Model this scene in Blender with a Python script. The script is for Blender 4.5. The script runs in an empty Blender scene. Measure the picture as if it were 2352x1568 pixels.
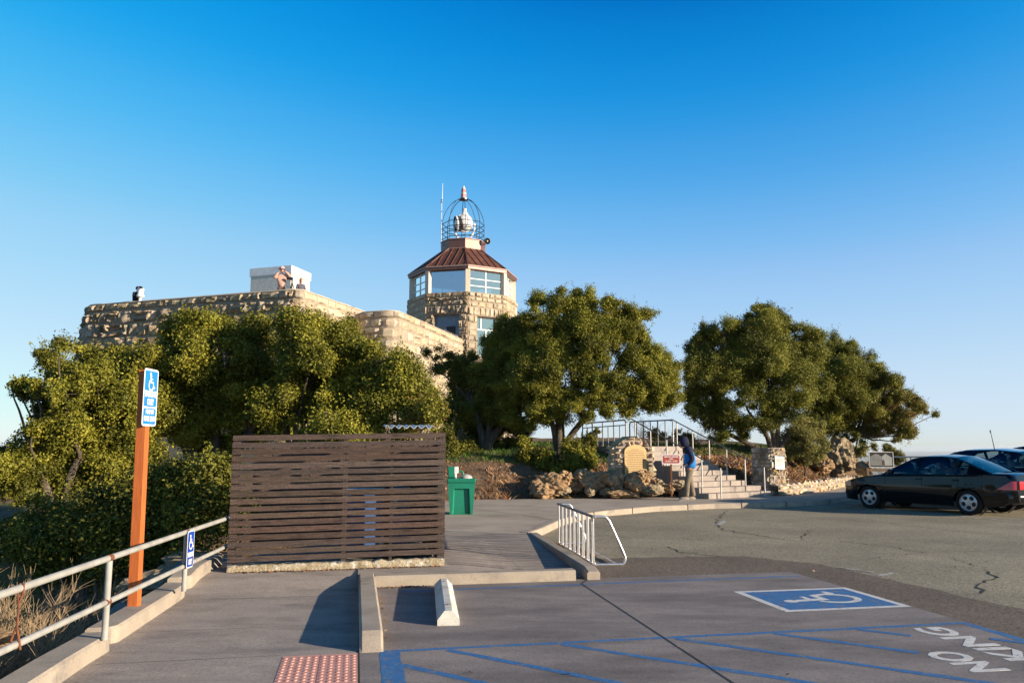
import bpy, bmesh, math, random
import numpy as np
from mathutils import Vector, Matrix, noise

R = math.radians
scene = bpy.context.scene
COL = scene.collection

# ------------------------------------------------------------------ camera
CH = 1.6; FP = 1830.0; TH = R(7.5)
cam_d = bpy.data.cameras.new('camera'); cam = bpy.data.objects.new('camera', cam_d); COL.objects.link(cam)
cam.location = (0, 0, CH); cam.rotation_euler = (R(90) + TH, 0, 0)
cam_d.sensor_width = 36; cam_d.lens = FP / 2352 * 36
cam_d.clip_start = 0.1; cam_d.clip_end = 80000
scene.camera = cam

# ------------------------------------------------------------------ sky, sun, exposure
SUN_EL = R(13.3); SUN_AZ = R(-23)            # direction towards the sun, from +x
w = bpy.data.worlds.new('World'); scene.world = w; w.use_nodes = True
nt = w.node_tree; nt.nodes.clear()
sky = nt.nodes.new('ShaderNodeTexSky'); sky.sky_type = 'NISHITA'; sky.sun_disc = False
sky.sun_elevation = SUN_EL; sky.sun_rotation = R(90) - SUN_AZ
sky.altitude = 1100; sky.air_density = 1.0; sky.dust_density = 0.35; sky.ozone_density = 3.0
EXPO = 0.93
hs = nt.nodes.new('ShaderNodeHueSaturation'); hs.inputs['Saturation'].default_value = 1.3; hs.inputs['Hue'].default_value = 0.49
pre = nt.nodes.new('ShaderNodeVectorMath'); pre.operation = 'SCALE'; pre.inputs['Scale'].default_value = 0.1757
cv = nt.nodes.new('ShaderNodeRGBCurve')
for ch, pts in ((0, [(0, 0), (.013, .001), (.027, .05), (.055, .19), (.107, .36), (.3, .55), (.7, .68), (1, .8)]),
                (1, [(0, 0), (.06, .005), (.115, .03), (.15, .13), (.17, .23), (.23, .37), (.33, .53), (.46, .65), (.84, .81), (1, .88)]),
                (2, [(0, 0), (.15, .02), (.27, .07), (.35, .42), (.40, .68), (.51, .82), (.63, .89), (.86, .93), (1, .95)])):
    c = cv.mapping.curves[ch]
    while len(c.points) > 2: c.points.remove(c.points[0])
    c.points[0].location = pts[0]; c.points[1].location = pts[-1]
    for p in pts[1:-1]: c.points.new(*p)
    for p in c.points: p.handle_type = 'AUTO_CLAMPED'
cv.mapping.update()
post = nt.nodes.new('ShaderNodeVectorMath'); post.operation = 'SCALE'; post.inputs['Scale'].default_value = 1 / (0.12 * 2 ** EXPO)
bgn = nt.nodes.new('ShaderNodeBackground'); bgn.inputs['Strength'].default_value = 0.12
wo = nt.nodes.new('ShaderNodeOutputWorld')
for a_, b_ in ((sky.outputs[0], hs.inputs['Color']), (hs.outputs[0], pre.inputs[0]), (pre.outputs[0], cv.inputs['Color']), (cv.outputs[0], post.inputs[0]), (post.outputs[0], bgn.inputs['Color']), (bgn.outputs[0], wo.inputs[0])): nt.links.new(a_, b_)
sd = Vector((math.cos(SUN_AZ) * math.cos(SUN_EL), math.sin(SUN_AZ) * math.cos(SUN_EL), math.sin(SUN_EL)))
sl = bpy.data.lights.new('sun', 'SUN'); sl.energy = 5.0; sl.angle = R(0.5); sl.color = (1.0, 0.84, 0.64)
so = bpy.data.objects.new('sun', sl); COL.objects.link(so); so.rotation_euler = sd.to_track_quat('Z', 'Y').to_euler()
so.location = sd * 50
scene.view_settings.view_transform = 'Standard'; scene.view_settings.look = 'None'
scene.view_settings.exposure = EXPO; scene.view_settings.gamma = 1.0
scene.render.engine = 'CYCLES'
scene.cycles.max_bounces = 6; scene.cycles.transparent_max_bounces = 12
scene.cycles.diffuse_bounces = 3; scene.cycles.glossy_bounces = 3

# ------------------------------------------------------------------ surveying helpers (photo sight lines -> world)
def ray(px, py):
    xc = (px - 1176) / FP; yc = (784 - py) / FP
    return xc, math.cos(TH) - yc * math.sin(TH), math.sin(TH) + yc * math.cos(TH)
def G(px, py, z=0.0):
    r = ray(px, py); t = (z - CH) / r[2]
    return Vector((r[0] * t, r[1] * t, z))
def at(px, py, Y):
    r = ray(px, py); t = Y / r[1]
    return Vector((r[0] * t, Y, CH + r[2] * t))
PH = R(11); OX, OY = -1.01, 6.52
def UV(u, v, z=0.0):                          # frame of the painted bays
    return Vector((OX + u * math.cos(PH) - v * math.sin(PH), OY + u * math.sin(PH) + v * math.cos(PH), z))
def sm(t):
    t = max(0.0, min(1.0, t)); return t * t * (3 - 2 * t)

# ------------------------------------------------------------------ materials
def _n(nt, t, **k):
    n = nt.nodes.new(t)
    for a, b in k.items(): setattr(n, a, b)
    return n
MATS = {}
def mat(name, c1, c2=None, scale=4.0, rough=0.8, bump=0.0, bscale=None, bdist=0.01, metal=0.0, spec=0.3, detail=6, rnd=0.0,
        fine=0.0, fscale=80, stretch=None, c3=None, s3=1.0, t3=(0.5, 0.6), coat=0.0, lo=0.35, hi=0.65):
    m = bpy.data.materials.new(name); m.use_nodes = True
    nt = m.node_tree; b = nt.nodes['Principled BSDF']; L = nt.links
    b.inputs['Roughness'].default_value = rough; b.inputs['Metallic'].default_value = metal
    b.inputs['Specular IOR Level'].default_value = spec; b.inputs['Coat Weight'].default_value = coat
    tc = _n(nt, 'ShaderNodeTexCoord'); mp = _n(nt, 'ShaderNodeMapping'); L.new(tc.outputs['Object'], mp.inputs[0])
    if stretch: mp.inputs['Scale'].default_value = stretch
    if c2 is None: c2 = tuple(x * 0.8 for x in c1)
    nz = _n(nt, 'ShaderNodeTexNoise'); nz.inputs['Scale'].default_value = scale; nz.inputs['Detail'].default_value = detail
    nz.inputs['Roughness'].default_value = 0.6
    L.new(mp.outputs[0], nz.inputs['Vector'])
    mr = _n(nt, 'ShaderNodeMapRange'); mr.inputs['From Min'].default_value = lo; mr.inputs['From Max'].default_value = hi
    L.new(nz.outputs['Fac'], mr.inputs['Value'])
    mx = _n(nt, 'ShaderNodeMix', data_type='RGBA'); mx.inputs[6].default_value = (*c1, 1); mx.inputs[7].default_value = (*c2, 1)
    L.new(mr.outputs[0], mx.inputs[0]); col = mx.outputs[2]
    if c3 is not None:
        n3 = _n(nt, 'ShaderNodeTexNoise'); n3.inputs['Scale'].default_value = s3; n3.inputs['Detail'].default_value = 8
        n3.inputs['Roughness'].default_value = 0.65
        L.new(mp.outputs[0], n3.inputs['Vector'])
        m3 = _n(nt, 'ShaderNodeMapRange'); m3.inputs['From Min'].default_value = t3[0]; m3.inputs['From Max'].default_value = t3[1]
        L.new(n3.outputs['Fac'], m3.inputs['Value'])
        x3 = _n(nt, 'ShaderNodeMix', data_type='RGBA'); L.new(m3.outputs[0], x3.inputs[0]); L.new(col, x3.inputs[6]); x3.inputs[7].default_value = (*c3, 1)
        col = x3.outputs[2]
    if fine:
        nf = _n(nt, 'ShaderNodeTexNoise'); nf.inputs['Scale'].default_value = fscale; nf.inputs['Detail'].default_value = 3
        L.new(tc.outputs['Object'], nf.inputs['Vector'])
        mf = _n(nt, 'ShaderNodeMapRange'); mf.inputs['From Min'].default_value = 0.3; mf.inputs['From Max'].default_value = 0.7
        mf.inputs['To Min'].default_value = 1 - fine; mf.inputs['To Max'].default_value = 1 + fine
        L.new(nf.outputs['Fac'], mf.inputs['Value'])
        vm = _n(nt, 'ShaderNodeVectorMath', operation='SCALE'); L.new(col, vm.inputs[0]); L.new(mf.outputs[0], vm.inputs['Scale']); col = vm.outputs[0]
    if rnd:
        at_ = _n(nt, 'ShaderNodeAttribute', attribute_name='rnd')
        h = _n(nt, 'ShaderNodeHueSaturation'); L.new(col, h.inputs['Color'])
        r1 = _n(nt, 'ShaderNodeMapRange'); r1.inputs['To Min'].default_value = 1 - rnd; r1.inputs['To Max'].default_value = 1 + rnd
        L.new(at_.outputs['Fac'], r1.inputs['Value']); L.new(r1.outputs[0], h.inputs['Value'])
        m7 = _n(nt, 'ShaderNodeMath', operation='MULTIPLY'); m7.inputs[1].default_value = 7.31; L.new(at_.outputs['Fac'], m7.inputs[0])
        fr = _n(nt, 'ShaderNodeMath', operation='FRACT'); L.new(m7.outputs[0], fr.inputs[0])
        r2 = _n(nt, 'ShaderNodeMapRange'); r2.inputs['To Min'].default_value = 0.5 - rnd * 0.05; r2.inputs['To Max'].default_value = 0.5 + rnd * 0.05
        L.new(fr.outputs[0], r2.inputs['Value']); L.new(r2.outputs[0], h.inputs['Hue'])
        m9 = _n(nt, 'ShaderNodeMath', operation='MULTIPLY'); m9.inputs[1].default_value = 13.7; L.new(at_.outputs['Fac'], m9.inputs[0])
        f9 = _n(nt, 'ShaderNodeMath', operation='FRACT'); L.new(m9.outputs[0], f9.inputs[0])
        r9 = _n(nt, 'ShaderNodeMapRange'); r9.inputs['To Min'].default_value = 1 - rnd * 0.9; r9.inputs['To Max'].default_value = 1 + rnd * 0.5
        L.new(f9.outputs[0], r9.inputs['Value']); L.new(r9.outputs[0], h.inputs['Saturation'])
        col = h.outputs[0]
    L.new(col, b.inputs['Base Color'])
    if bump:
        nb = _n(nt, 'ShaderNodeTexNoise'); nb.inputs['Scale'].default_value = bscale or scale * 4; nb.inputs['Detail'].default_value = 8
        nb.inputs['Roughness'].default_value = 0.65
        L.new(mp.outputs[0], nb.inputs['Vector'])
        bp = _n(nt, 'ShaderNodeBump'); bp.inputs['Strength'].default_value = bump; bp.inputs['Distance'].default_value = bdist
        L.new(nb.outputs['Fac'], bp.inputs['Height']); L.new(bp.outputs[0], b.inputs['Normal'])
    MATS[name] = m
    return m

def asphalt_mat(name, base, grain, patch):
    m = mat(name, base, tuple(x * 0.86 for x in base), scale=0.7, rough=0.9, bump=0.9, bscale=90, bdist=0.006, detail=8)
    nt = m.node_tree; L = nt.links; b = nt.nodes['Principled BSDF']
    col = b.inputs['Base Color'].links[0].from_socket
    tc = [n for n in nt.nodes if n.type == 'TEX_COORD'][0]
    vo = _n(nt, 'ShaderNodeTexVoronoi'); vo.inputs['Scale'].default_value = 55; L.new(tc.outputs['Object'], vo.inputs['Vector'])
    hv = _n(nt, 'ShaderNodeSeparateColor'); L.new(vo.outputs['Color'], hv.inputs[0])
    mr = _n(nt, 'ShaderNodeMapRange'); mr.inputs['From Min'].default_value = 0.0; mr.inputs['From Max'].default_value = 1.0
    mr.inputs['To Min'].default_value = 1 - grain; mr.inputs['To Max'].default_value = 1 + grain
    L.new(hv.outputs[0], mr.inputs['Value'])
    vm = _n(nt, 'ShaderNodeVectorMath', operation='SCALE'); L.new(col, vm.inputs[0]); L.new(mr.outputs[0], vm.inputs['Scale'])
    nz = _n(nt, 'ShaderNodeTexNoise'); nz.inputs['Scale'].default_value = 0.35; nz.inputs['Detail'].default_value = 7; L.new(tc.outputs['Object'], nz.inputs['Vector'])
    mz = _n(nt, 'ShaderNodeMapRange'); mz.inputs['From Min'].default_value = 0.42; mz.inputs['From Max'].default_value = 0.62; L.new(nz.outputs['Fac'], mz.inputs['Value'])
    mx = _n(nt, 'ShaderNodeMix', data_type='RGBA', blend_type='MULTIPLY'); L.new(mz.outputs[0], mx.inputs[0]); L.new(vm.outputs[0], mx.inputs[6]); mx.inputs[7].default_value = (*patch, 1)
    L.new(mx.outputs[2], b.inputs['Base Color'])
    return m

def leaf_mat(name, dark, light, young, trans=0.35, rough=0.6):
    m = bpy.data.materials.new(name); m.use_nodes = True; nt = m.node_tree; L = nt.links
    b = nt.nodes['Principled BSDF']; out = nt.nodes['Material Output']
    a = _n(nt, 'ShaderNodeAttribute', attribute_name='rnd')
    cr = _n(nt, 'ShaderNodeValToRGB'); cr.color_ramp.elements[0].color = (*dark, 1); cr.color_ramp.elements[1].color = (*young, 1)
    e = cr.color_ramp.elements.new(0.6); e.color = (*light, 1)
    L.new(a.outputs['Fac'], cr.inputs[0])
    tc = _n(nt, 'ShaderNodeTexCoord'); nz = _n(nt, 'ShaderNodeTexNoise'); nz.inputs['Scale'].default_value = 1.1; nz.inputs['Detail'].default_value = 3
    L.new(tc.outputs['Object'], nz.inputs['Vector'])
    mr = _n(nt, 'ShaderNodeMapRange'); mr.inputs['From Min'].default_value = 0.35; mr.inputs['From Max'].default_value = 0.65
    mr.inputs['To Min'].default_value = 0.72; mr.inputs['To Max'].default_value = 1.25; L.new(nz.outputs['Fac'], mr.inputs['Value'])
    vm = _n(nt, 'ShaderNodeVectorMath', operation='SCALE'); L.new(cr.outputs[0], vm.inputs[0]); L.new(mr.outputs[0], vm.inputs['Scale'])
    L.new(vm.outputs[0], b.inputs['Base Color']); b.inputs['Roughness'].default_value = rough; b.inputs['Specular IOR Level'].default_value = 0.25
    tr = _n(nt, 'ShaderNodeBsdfTranslucent'); L.new(vm.outputs[0], tr.inputs['Color'])
    mx = _n(nt, 'ShaderNodeMixShader'); mx.inputs[0].default_value = trans
    L.new(b.outputs[0], mx.inputs[1]); L.new(tr.outputs[0], mx.inputs[2]); L.new(mx.outputs[0], out.inputs[0])
    MATS[name] = m; return m

def glass_mat(name, tint, refl=0.25, gcol=(1, 1, 1), rough=0.02, base=0.0):
    m = bpy.data.materials.new(name); m.use_nodes = True; nt = m.node_tree; L = nt.links; nt.nodes.clear()
    out = _n(nt, 'ShaderNodeOutputMaterial'); t = _n(nt, 'ShaderNodeBsdfTransparent'); t.inputs[0].default_value = (*tint, 1)
    g = _n(nt, 'ShaderNodeBsdfGlossy'); g.inputs['Roughness'].default_value = rough; g.inputs['Color'].default_value = (*gcol, 1)
    lw = _n(nt, 'ShaderNodeLayerWeight'); lw.inputs['Blend'].default_value = refl
    ad = _n(nt, 'ShaderNodeMath', operation='ADD', use_clamp=True); ad.inputs[1].default_value = base; L.new(lw.outputs['Fresnel'], ad.inputs[0])
    mx = _n(nt, 'ShaderNodeMixShader'); L.new(ad.outputs[0], mx.inputs[0]); L.new(t.outputs[0], mx.inputs[1]); L.new(g.outputs[0], mx.inputs[2])
    L.new(mx.outputs[0], out.inputs[0]); MATS[name] = m; return m

mat('concrete_walk', (0.36, 0.305, 0.258), (0.285, 0.24, 0.208), scale=2.2, rough=0.9, bump=0.6, bscale=60, fine=0.18, fscale=50, c3=(0.2, 0.172, 0.152), s3=1.3, t3=(0.5, 0.68), stretch=(0.8, 1.8, 1), detail=12)
mat('concrete_slab', (0.27, 0.232, 0.21), (0.2, 0.173, 0.162), scale=1.6, rough=0.88, bump=0.6, bscale=60, fine=0.17, fscale=50, c3=(0.12, 0.105, 0.1), s3=0.7, t3=(0.44, 0.68), stretch=(0.8, 1.9, 1), detail=12)
mat('concrete_curb', (0.38, 0.32, 0.25), (0.3, 0.25, 0.2), scale=3, rough=0.9, bump=0.4, bscale=50, fine=0.12, fscale=90, c3=(0.19, 0.17, 0.15), s3=2.2, t3=(0.55, 0.7))
mat('concrete_white', (0.62, 0.6, 0.54), (0.5, 0.48, 0.43), scale=6, rough=0.85, bump=0.3, bscale=60, fine=0.1, c3=(0.36, 0.34, 0.3), s3=5, t3=(0.58, 0.68))
mat('concrete_rough', (0.46, 0.385, 0.265), (0.28, 0.22, 0.13), scale=7, rough=0.95, bump=1.0, bscale=30, bdist=0.03, fine=0.25, fscale=60, c3=(0.55, 0.52, 0.45), s3=10, t3=(0.52, 0.6))
mat('concrete_path', (0.42, 0.355, 0.285), (0.34, 0.285, 0.23), scale=1.2, rough=0.9, bump=0.5, bscale=60, fine=0.14, fscale=50, c3=(0.27, 0.225, 0.185), s3=0.9, t3=(0.5, 0.7), detail=12)
asphalt_mat('asphalt', (0.31, 0.265, 0.18), 0.42, (0.8, 0.8, 0.82))
asphalt_mat('asphalt_new', (0.17, 0.13, 0.095), 0.45, (0.88, 0.88, 0.9))
mat('joint_dark', (0.045, 0.04, 0.037), rough=0.95)
mat('crack_dark', (0.035, 0.03, 0.025), rough=0.95)
mat('paint_blue', (0.035, 0.135, 0.33), (0.05, 0.16, 0.33), scale=6, rough=0.8, fine=0.25, fscale=70, c3=(0.17, 0.17, 0.19), s3=11, t3=(0.54, 0.66))
mat('paint_white', (0.66, 0.64, 0.6), (0.55, 0.53, 0.5), scale=8, rough=0.75, fine=0.12, fscale=60, c3=(0.28, 0.25, 0.23), s3=13, t3=(0.56, 0.68))
mat('paint_worn', (0.55, 0.54, 0.5), (0.4, 0.39, 0.35), scale=9, rough=0.85, c3=(0.17, 0.155, 0.12), s3=10, t3=(0.45, 0.6))
mat('dome_pink', (0.66, 0.34, 0.27), (0.55, 0.27, 0.21), scale=12, rough=0.7, fine=0.12)
mat('dirt', (0.2, 0.125, 0.072), (0.12, 0.075, 0.044), scale=3, rough=0.97, bump=1.0, bscale=12, bdist=0.05, fine=0.3, fscale=30, c3=(0.07, 0.085, 0.02), s3=0.35, t3=(0.5, 0.6))
mat('plain', (0.26, 0.22, 0.15), (0.12, 0.13, 0.07), scale=0.002, rough=1.0, detail=10)
mat('litter', (0.36, 0.19, 0.08), (0.24, 0.12, 0.055), scale=2, rough=0.8, rnd=0.5)
mat('grass', (0.09, 0.17, 0.012), (0.06, 0.12, 0.01), scale=3, rough=0.7, rnd=0.3)
mat('wood_dark', (0.085, 0.054, 0.041), (0.04, 0.027, 0.022), scale=5, rough=0.72, bump=0.35, bscale=22, bdist=0.004, rnd=0.22, stretch=(1.2, 1.2, 16), c3=(0.02, 0.013, 0.01), s3=2.4, t3=(0.58, 0.64), fine=0.25, fscale=45)
mat('wood_orange', (0.52, 0.14, 0.035), (0.4, 0.1, 0.025), scale=9, rough=0.6, bump=0.25, bscale=24, bdist=0.003, stretch=(7, 7, 0.6), c3=(0.2, 0.05, 0.015), s3=3, t3=(0.62, 0.7))
mat('metal_paint', (0.37, 0.36, 0.325), (0.28, 0.27, 0.245), scale=7, rough=0.55, bump=0.15, bscale=40, bdist=0.002, c3=(0.26, 0.09, 0.035), s3=3.2, t3=(0.68, 0.71))
mat('rust', (0.2, 0.07, 0.03), (0.12, 0.05, 0.03), scale=20, rough=0.85, bump=0.4)
mat('galvanised', (0.66, 0.65, 0.66), (0.5, 0.5, 0.52), scale=9, rough=0.34, metal=0.85, fine=0.1)
mat('steel_grey', (0.24, 0.24, 0.25), (0.18, 0.18, 0.19), scale=9, rough=0.5, metal=0.6)
mat('rail_white', (0.5, 0.47, 0.44), (0.36, 0.34, 0.32), scale=6, rough=0.5, metal=0.3)
mat('green_plastic', (0.01, 0.195, 0.125), (0.008, 0.16, 0.1), scale=3, rough=0.42, spec=0.5, c3=(0.05, 0.2, 0.13), s3=6, t3=(0.6, 0.75))
mat('white_plastic', (0.75, 0.76, 0.76), rough=0.5)
mat('grey_plastic', (0.42, 0.41, 0.4), rough=0.4)
mat('blue_plastic', (0.06, 0.13, 0.33), rough=0.5)
mat('sign_blue', (0.015, 0.21, 0.68), (0.02, 0.19, 0.6), scale=4, rough=0.4)
mat('sign_blue_deep', (0.01, 0.06, 0.36), rough=0.4)
mat('sign_white', (0.82, 0.82, 0.82), rough=0.4)
mat('sign_red', (0.4, 0.065, 0.04), (0.36, 0.07, 0.045), scale=5, rough=0.55)
mat('sign_back', (0.3, 0.3, 0.3), rough=0.5, metal=0.6)
mat('stone_fort', (0.4, 0.31, 0.2), (0.27, 0.205, 0.135), scale=2.2, rough=0.95, bump=1.0, bscale=9, bdist=0.06, rnd=0.26, fine=0.15, fscale=22, c3=(0.2, 0.155, 0.1), s3=3, t3=(0.52, 0.68))
mat('stone_ashlar', (0.48, 0.39, 0.275), (0.38, 0.3, 0.2), scale=2, rough=0.95, bump=0.7, bscale=9, bdist=0.025, rnd=0.16, fine=0.1, fscale=26, c3=(0.36, 0.23, 0.11), s3=2.2, t3=(0.56, 0.7))
mat('stone_mix', (0.55, 0.44, 0.3), (0.4, 0.3, 0.2), scale=5, rough=0.95, bump=0.9, bscale=16, bdist=0.02, rnd=0.42, fine=0.15, c3=(0.5, 0.26, 0.09), s3=2.4, t3=(0.58, 0.64))
mat('mortar', (0.3, 0.25, 0.18), (0.22, 0.18, 0.13), scale=5, rough=1, bump=0.6, bdist=0.02)
mat('mortar_light', (0.33, 0.27, 0.2), (0.25, 0.2, 0.15), scale=5, rough=1, bump=0.6, bdist=0.02)
mat('coping', (0.6, 0.5, 0.37), (0.5, 0.4, 0.28), scale=4, rough=0.9, bump=0.6, bdist=0.02)
mat('terrace', (0.4, 0.36, 0.3), rough=0.95)
mat('copper_brown', (0.17, 0.075, 0.052), (0.125, 0.056, 0.042), scale=2.5, rough=0.42, metal=0.25, spec=0.5, fine=0.08, c3=(0.26, 0.12, 0.08), s3=1.6, t3=(0.55, 0.8))
mat('copper_pale', (0.36, 0.24, 0.2), (0.28, 0.17, 0.14), scale=3, rough=0.5)
mat('frame_cream', (0.62, 0.54, 0.43), (0.52, 0.45, 0.36), scale=4, rough=0.75)
mat('frame_white', (0.75, 0.75, 0.74), rough=0.5)
mat('frame_dark', (0.13, 0.11, 0.1), rough=0.6)
mat('door_blue', (0.17, 0.24, 0.33), (0.13, 0.19, 0.27), scale=2, rough=0.6)
mat('interior_wall', (0.5, 0.5, 0.48), rough=0.9)
mat('interior_dark', (0.03, 0.035, 0.04), rough=0.8)
mat('lamp_white', (0.8, 0.79, 0.76), rough=0.28, spec=0.6, coat=0.5)
mat('lamp_dark', (0.04, 0.03, 0.028), rough=0.2, spec=0.6)
mat('cage_blue', (0.03, 0.055, 0.09), rough=0.5, metal=0.3)
mat('finial_red', (0.5, 0.08, 0.07), rough=0.4)
mat('finial_white', (0.75, 0.6, 0.56), rough=0.4)
mat('bronze', (0.42, 0.29, 0.14), (0.36, 0.25, 0.12), scale=20, rough=0.45, metal=0.35)
mat('plaque_grey', (0.4, 0.4, 0.38), rough=0.55, metal=0.2)
mat('rock', (0.33, 0.25, 0.16), (0.19, 0.145, 0.09), scale=3, rough=0.95, bump=1.0, bscale=9, bdist=0.08, fine=0.2, fscale=25, c3=(0.4, 0.32, 0.2), s3=4, t3=(0.5, 0.62))
mat('rock_orange', (0.4, 0.26, 0.14), (0.24, 0.15, 0.08), scale=4, rough=0.95, bump=1.0, bscale=10, bdist=0.08, fine=0.2, fscale=25)
mat('bark', (0.13, 0.1, 0.07), (0.07, 0.055, 0.04), scale=6, rough=0.95, bump=1.0, bscale=14, bdist=0.03, stretch=(3, 3, 1), c3=(0.24, 0.2, 0.15), s3=3, t3=(0.55, 0.65))
mat('twig', (0.38, 0.27, 0.16), (0.28, 0.2, 0.12), scale=4, rough=0.9)
mat('twig_grey', (0.22, 0.18, 0.14), rough=0.9)
leaf_mat('leaf_oak', (0.075, 0.083, 0.012), (0.225, 0.215, 0.024), (0.44, 0.38, 0.05), trans=0.22)
leaf_mat('leaf_oak_shaded', (0.06, 0.068, 0.012), (0.15, 0.15, 0.02), (0.28, 0.25, 0.035), trans=0.22)  # darkened copy of the oak leaf, shade put into its colour
leaf_mat('leaf_oak_grey', (0.065, 0.075, 0.014), (0.2, 0.2, 0.027), (0.38, 0.33, 0.05), trans=0.2)
leaf_mat('leaf_shrub', (0.13, 0.13, 0.035), (0.27, 0.25, 0.07), (0.42, 0.36, 0.11), trans=0.3)
leaf_mat('leaf_rust', (0.16, 0.1, 0.03), (0.28, 0.16, 0.05), (0.4, 0.24, 0.09), trans=0.3)
mat('car_black', (0.004, 0.0045, 0.006), (0.004, 0.0045, 0.006), rough=0.16, spec=0.25, coat=0.4)
mat('car_navy', (0.004, 0.009, 0.03), (0.004, 0.009, 0.03), rough=0.18, spec=0.4, coat=0.8)
mat('trim_black', (0.01, 0.01, 0.011), rough=0.5)
mat('tyre', (0.012, 0.012, 0.012), rough=0.85)
mat('alloy', (0.55, 0.55, 0.57), rough=0.35, metal=0.5)
mat('chrome', (0.75, 0.75, 0.77), rough=0.15, metal=0.95)
mat('tail_red', (0.55, 0.01, 0.02), rough=0.15, spec=0.6, coat=0.6)
mat('head_lens', (0.5, 0.36, 0.28), rough=0.15, spec=0.6)
mat('seat_beige', (0.5, 0.45, 0.36), rough=0.8)
mat('plate', (0.75, 0.76, 0.8), rough=0.4)
glass_mat('car_glass', (0.5, 0.6, 0.62), 0.3)
glass_mat('window_glass', (0.6, 0.8, 0.9), 0.4, (0.85, 0.95, 1.0), base=0.42)
mat('skin', (0.5, 0.28, 0.19), rough=0.55)
mat('hoodie_navy', (0.02, 0.024, 0.055), (0.015, 0.018, 0.04), scale=8, rough=0.9)
mat('jacket_blue', (0.012, 0.17, 0.5), (0.01, 0.14, 0.42), scale=6, rough=0.8, bump=0.5, bscale=14, bdist=0.02)
mat('trousers_khaki', (0.22, 0.175, 0.125), (0.15, 0.12, 0.085), scale=7, rough=0.9, bump=0.5, bscale=12, bdist=0.02)
mat('shoe', (0.3, 0.27, 0.22), rough=0.8)
mat('shirt_pink', (0.55, 0.33, 0.26), (0.45, 0.25, 0.2), scale=6, rough=0.85, bump=0.5, bscale=12, bdist=0.02)
mat('trousers_brown', (0.14, 0.09, 0.08), rough=0.9)
mat('coat_black', (0.015, 0.015, 0.02), rough=0.85)
mat('coat_grey', (0.1, 0.1, 0.13), rough=0.85)
mat('hair_dark', (0.02, 0.014, 0.012), rough=0.7)
mat('hair_auburn', (0.25, 0.09, 0.03), rough=0.7)
mat('hat_pink', (0.6, 0.4, 0.36), rough=0.85)
mat('black_metal', (0.02, 0.02, 0.022), rough=0.45)
mat('print_grey', (0.17, 0.175, 0.17), (0.12, 0.125, 0.12), scale=5, rough=0.6)
mat('print_light', (0.27, 0.28, 0.27), rough=0.6)
mat('print_black', (0.01, 0.01, 0.012), rough=0.5)
mat('print_brown', (0.06, 0.035, 0.025), rough=0.6)
mat('wood_old', (0.16, 0.11, 0.07), (0.1, 0.07, 0.045), scale=8, rough=0.9)
mat('mortar_wall', (0.3, 0.27, 0.22), rough=0.95)

# ------------------------------------------------------------------ object helpers
def tag(o, label=None, cat=None, group=None, kind=None):
    if label: o['label'] = label
    if cat: o['category'] = cat
    if group: o['group'] = group
    if kind: o['kind'] = kind
    return o
def thing(name, label, cat, loc=(0, 0, 0), rotz=0.0, group=None):
    o = bpy.data.objects.new(name, None); COL.objects.link(o)
    o.location = loc; o.rotation_euler = (0, 0, rotz); o.empty_display_size = 0.2
    o['_m'] = [x for r in (Matrix.Translation(Vector(loc)) @ Matrix.Rotation(rotz, 4, 'Z')) for x in r]
    return tag(o, label, cat, group)
def wm(o):
    return Matrix([list(o['_m'][i * 4:i * 4 + 4]) for i in range(4)]) if o is not None and '_m' in o else Matrix.Identity(4)
def root_matrix(o):
    m = Matrix.Identity(4)
    while o is not None:
        m = (Matrix.Translation(o.location) @ o.rotation_euler.to_matrix().to_4x4()) @ m
        o = o.parent
    return m

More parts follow.
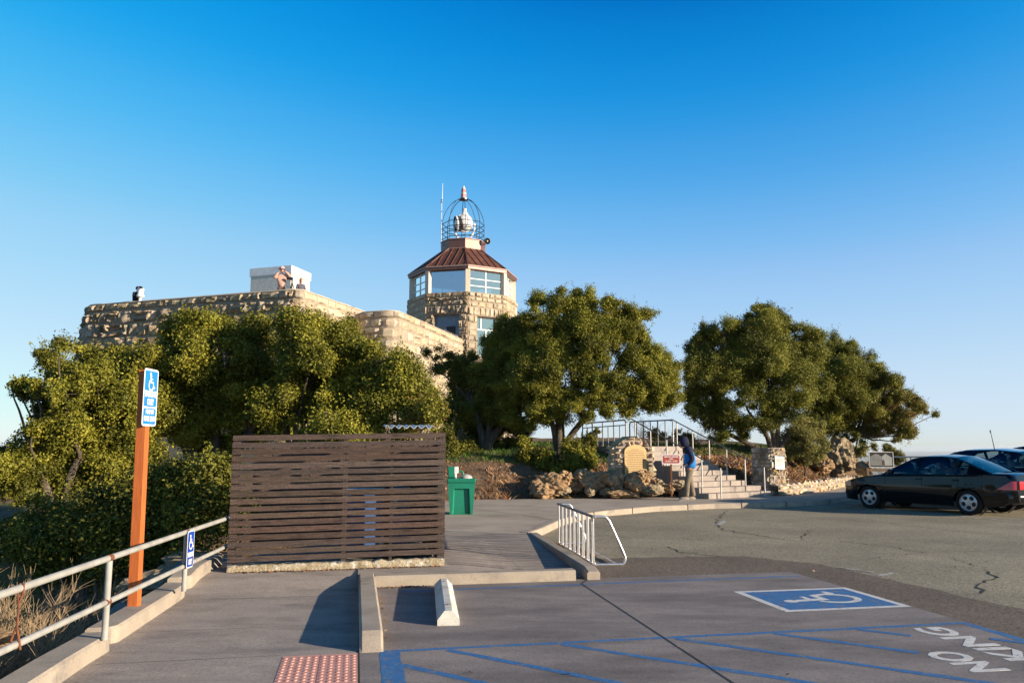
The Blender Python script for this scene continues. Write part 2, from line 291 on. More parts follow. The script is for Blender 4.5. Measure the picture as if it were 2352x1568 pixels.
class MB:
    def __init__(s): s.v = []; s.f = []; s.m = []; s.r = []; s.mats = []; s.cur = 0; s.rv = 0.5
    def mat(s, name):
        if name not in s.mats: s.mats.append(name)
        s.cur = s.mats.index(name); return s
    def face(s, ids): s.f.append(tuple(ids)); s.m.append(s.cur); s.r.append(s.rv)
    def poly(s, pts):
        b = len(s.v); s.v += [tuple(p) for p in pts]; s.face(range(b, b + len(pts)))
    def grid(s, rows):                        # rows of equal length point lists
        b = len(s.v); n = len(rows[0])
        for r in rows: s.v += [tuple(p) for p in r]
        for i in range(len(rows) - 1):
            for j in range(n - 1):
                a = b + i * n + j; s.face((a, a + 1, a + n + 1, a + n))
    def box(s, c, d, M=None, rz=0.0):
        M = M or (Matrix.Translation(Vector(c)) @ Matrix.Rotation(rz, 4, 'Z'))
        b = len(s.v)
        for x in (-.5, .5):
            for y in (-.5, .5):
                for z in (-.5, .5): s.v.append(tuple(M @ Vector((x * d[0], y * d[1], z * d[2]))))
        for q in ((0, 1, 3, 2), (4, 6, 7, 5), (0, 4, 5, 1), (2, 3, 7, 6), (0, 2, 6, 4), (1, 5, 7, 3)): s.face([b + i for i in q])
    def bar(s, p, q, wd, ht, up=(0, 0, 1)):   # rectangular bar from p to q
        p = Vector(p); q = Vector(q); d = q - p; L = d.length; d.normalize()
        upv = Vector(up); x = d.cross(upv)
        if x.length < 1e-4: x = d.cross(Vector((1, 0, 0)))
        x.normalize(); z = x.cross(d)
        M = Matrix((x, d, z)).transposed().to_4x4(); M.translation = (p + q) / 2
        s.box(None, (wd, L, ht), M)
    def tube(s, pts, r, seg=8, caps=True, closed=False):
        pts = [Vector(p) for p in pts]; n = len(pts); rs = r if isinstance(r, (list, tuple)) else [r] * n
        b = len(s.v); prev = None
        for i, p in enumerate(pts):
            if closed: d = pts[(i + 1) % n] - pts[i - 1]
            else: d = (pts[min(i + 1, n - 1)] - pts[max(i - 1, 0)])
            if d.length < 1e-9: d = Vector((0, 0, 1))
            d.normalize()
            if prev is None:
                a = d.orthogonal().normalized()
            else:
                a = prev - d * prev.dot(d)
                a = a.normalized() if a.length > 1e-6 else d.orthogonal().normalized()
            prev = a; c = d.cross(a)
            for k in range(seg):
                t = 2 * math.pi * k / seg
                s.v.append(tuple(p + (a * math.cos(t) + c * math.sin(t)) * rs[i]))
        for i in range(n if closed else n - 1):
            for k in range(seg):
                j = (i + 1) % n
                s.face((b + i * seg + k, b + i * seg + (k + 1) % seg, b + j * seg + (k + 1) % seg, b + j * seg + k))
        if caps and not closed:
            s.face([b + k for k in range(seg)][::-1]); s.face([b + (n - 1) * seg + k for k in range(seg)])
    def lathe(s, prof, c=(0, 0, 0), M=None, seg=20, cap=True):
        M = M or Matrix.Translation(Vector(c)); b = len(s.v); n = len(prof)
        for r, z in prof:
            for k in range(seg):
                t = 2 * math.pi * k / seg; s.v.append(tuple(M @ Vector((r * math.cos(t), r * math.sin(t), z))))
        for i in range(n - 1):
            for k in range(seg):
                s.face((b + i * seg + k, b + i * seg + (k + 1) % seg, b + (i + 1) * seg + (k + 1) % seg, b + (i + 1) * seg + k))
        if cap:
            s.face([b + k for k in range(seg)][::-1]); s.face([b + (n - 1) * seg + k for k in range(seg)])
    def prism(s, pts, z0, z1):
        pts = [Vector((p[0], p[1], 0)) for p in pts]; n = len(pts); b = len(s.v)
        s.v += [(p.x, p.y, z0) for p in pts] + [(p.x, p.y, z1) for p in pts]
        s.face([b + i for i in range(n)][::-1]); s.face([b + n + i for i in range(n)])
        for i in range(n):
            j = (i + 1) % n; s.face((b + i, b + j, b + n + j, b + n + i))
    def xprism(s, prof, M):                   # 2-D profile (x,z) extruded along local y -.5..+.5 through M
        n = len(prof); b = len(s.v)
        for y in (-.5, .5): s.v += [tuple(M @ Vector((p[0], y, p[1]))) for p in prof]
        s.face([b + i for i in range(n)]); s.face([b + n + i for i in range(n)][::-1])
        for i in range(n):
            j = (i + 1) % n; s.face((b + i, b + n + i, b + n + j, b + j))
    def sphere(s, c, r, seg=12, rings=8, sc=(1, 1, 1), M=None):
        prof = [(math.sin(math.pi * i / rings), -math.cos(math.pi * i / rings)) for i in range(rings + 1)]
        prof[0] = (1e-4, -1); prof[-1] = (1e-4, 1)
        MM = (M or Matrix.Identity(4)) @ Matrix.Translation(Vector(c)) @ Matrix.Diagonal((r * sc[0], r * sc[1], r * sc[2], 1))
        s.lathe(prof, M=MM, seg=seg)
    def build(s, name, material=None, parent=None, world=False, smooth=False, bevel=0.0, label=None, kind=None, normals=True):
        me = bpy.data.meshes.new(name)
        vs = s.v
        if world and parent is not None:
            inv = root_matrix(parent).inverted(); vs = [tuple(inv @ Vector(p)) for p in vs]
        me.from_pydata(vs, [], s.f)
        if s.mats:
            for n_ in s.mats: me.materials.append(MATS[n_])
            me.polygons.foreach_set('material_index', s.m)
        elif material: me.materials.append(MATS[material])
        a = me.attributes.new('rnd', 'FLOAT', 'FACE'); a.data.foreach_set('value', s.r)
        if normals:
            bm = bmesh.new(); bm.from_mesh(me); bmesh.ops.recalc_face_normals(bm, faces=bm.faces); bm.to_mesh(me); bm.free()
        if smooth:
            me.polygons.foreach_set('use_smooth', [True] * len(me.polygons))
            if smooth != 'all':
                try: me.set_sharp_from_angle(angle=R(40))
                except Exception: pass
        me.update()
        o = bpy.data.objects.new(name, me); COL.objects.link(o)
        if parent is not None: o.parent = parent
        if bevel:
            md = o.modifiers.new('bevel', 'BEVEL'); md.width = bevel; md.segments = 2; md.limit_method = 'ANGLE'; md.angle_limit = R(35)
        if label: o['label'] = label
        if kind: o['kind'] = kind
        return o
def struct(mb, name, material=None, **k):
    o = mb.build(name, material, **k); o['kind'] = 'structure'; return o
def copy_tree(o, parent=None):
    c = o.copy(); COL.objects.link(c); c.parent = parent
    for ch in list(o.children): copy_tree(ch, c)
    return c

def lettering(name, text, size, M, material, parent, width=None, space=1.0, bold=0.0):
    cu = bpy.data.curves.new(name, 'FONT'); cu.body = text; cu.size = size; cu.align_x = 'CENTER'; cu.align_y = 'CENTER'
    cu.space_character = space; cu.offset = bold; cu.resolution_u = 3; cu.extrude = 0.0006
    t = bpy.data.objects.new(name, cu); COL.objects.link(t); bpy.context.view_layer.update()
    me = bpy.data.meshes.new_from_object(t.evaluated_get(bpy.context.evaluated_depsgraph_get()))
    bpy.data.objects.remove(t); bpy.data.curves.remove(cu)
    if width:
        xs = [v.co.x for v in me.vertices]; k = width / max(1e-6, max(xs) - min(xs)); me.transform(Matrix.Diagonal((k, 1, 1, 1)))
    me.transform(M); me.materials.clear(); me.materials.append(MATS[material]); me.name = name
    o = bpy.data.objects.new(name, me); COL.objects.link(o); o.parent = parent
    return o

def isa_symbol(mb, M, s, dz=0.0006):
    """wheelchair symbol in local xy, centred, height s; every stroke lies a hair above the one below"""
    z = [0.0]
    def P(x, y): return M @ Vector(((x - .5) * s, (y - .5) * s, z[0]))
    def stroke(pts, wd):
        for i in range(len(pts) - 1):
            a = Vector(pts[i]); b = Vector(pts[i + 1]); d = (b - a).normalized(); n = Vector((-d.y, d.x)) * wd / 2; a = a - d * wd * .3 if i else a; b = b + d * wd * .3
            mb.poly([P(*(a - n)), P(*(b - n)), P(*(b + n)), P(*(a + n))]); z[0] += dz
    mb.poly([P(.4 + .085 * math.cos(t * math.pi / 8), .9 + .085 * math.sin(t * math.pi / 8)) for t in range(16)]); z[0] += dz
    stroke([(.41, .83), (.45, .46)], .115)
    stroke([(.43, .64), (.64, .64)], .065)
    stroke([(.42, .47), (.7, .47), (.8, .2)], .085)
    stroke([(.78, .17), (.92, .22)], .07)
    c = (.47, .33); r0 = .225; r1 = .31
    ang = [R(118 + (352 - 118) * i / 18) for i in range(19)]
    mb.grid([[P(c[0] + r0 * math.cos(a), c[1] + r0 * math.sin(a)) for a in ang], [P(c[0] + r1 * math.cos(a), c[1] + r1 * math.sin(a)) for a in ang]])

def rock_mesh(mb, c, size, seed, rough=0.32, sub=4, rz=0.0):
    bm = bmesh.new(); bmesh.ops.create_icosphere(bm, subdivisions=sub, radius=1.0)
    o = Vector((seed * 7.13, seed * 3.7, seed * 1.9)); M = Matrix.Rotation(rz, 4, 'Z')
    b = len(mb.v)
    for v in bm.verts:
        p = v.co.copy()
        d = noise.fractal(p * 1.1 + o, 1.0, 2.0, 3) * rough + noise.fractal(p * 3.5 + o, 1.0, 2.0, 5) * rough * .5
        cell = noise.voronoi(p * 2.2 + o)[0]
        d += (cell[1] - cell[0]) * rough * .35
        p = p * (1 + d)
        p = Vector((p.x * size[0], p.y * size[1], p.z * size[2])); p = M @ p
        mb.v.append(tuple(p + Vector(c)))
    bm.verts.ensure_lookup_table()
    for f in bm.faces: mb.face([b + v.index for v in f.verts])
    bm.free()

def stones(mb, P, L, z0, z1, ch=(0.3, 0.5), sw=(0.4, 0.8), bulge=0.06, gap=0.025, seed=1, skip=None, n=5, rough=0.03, jit=0.25, power=4):
    """random-coursed stones on a wall; P(s, z, d) gives the world point at arclength s, height z and d metres proud"""
    rg = random.Random(seed); z = z0
    while z < z1 - 0.02:
        h = rg.uniform(*ch)
        if z1 - (z + h) < ch[0] * .6: h = z1 - z
        s = -rg.uniform(0, sw[0]); 
        while s < L:
            wd = rg.uniform(*sw); a = max(0, s); b = min(L, s + wd); s += wd
            if b - a < sw[0] * .25: continue
            rows = [(z, z + h)]
            if rg.random() < jit and h > ch[0] * 1.1: k = z + h * rg.uniform(.4, .6); rows = [(z, k), (k, z + h)]
            for (za, zb) in rows:
                if skip and skip(a, b, za, zb): continue
                mb.rv = rg.random(); bl = bulge * rg.uniform(.45, 1.3); tx = rg.uniform(-.6, .6) * bl; tz = rg.uniform(-.6, .6) * bl
                off = Vector((rg.uniform(0, 99), rg.uniform(0, 99), 0)); g = gap * rg.uniform(.7, 1.6); g = min(g, (b - a) * .2, (zb - za) * .2)
                cj = [rg.uniform(0, g * 1.3) for _ in range(8)]
                rws = []
                for i in range(n):
                    q = -1 + 2 * i / (n - 1); rr = []
                    for j in range(n):
                        p = -1 + 2 * j / (n - 1)
                        fx = (p + 1) / 2; fz = (q + 1) / 2
                        la = a + g + cj[0] * (1 - fz) + cj[1] * fz; lb = b - g - cj[2] * (1 - fz) - cj[3] * fz
                        lo = za + g + cj[4] * (1 - fx) + cj[5] * fx; hi = zb - g - cj[6] * (1 - fx) - cj[7] * fx
                        edge = i in (0, n - 1) or j in (0, n - 1)
                        pil = (1 - abs(p) ** power) * (1 - abs(q) ** power)
                        # pull the ring next to the rim outwards so that each stone has a firm shoulder
                        px_ = p if edge else max(-1, min(1, p * 1.45)) * .93; qz_ = q if edge else max(-1, min(1, q * 1.45)) * .93
                        d = -0.012 if edge else bl * (0.75 + .25 * pil) + tx * p + tz * q + noise.noise(Vector((p * 1.3, q * 1.3, 0)) + off) * rough * 2
                        if not edge: d = max(d, bl * .25)
                        S = (la + lb) / 2 + px_ * (lb - la) / 2; Z = (lo + hi) / 2 + qz_ * (hi - lo) / 2
                        rr.append(P(S, Z, d))
                    rws.append(rr)
                mb.grid(rws)
        z += h
    mb.rv = .5

def path_fn(pts, ztop, batter=0.0, rnd=0.0, side=1, zt2=None):
    """arclength parametrisation of a plan polyline with rounded corners and outward batter"""
    P2 = [Vector((p[0], p[1])) for p in pts]
    if rnd:
        out = [P2[0]]
        for i in range(1, len(P2) - 1):
            a = (P2[i - 1] - P2[i]).normalized(); b = (P2[i + 1] - P2[i]).normalized()
            p0 = P2[i] + a * rnd; p2 = P2[i] + b * rnd
            for k in range(6):
                t = k / 5; out.append(p0 * (1 - t) ** 2 + P2[i] * 2 * t * (1 - t) + p2 * t * t)
        out.append(P2[-1]); P2 = out
    cum = [0.0]
    for i in range(1, len(P2)): cum.append(cum[-1] + (P2[i] - P2[i - 1]).length)
    seg_n = []
    for i in range(len(P2) - 1):
        d = (P2[i + 1] - P2[i]).normalized(); seg_n.append(Vector((d.y, -d.x)) * side)
    vn = [seg_n[0]] + [(seg_n[i - 1] + seg_n[i]).normalized() for i in range(1, len(seg_n))] + [seg_n[-1]]
    L = cum[-1]
    def P(s, z, d):
        s = max(0, min(L - 1e-6, s)); i = 0
        while i < len(cum) - 2 and cum[i + 1] < s: i += 1
        t = (s - cum[i]) / max(1e-9, cum[i + 1] - cum[i])
        p = P2[i].lerp(P2[i + 1], t); nn = vn[i].lerp(vn[i + 1], t).normalized()
        zt = ztop if zt2 is None else ztop + (zt2 - ztop) * s / L
        o = nn * (d + batter * max(0, zt - z))
        return Vector((p.x + o.x, p.y + o.y, z))
    return P, L, cum

# ------------------------------------------------------------------ foliage
def mesh_quads(name, co, rnd, material, parent=None):
    """co: (N,4,3) array of leaf quads"""
    n = co.shape[0]; me = bpy.data.meshes.new(name)
    me.vertices.add(n * 4); me.loops.add(n * 4); me.polygons.add(n)
    me.vertices.foreach_set('co', co.reshape(-1).astype(np.float32))
    me.loops.foreach_set('vertex_index', np.arange(n * 4, dtype=np.int32))
    me.polygons.foreach_set('loop_start', np.arange(0, n * 4, 4, dtype=np.int32))
    me.polygons.foreach_set('loop_total', np.full(n, 4, dtype=np.int32))
    me.materials.append(MATS[material])
    a = me.attributes.new('rnd', 'FLOAT', 'FACE'); a.data.foreach_set('value', rnd.astype(np.float32))
    me.update(calc_edges=True)
    o = bpy.data.objects.new(name, me); COL.objects.link(o)
    if parent is not None: o.parent = parent
    return o
def unit(a): return a / np.maximum(1e-9, np.linalg.norm(a, axis=-1, keepdims=True))
def leaf_quads(pos, nrm, size, rng, aspect=0.55):
    n = len(pos); aspect = aspect * rng.uniform(.7, 1.3, n)[:, None]; t = unit(np.cross(nrm, unit(rng.normal(size=(n, 3))))); b = np.cross(nrm, t)
    s = (size * rng.uniform(.5, 1.6, n))[:, None]
    l = t * s * .5; wd = b * s * .5 * aspect; cup = nrm * s * .12
    return np.stack([pos - l, pos - wd + cup, pos + l, pos + wd + cup], 1)
def clump_leaves(blobs, size, lai, rng, sub_r=(0.26, 0.5), fill=0.3, cover=2.2):
    lai *= 1.35
    """blobs: (x,y,z,r). Each blob carries leaf clumps over its surface; each clump is a tuft of small leaves."""
    blobs = [(x, y, z, r * 1.06) for x, y, z, r in blobs]
    extra = []
    for i in range(len(blobs)):
        for j in range(i):
            a, b = blobs[i], blobs[j]; d = math.dist(a[:3], b[:3])
            if d < 1.15 * (a[3] + b[3]) and d > .7 * max(a[3], b[3]): extra.append(((a[0] + b[0]) / 2, (a[1] + b[1]) / 2, (a[2] + b[2]) / 2, min(a[3], b[3]) * .8))
    rr_ = random.Random(len(blobs)); rr_.shuffle(extra); blobs = list(blobs) + extra[:int(len(blobs) * 1.3)]
    B = np.array(blobs); subs = []
    for x, y, z, r in blobs:
        sr = np.clip(r * .42, *sub_r); k = max(6, int(cover * (r / sr) ** 2))
        d = unit(rng.normal(size=(k, 3))); d[:, 2] = d[:, 2] * .85 + .08
        rad = r * rng.uniform(.66, 1.08, (k, 1)) - sr * .35
        c = np.array([x, y, z]) + d * rad
        ss = sr * rng.uniform(.55, 1.25, k)
        subs.append(np.concatenate([c, ss[:, None]], 1))
        k2 = int(k * fill) + 1
        d = unit(rng.normal(size=(k2, 3))); c = np.array([x, y, z]) + d * r * rng.uniform(.1, .6, (k2, 1))
        subs.append(np.concatenate([c, np.full((k2, 1), sr)], 1))
    S = np.concatenate(subs)
    # drop clumps buried deep inside other blobs
    keep = np.ones(len(S), bool)
    for i in range(0, len(S), 2000):
        d = np.linalg.norm(S[i:i + 2000, None, :3] - B[None, :, :3], axis=2) / B[None, :, 3]
        keep[i:i + 2000] = d.min(1) > .55
    bur = ~keep & (rng.random(len(S)) < .25); S = S[keep | bur]
    area = .5 * size * size * .55 * 1.0
    cnt = np.maximum(8, (lai * math.pi * S[:, 3] ** 2 * 2.0 / area * .5).astype(int))
    idx = np.repeat(np.arange(len(S)), cnt); n = len(idx)
    d = unit(rng.normal(size=(n, 3)))
    rr = S[idx, 3] * (rng.random(n) ** .45) * (1 + .22 * rng.normal(size=n))
    ax_ = rng.uniform(.62, 1.45, (len(S), 3)); pos = S[idx, :3] + d * rr[:, None] * np.array([1, 1, .85]) * ax_[idx]
    ns = len(S) * 5; si = rng.integers(0, len(S), ns); sdir = unit(rng.normal(size=(ns, 3)) + np.array([0, 0, .35])); m_ = 12
    si2 = np.repeat(si, m_); sl_ = np.tile(np.linspace(.5, 1.0, m_), ns) * np.repeat(S[si, 3] * rng.uniform(1.1, 2.1, ns), m_)
    sp = S[si2, :3] + np.repeat(sdir, m_, 0) * sl_[:, None] + rng.normal(size=(ns * m_, 3)) * .022
    pos = np.concatenate([pos, sp]); idx = np.concatenate([idx, si2]); d = np.concatenate([d, np.repeat(sdir, m_, 0)]); n = len(pos)
    nrm = unit(d * .8 + rng.normal(size=(n, 3)) * .75 + np.array([.12, -.05, .35]))
    tone = (rng.random(len(S)) * .5)[idx] + rng.random(n) ** 1.8 * .5
    return pos, nrm, tone, S
def tree(name, label, cat, base, blobs, material, size=.05, lai=2.4, seed=1, forks=None, group=None, trunk_r=.16, limb=True, sub_r=(.26, .5), twigs=0.35, cover=2.2, rusty=None, mat2=None, aspect=.55, bark='bark'):
    rng = np.random.default_rng(seed); rg = random.Random(seed)
    base = Vector(base)
    root = thing(name, label, cat, base, 0, group)
    pos, nrm, tone, S = clump_leaves(blobs, size, lai, rng, sub_r, cover=cover)
    co = leaf_quads(pos, nrm, size, rng, aspect) - np.array(base)[None, None, :]
    print('LEAVES', label[:30], len(co)); o = mesh_quads('crown', co, tone, material, root)
    if mat2:
        o.data.materials.append(MATS[mat2]); c = np.array(rusty[:3])[None]; d = np.linalg.norm(pos - c, axis=1) / rusty[3]
        sel = (d + rng.normal(size=len(d)) * .25 < 1) & (rng.random(len(d)) < rusty[4]); o.data.polygons.foreach_set('material_index', sel.astype(np.int32))
    mb = MB()
    forks = forks or [(0, 0, 1.0)]
    tops = []
    for fx, fy, fz in forks:
        tip = base + Vector((fx, fy, fz)); pts = []
        for k in range(9):
            t = k / 8; p = base.lerp(tip, t) + Vector((math.sin(t * 5 + fx * 3) * .08, math.cos(t * 4 + fy) * .08, 0)) * t
            p.x += fx * .25 * (t * t - t); p.y += fy * .25 * (t * t - t); pts.append(p)
        pts[0] = pts[0] - Vector((0, 0, .25)) + Vector((fx, fy, 0)) * .05
        rr = [trunk_r * (1.25 if k == 0 else 1 - .45 * k / 8) for k in range(9)]
        mb.tube([p - base for p in pts], rr, 9); tops.append((tip, trunk_r * .55))
    if limb:
        for (x, y, z, r) in blobs:
            c = Vector((x, y, z)); tp, tr = min(tops, key=lambda q: (q[0] - c).length)
            m = tp.lerp(c, .5) + Vector((rg.uniform(-.2, .2), rg.uniform(-.2, .2), -.18 * (c - tp).length * rg.random()))
            pts = []
            for k in range(8):
                t = k / 7; pts.append(tp * (1 - t) ** 2 + m * 2 * t * (1 - t) + c * t * t + Vector((rg.uniform(-.03, .03),) * 3))
            r0 = min(tr * .8, .035 + r * .05)
            mb.tube([p - base for p in pts], [r0 * (1 - .7 * k / 7) for k in range(8)], 6)
        nS = len(S); pick = rng.choice(nS, int(nS * twigs), replace=False)
        Bc = np.array(blobs)
        for i in pick:
            c = Vector(S[i, :3]); j = int(np.argmin(np.linalg.norm(Bc[:, :3] - S[i, :3], axis=1))); q = Vector(Bc[j, :3])
            m = q.lerp(c, .55) + Vector((rg.uniform(-.08, .08), rg.uniform(-.08, .08), rg.uniform(-.12, .05)))
            e = c + (c - q).normalized() * S[i, 3] * .5
            mb.tube([q - base, m - base, c - base, e - base], [.018, .012, .007, .003], 4, caps=False)
    tr = mb.build('trunk', bark, root, smooth='all')
    return root
def Bp(lst, Y, seed=0, jd=0.8, yb=None):
    """sight-line circles (x, y, radius[, depth shift]) -> crown blobs in metres round depth Y"""
    rg = random.Random(seed); out = []
    for q in lst:
        d = Y + (q[3] if len(q) > 3 else rg.uniform(-jd, jd)); p = at(q[0], q[1], d); r = q[2] * d / FP
        out.append((p.x, p.y, p.z, r))
    return out
# ================================================================== the ground
BK = [(-40, 24.5), (-6, 23.0), (-.98, 22.6), (1.53, 23.0), (4.95, 24.0), (7.66, 24.4), (9.42, 26.0), (13.05, 30.9), (20, 37.0), (60, 60)]
def yb(x):
    for (a, b), (c, d) in zip(BK, BK[1:]):
        if x <= c: return b + (d - b) * (x - a) / (c - a)
    return BK[-1][1]
def xl(y):                                   # left border of the paved level
    if y < 10.3: return -3.55 - (y - 6.5) * .13 + 0.1
    if y < 13.5: return -3.95 + sm((y - 10.3) / 3.2) * 2.2
    return -1.75
STB = Vector((6.69, 23.67)); STD = Vector((-.542, .840)); STW = Vector((.84, .542))   # stair foot, direction up, width direction
def terrain_h(x, y):
    n = noise.noise(Vector((x * .35, y * .35, 3.1))) * .16 + noise.noise(Vector((x * 1.3, y * 1.3, 8.1))) * .05
    db = y - yb(x); dl = xl(y) - x
    lot = -.16
    mound = .02 + 1.15 * sm(db / 3.0) + .4 * sm((db - 2.2) / 3) + .55 * sm((db - 7) / 20) + n * sm(db / 1.5)
    right = 1 - sm((x - 14.2) / 3.2); mound = -.1 + (mound + .1) * right - (1 - right) * (.02 * max(0, db)) - 9 * sm((db - 6) / 30) * (1 - right)
    left = -.45 - 1.15 * sm(dl / 1.8) - .12 * max(0, dl - 3) + n * 1.3 * sm(dl / 1.5)
    left += 2.1 * sm((y - 15) / 13)
    h = lot
    if dl > 0 and y < 22: h = left
    elif db > 0: h = mound
    if x < 0 and y > 15:                      # blend the shoulder between the two slopes
        a = sm((-x - 1.5) / 4.0); L_ = left if dl > 0 else lot
        m_ = mound if db > 0 else lot
        h = m_ * (1 - a) + max(L_, -.16 + .9 * sm((y - 21) / 6)) * a if dl > 0 or db > 0 else lot
    # keep the hill below the stair flight
    q = Vector((x, y)) - STB; s = q.dot(STD); t = q.dot(STW)
    if -.3 < s < 4.6 and abs(t) < 1.45 and db > -.5: h = min(h, .13 + max(0, s) * .4 - .42)
    r = math.hypot(x - 0, y - 25)
    if y < -14: h -= (-14 - y) * .35
    if x > 32: h -= (x - 32) * .4
    if x < -24: h -= (-24 - x) * .3
    if y > 66: h -= (y - 66) * .35
    if r > 60: h -= 0
    return max(h, -420 + 12 * noise.noise(Vector((x * .0004, y * .0004, 0))))
def axis(lo, hi, step, far, k):
    a = list(np.arange(lo, hi + 1e-6, step)); d = step; x = hi; up = []
    while x < far: d *= k; x += d; up.append(x)
    d = step; x = lo; dn = []
    while x > -far: d *= k; x -= d; dn.append(x)
    return dn[::-1] + a + up
xs = axis(-14, 18, .32, 60000, 1.17); ys = axis(3, 36, .32, 60000, 1.17)
mb = MB(); mb.mat('dirt'); mb.mat('plain')
nx = len(xs); mb.v = [(x, y, terrain_h(x, y)) for y in ys for x in xs]
for j in range(len(ys) - 1):
    for i in range(nx - 1):
        far = math.hypot(xs[i], ys[j] - 20) > 90; mb.cur = 1 if far else 0
        a = j * nx + i; mb.face((a, a + 1, a + nx + 1, a + nx))
struct(mb, 'ground', smooth='all', normals=False)

# asphalt lot, newer patch strip round the slab, concrete bays
mb = MB(); lot = [(-2.6, -13), (31, -13), (31, 42), (18, 35.2), (12.6, 30.3), (10.0, 26.5), (7.8, 23.5), (5.2, 22.3), (1.5, 20.5), (0.2, 14.6), (0.2, 9.6), UV(-.12, 3.0)[:2], UV(-.12, -18)[:2]]
mb.poly([(x, y, 0) for x, y in lot]); lot_o = struct(mb, 'parking_lot', 'asphalt')
mb = MB(); rg = random.Random(4)
def wob(a, b, k=14, amp=.035):
    out = []
    for i in range(k):
        t = i / k; p = a.lerp(b, t); n_ = Vector((-(b - a).y, (b - a).x, 0)).normalized(); out.append(p + n_ * rg.uniform(-amp, amp))
    return out
ring_o = [UV(2.72, 2.9), UV(2.72, 4.75), UV(4.2, 4.7), UV(5.4, 4.55), UV(6.05, 3.6), UV(6.3, 0), UV(6.35, -9)]
ring_i = [UV(2.72, 2.9), UV(2.8, 3.0), UV(4.2, 3.0), UV(5.2, 3.0), UV(5.2, 2.6), UV(5.2, 0), UV(5.2, -9)]
ro = []; ri = []
for k in range(len(ring_o) - 1): ro += wob(ring_o[k], ring_o[k + 1]); ri += [ring_i[k].lerp(ring_i[k + 1], t / 14) for t in range(14)]
mb.grid([[p + Vector((0, 0, .003)) for p in ri], [p + Vector((0, 0, .003)) for p in ro]]); struct(mb, 'asphalt_patch', 'asphalt_new')
mb = MB(); mb.poly([UV(-.19, -9, .006), UV(5.28, -9, .006), UV(5.28, 3.08, .006), UV(-.19, 2.98, .006)]); struct(mb, 'parking_bay_slab', 'concrete_slab')

def strip(mb, a, b, wd, z, rag=0.0, seed=0):
    """painted line between two bay-frame points"""
    a = Vector(a); b = Vector(b); d = (b - a).normalized(); n_ = Vector((-d.y, d.x)) * wd / 2; L_ = (b - a).length; k = max(1, int(L_ / .12)); r = random.Random(seed + 5)
    A = []; Bq = []
    for i in range(k + 1):
        p = a.lerp(b, i / k); A.append(UV(*(p - n_ * (1 + r.uniform(-rag, rag))), z)); Bq.append(UV(*(p + n_ * (1 + r.uniform(-rag, rag))), z))
    mb.grid([A, Bq])
mb = MB(); mb.mat('paint_blue'); z = .0068
strip(mb, (.045, -9), (.045, .03), .16, z, .1, 1)
strip(mb, (.12, 0.0), (5.28, .02), .066, z + .0003, .2, 2)
strip(mb, (.3, 2.6), (5.2, 2.74), .062, z, .25, 3)
strip(mb, (5.23, -9), (5.23, -.03), .09, z, .15, 4)
for k, (u0, v0, u1, v1) in enumerate([(.12, -.42, 1.2, -1.6), (.5, -.05, 2.6, -2.3), (1.44, -.05, 4.1, -2.65), (2.42, -.04, 4.1, -1.72), (3.33, -.03, 4.1, -.84), (4.12, -.02, 4.42, -.33), (5.0, -.55, 5.2, -.75)]):
    strip(mb, (u0, v0), (u1, v1), .074, z + .0006 + k * .00015, .2, 6 + k)
struct(mb, 'road_marking', 'paint_blue')
# accessible square
mb = MB(); mb.mat('paint_white'); mb.poly([UV(3.9, .78, .0069), UV(5.28, .78, .0069), UV(5.28, 1.9, .0069), UV(3.9, 1.9, .0069)])
mb.mat('paint_blue'); mb.poly([UV(3.98, .855, .0076), UV(5.2, .855, .0076), UV(5.2, 1.82, .0076), UV(3.98, 1.82, .0076)])
mb.mat('paint_white')
Mx = Matrix.Translation(UV(4.6, 1.34, .0083)) @ Matrix.Rotation(PH + R(90), 4, 'Z')
isa_symbol(mb, Mx @ Matrix.Diagonal((.88, 1.0, 1, 1)), .92, .00015)
struct(mb, 'accessible_marking')
lettering('ground_lettering', 'PARKING', .42, Matrix.Translation(UV(4.78, -1.05, .0072)) @ Matrix.Rotation(PH + R(90), 4, 'Z'), 'paint_white', None, width=1.95, bold=.012)['kind'] = 'structure'
lettering('ground_lettering', 'NO', .42, Matrix.Translation(UV(4.28, -1.12, .0072)) @ Matrix.Rotation(PH + R(90), 4, 'Z'), 'paint_white', None, width=.56, bold=.012)['kind'] = 'structure'
# joints in the slab
mb = MB(); strip(mb, (2.53, 2.96), (2.385, 2.7), .016, .0092); strip(mb, (2.386, 2.72), (2.16, -9), .014, .009); struct(mb, 'slab_joint', 'joint_dark')
# cracks in the asphalt, old scuffed paint
def crack(mb, pts, wd, seed, z=.004, amp=.06):
    r = random.Random(seed); P3 = [G(*p) for p in pts]; out = []
    for a, b in zip(P3, P3[1:]):
        k = max(3, int((b - a).length / .12))
        for i in range(k):
            p = a.lerp(b, i / k); n_ = Vector((-(b - a).y, (b - a).x, 0)).normalized(); out.append(p + n_ * r.uniform(-amp, amp))
    out.append(P3[-1]); A = []; Bq = []
    for i, p in enumerate(out):
        d = out[min(i + 1, len(out) - 1)] - out[max(0, i - 1)]; n_ = Vector((-d.y, d.x, 0)).normalized(); ww = wd * r.uniform(.2, 1) * (1 if 0 < i < len(out) - 1 else .1)
        A.append(p - n_ * ww / 2 + Vector((0, 0, z))); Bq.append(p + n_ * ww / 2 + Vector((0, 0, z)))
    mb.grid([A, Bq])
mb = MB()
crack(mb, [(1668, 1173), (1647, 1195), (1659, 1217), (1715, 1225), (1805, 1240)], .032, 1)
crack(mb, [(1865, 1215), (1848, 1228), (1836, 1240)], .032, 2)
crack(mb, [(1530, 1254), (1560, 1266), (1643, 1277), (1680, 1280)], .032, 3)
crack(mb, [(2268, 1306), (2287, 1322), (2258, 1340), (2243, 1365)], .034, 4, .0045)
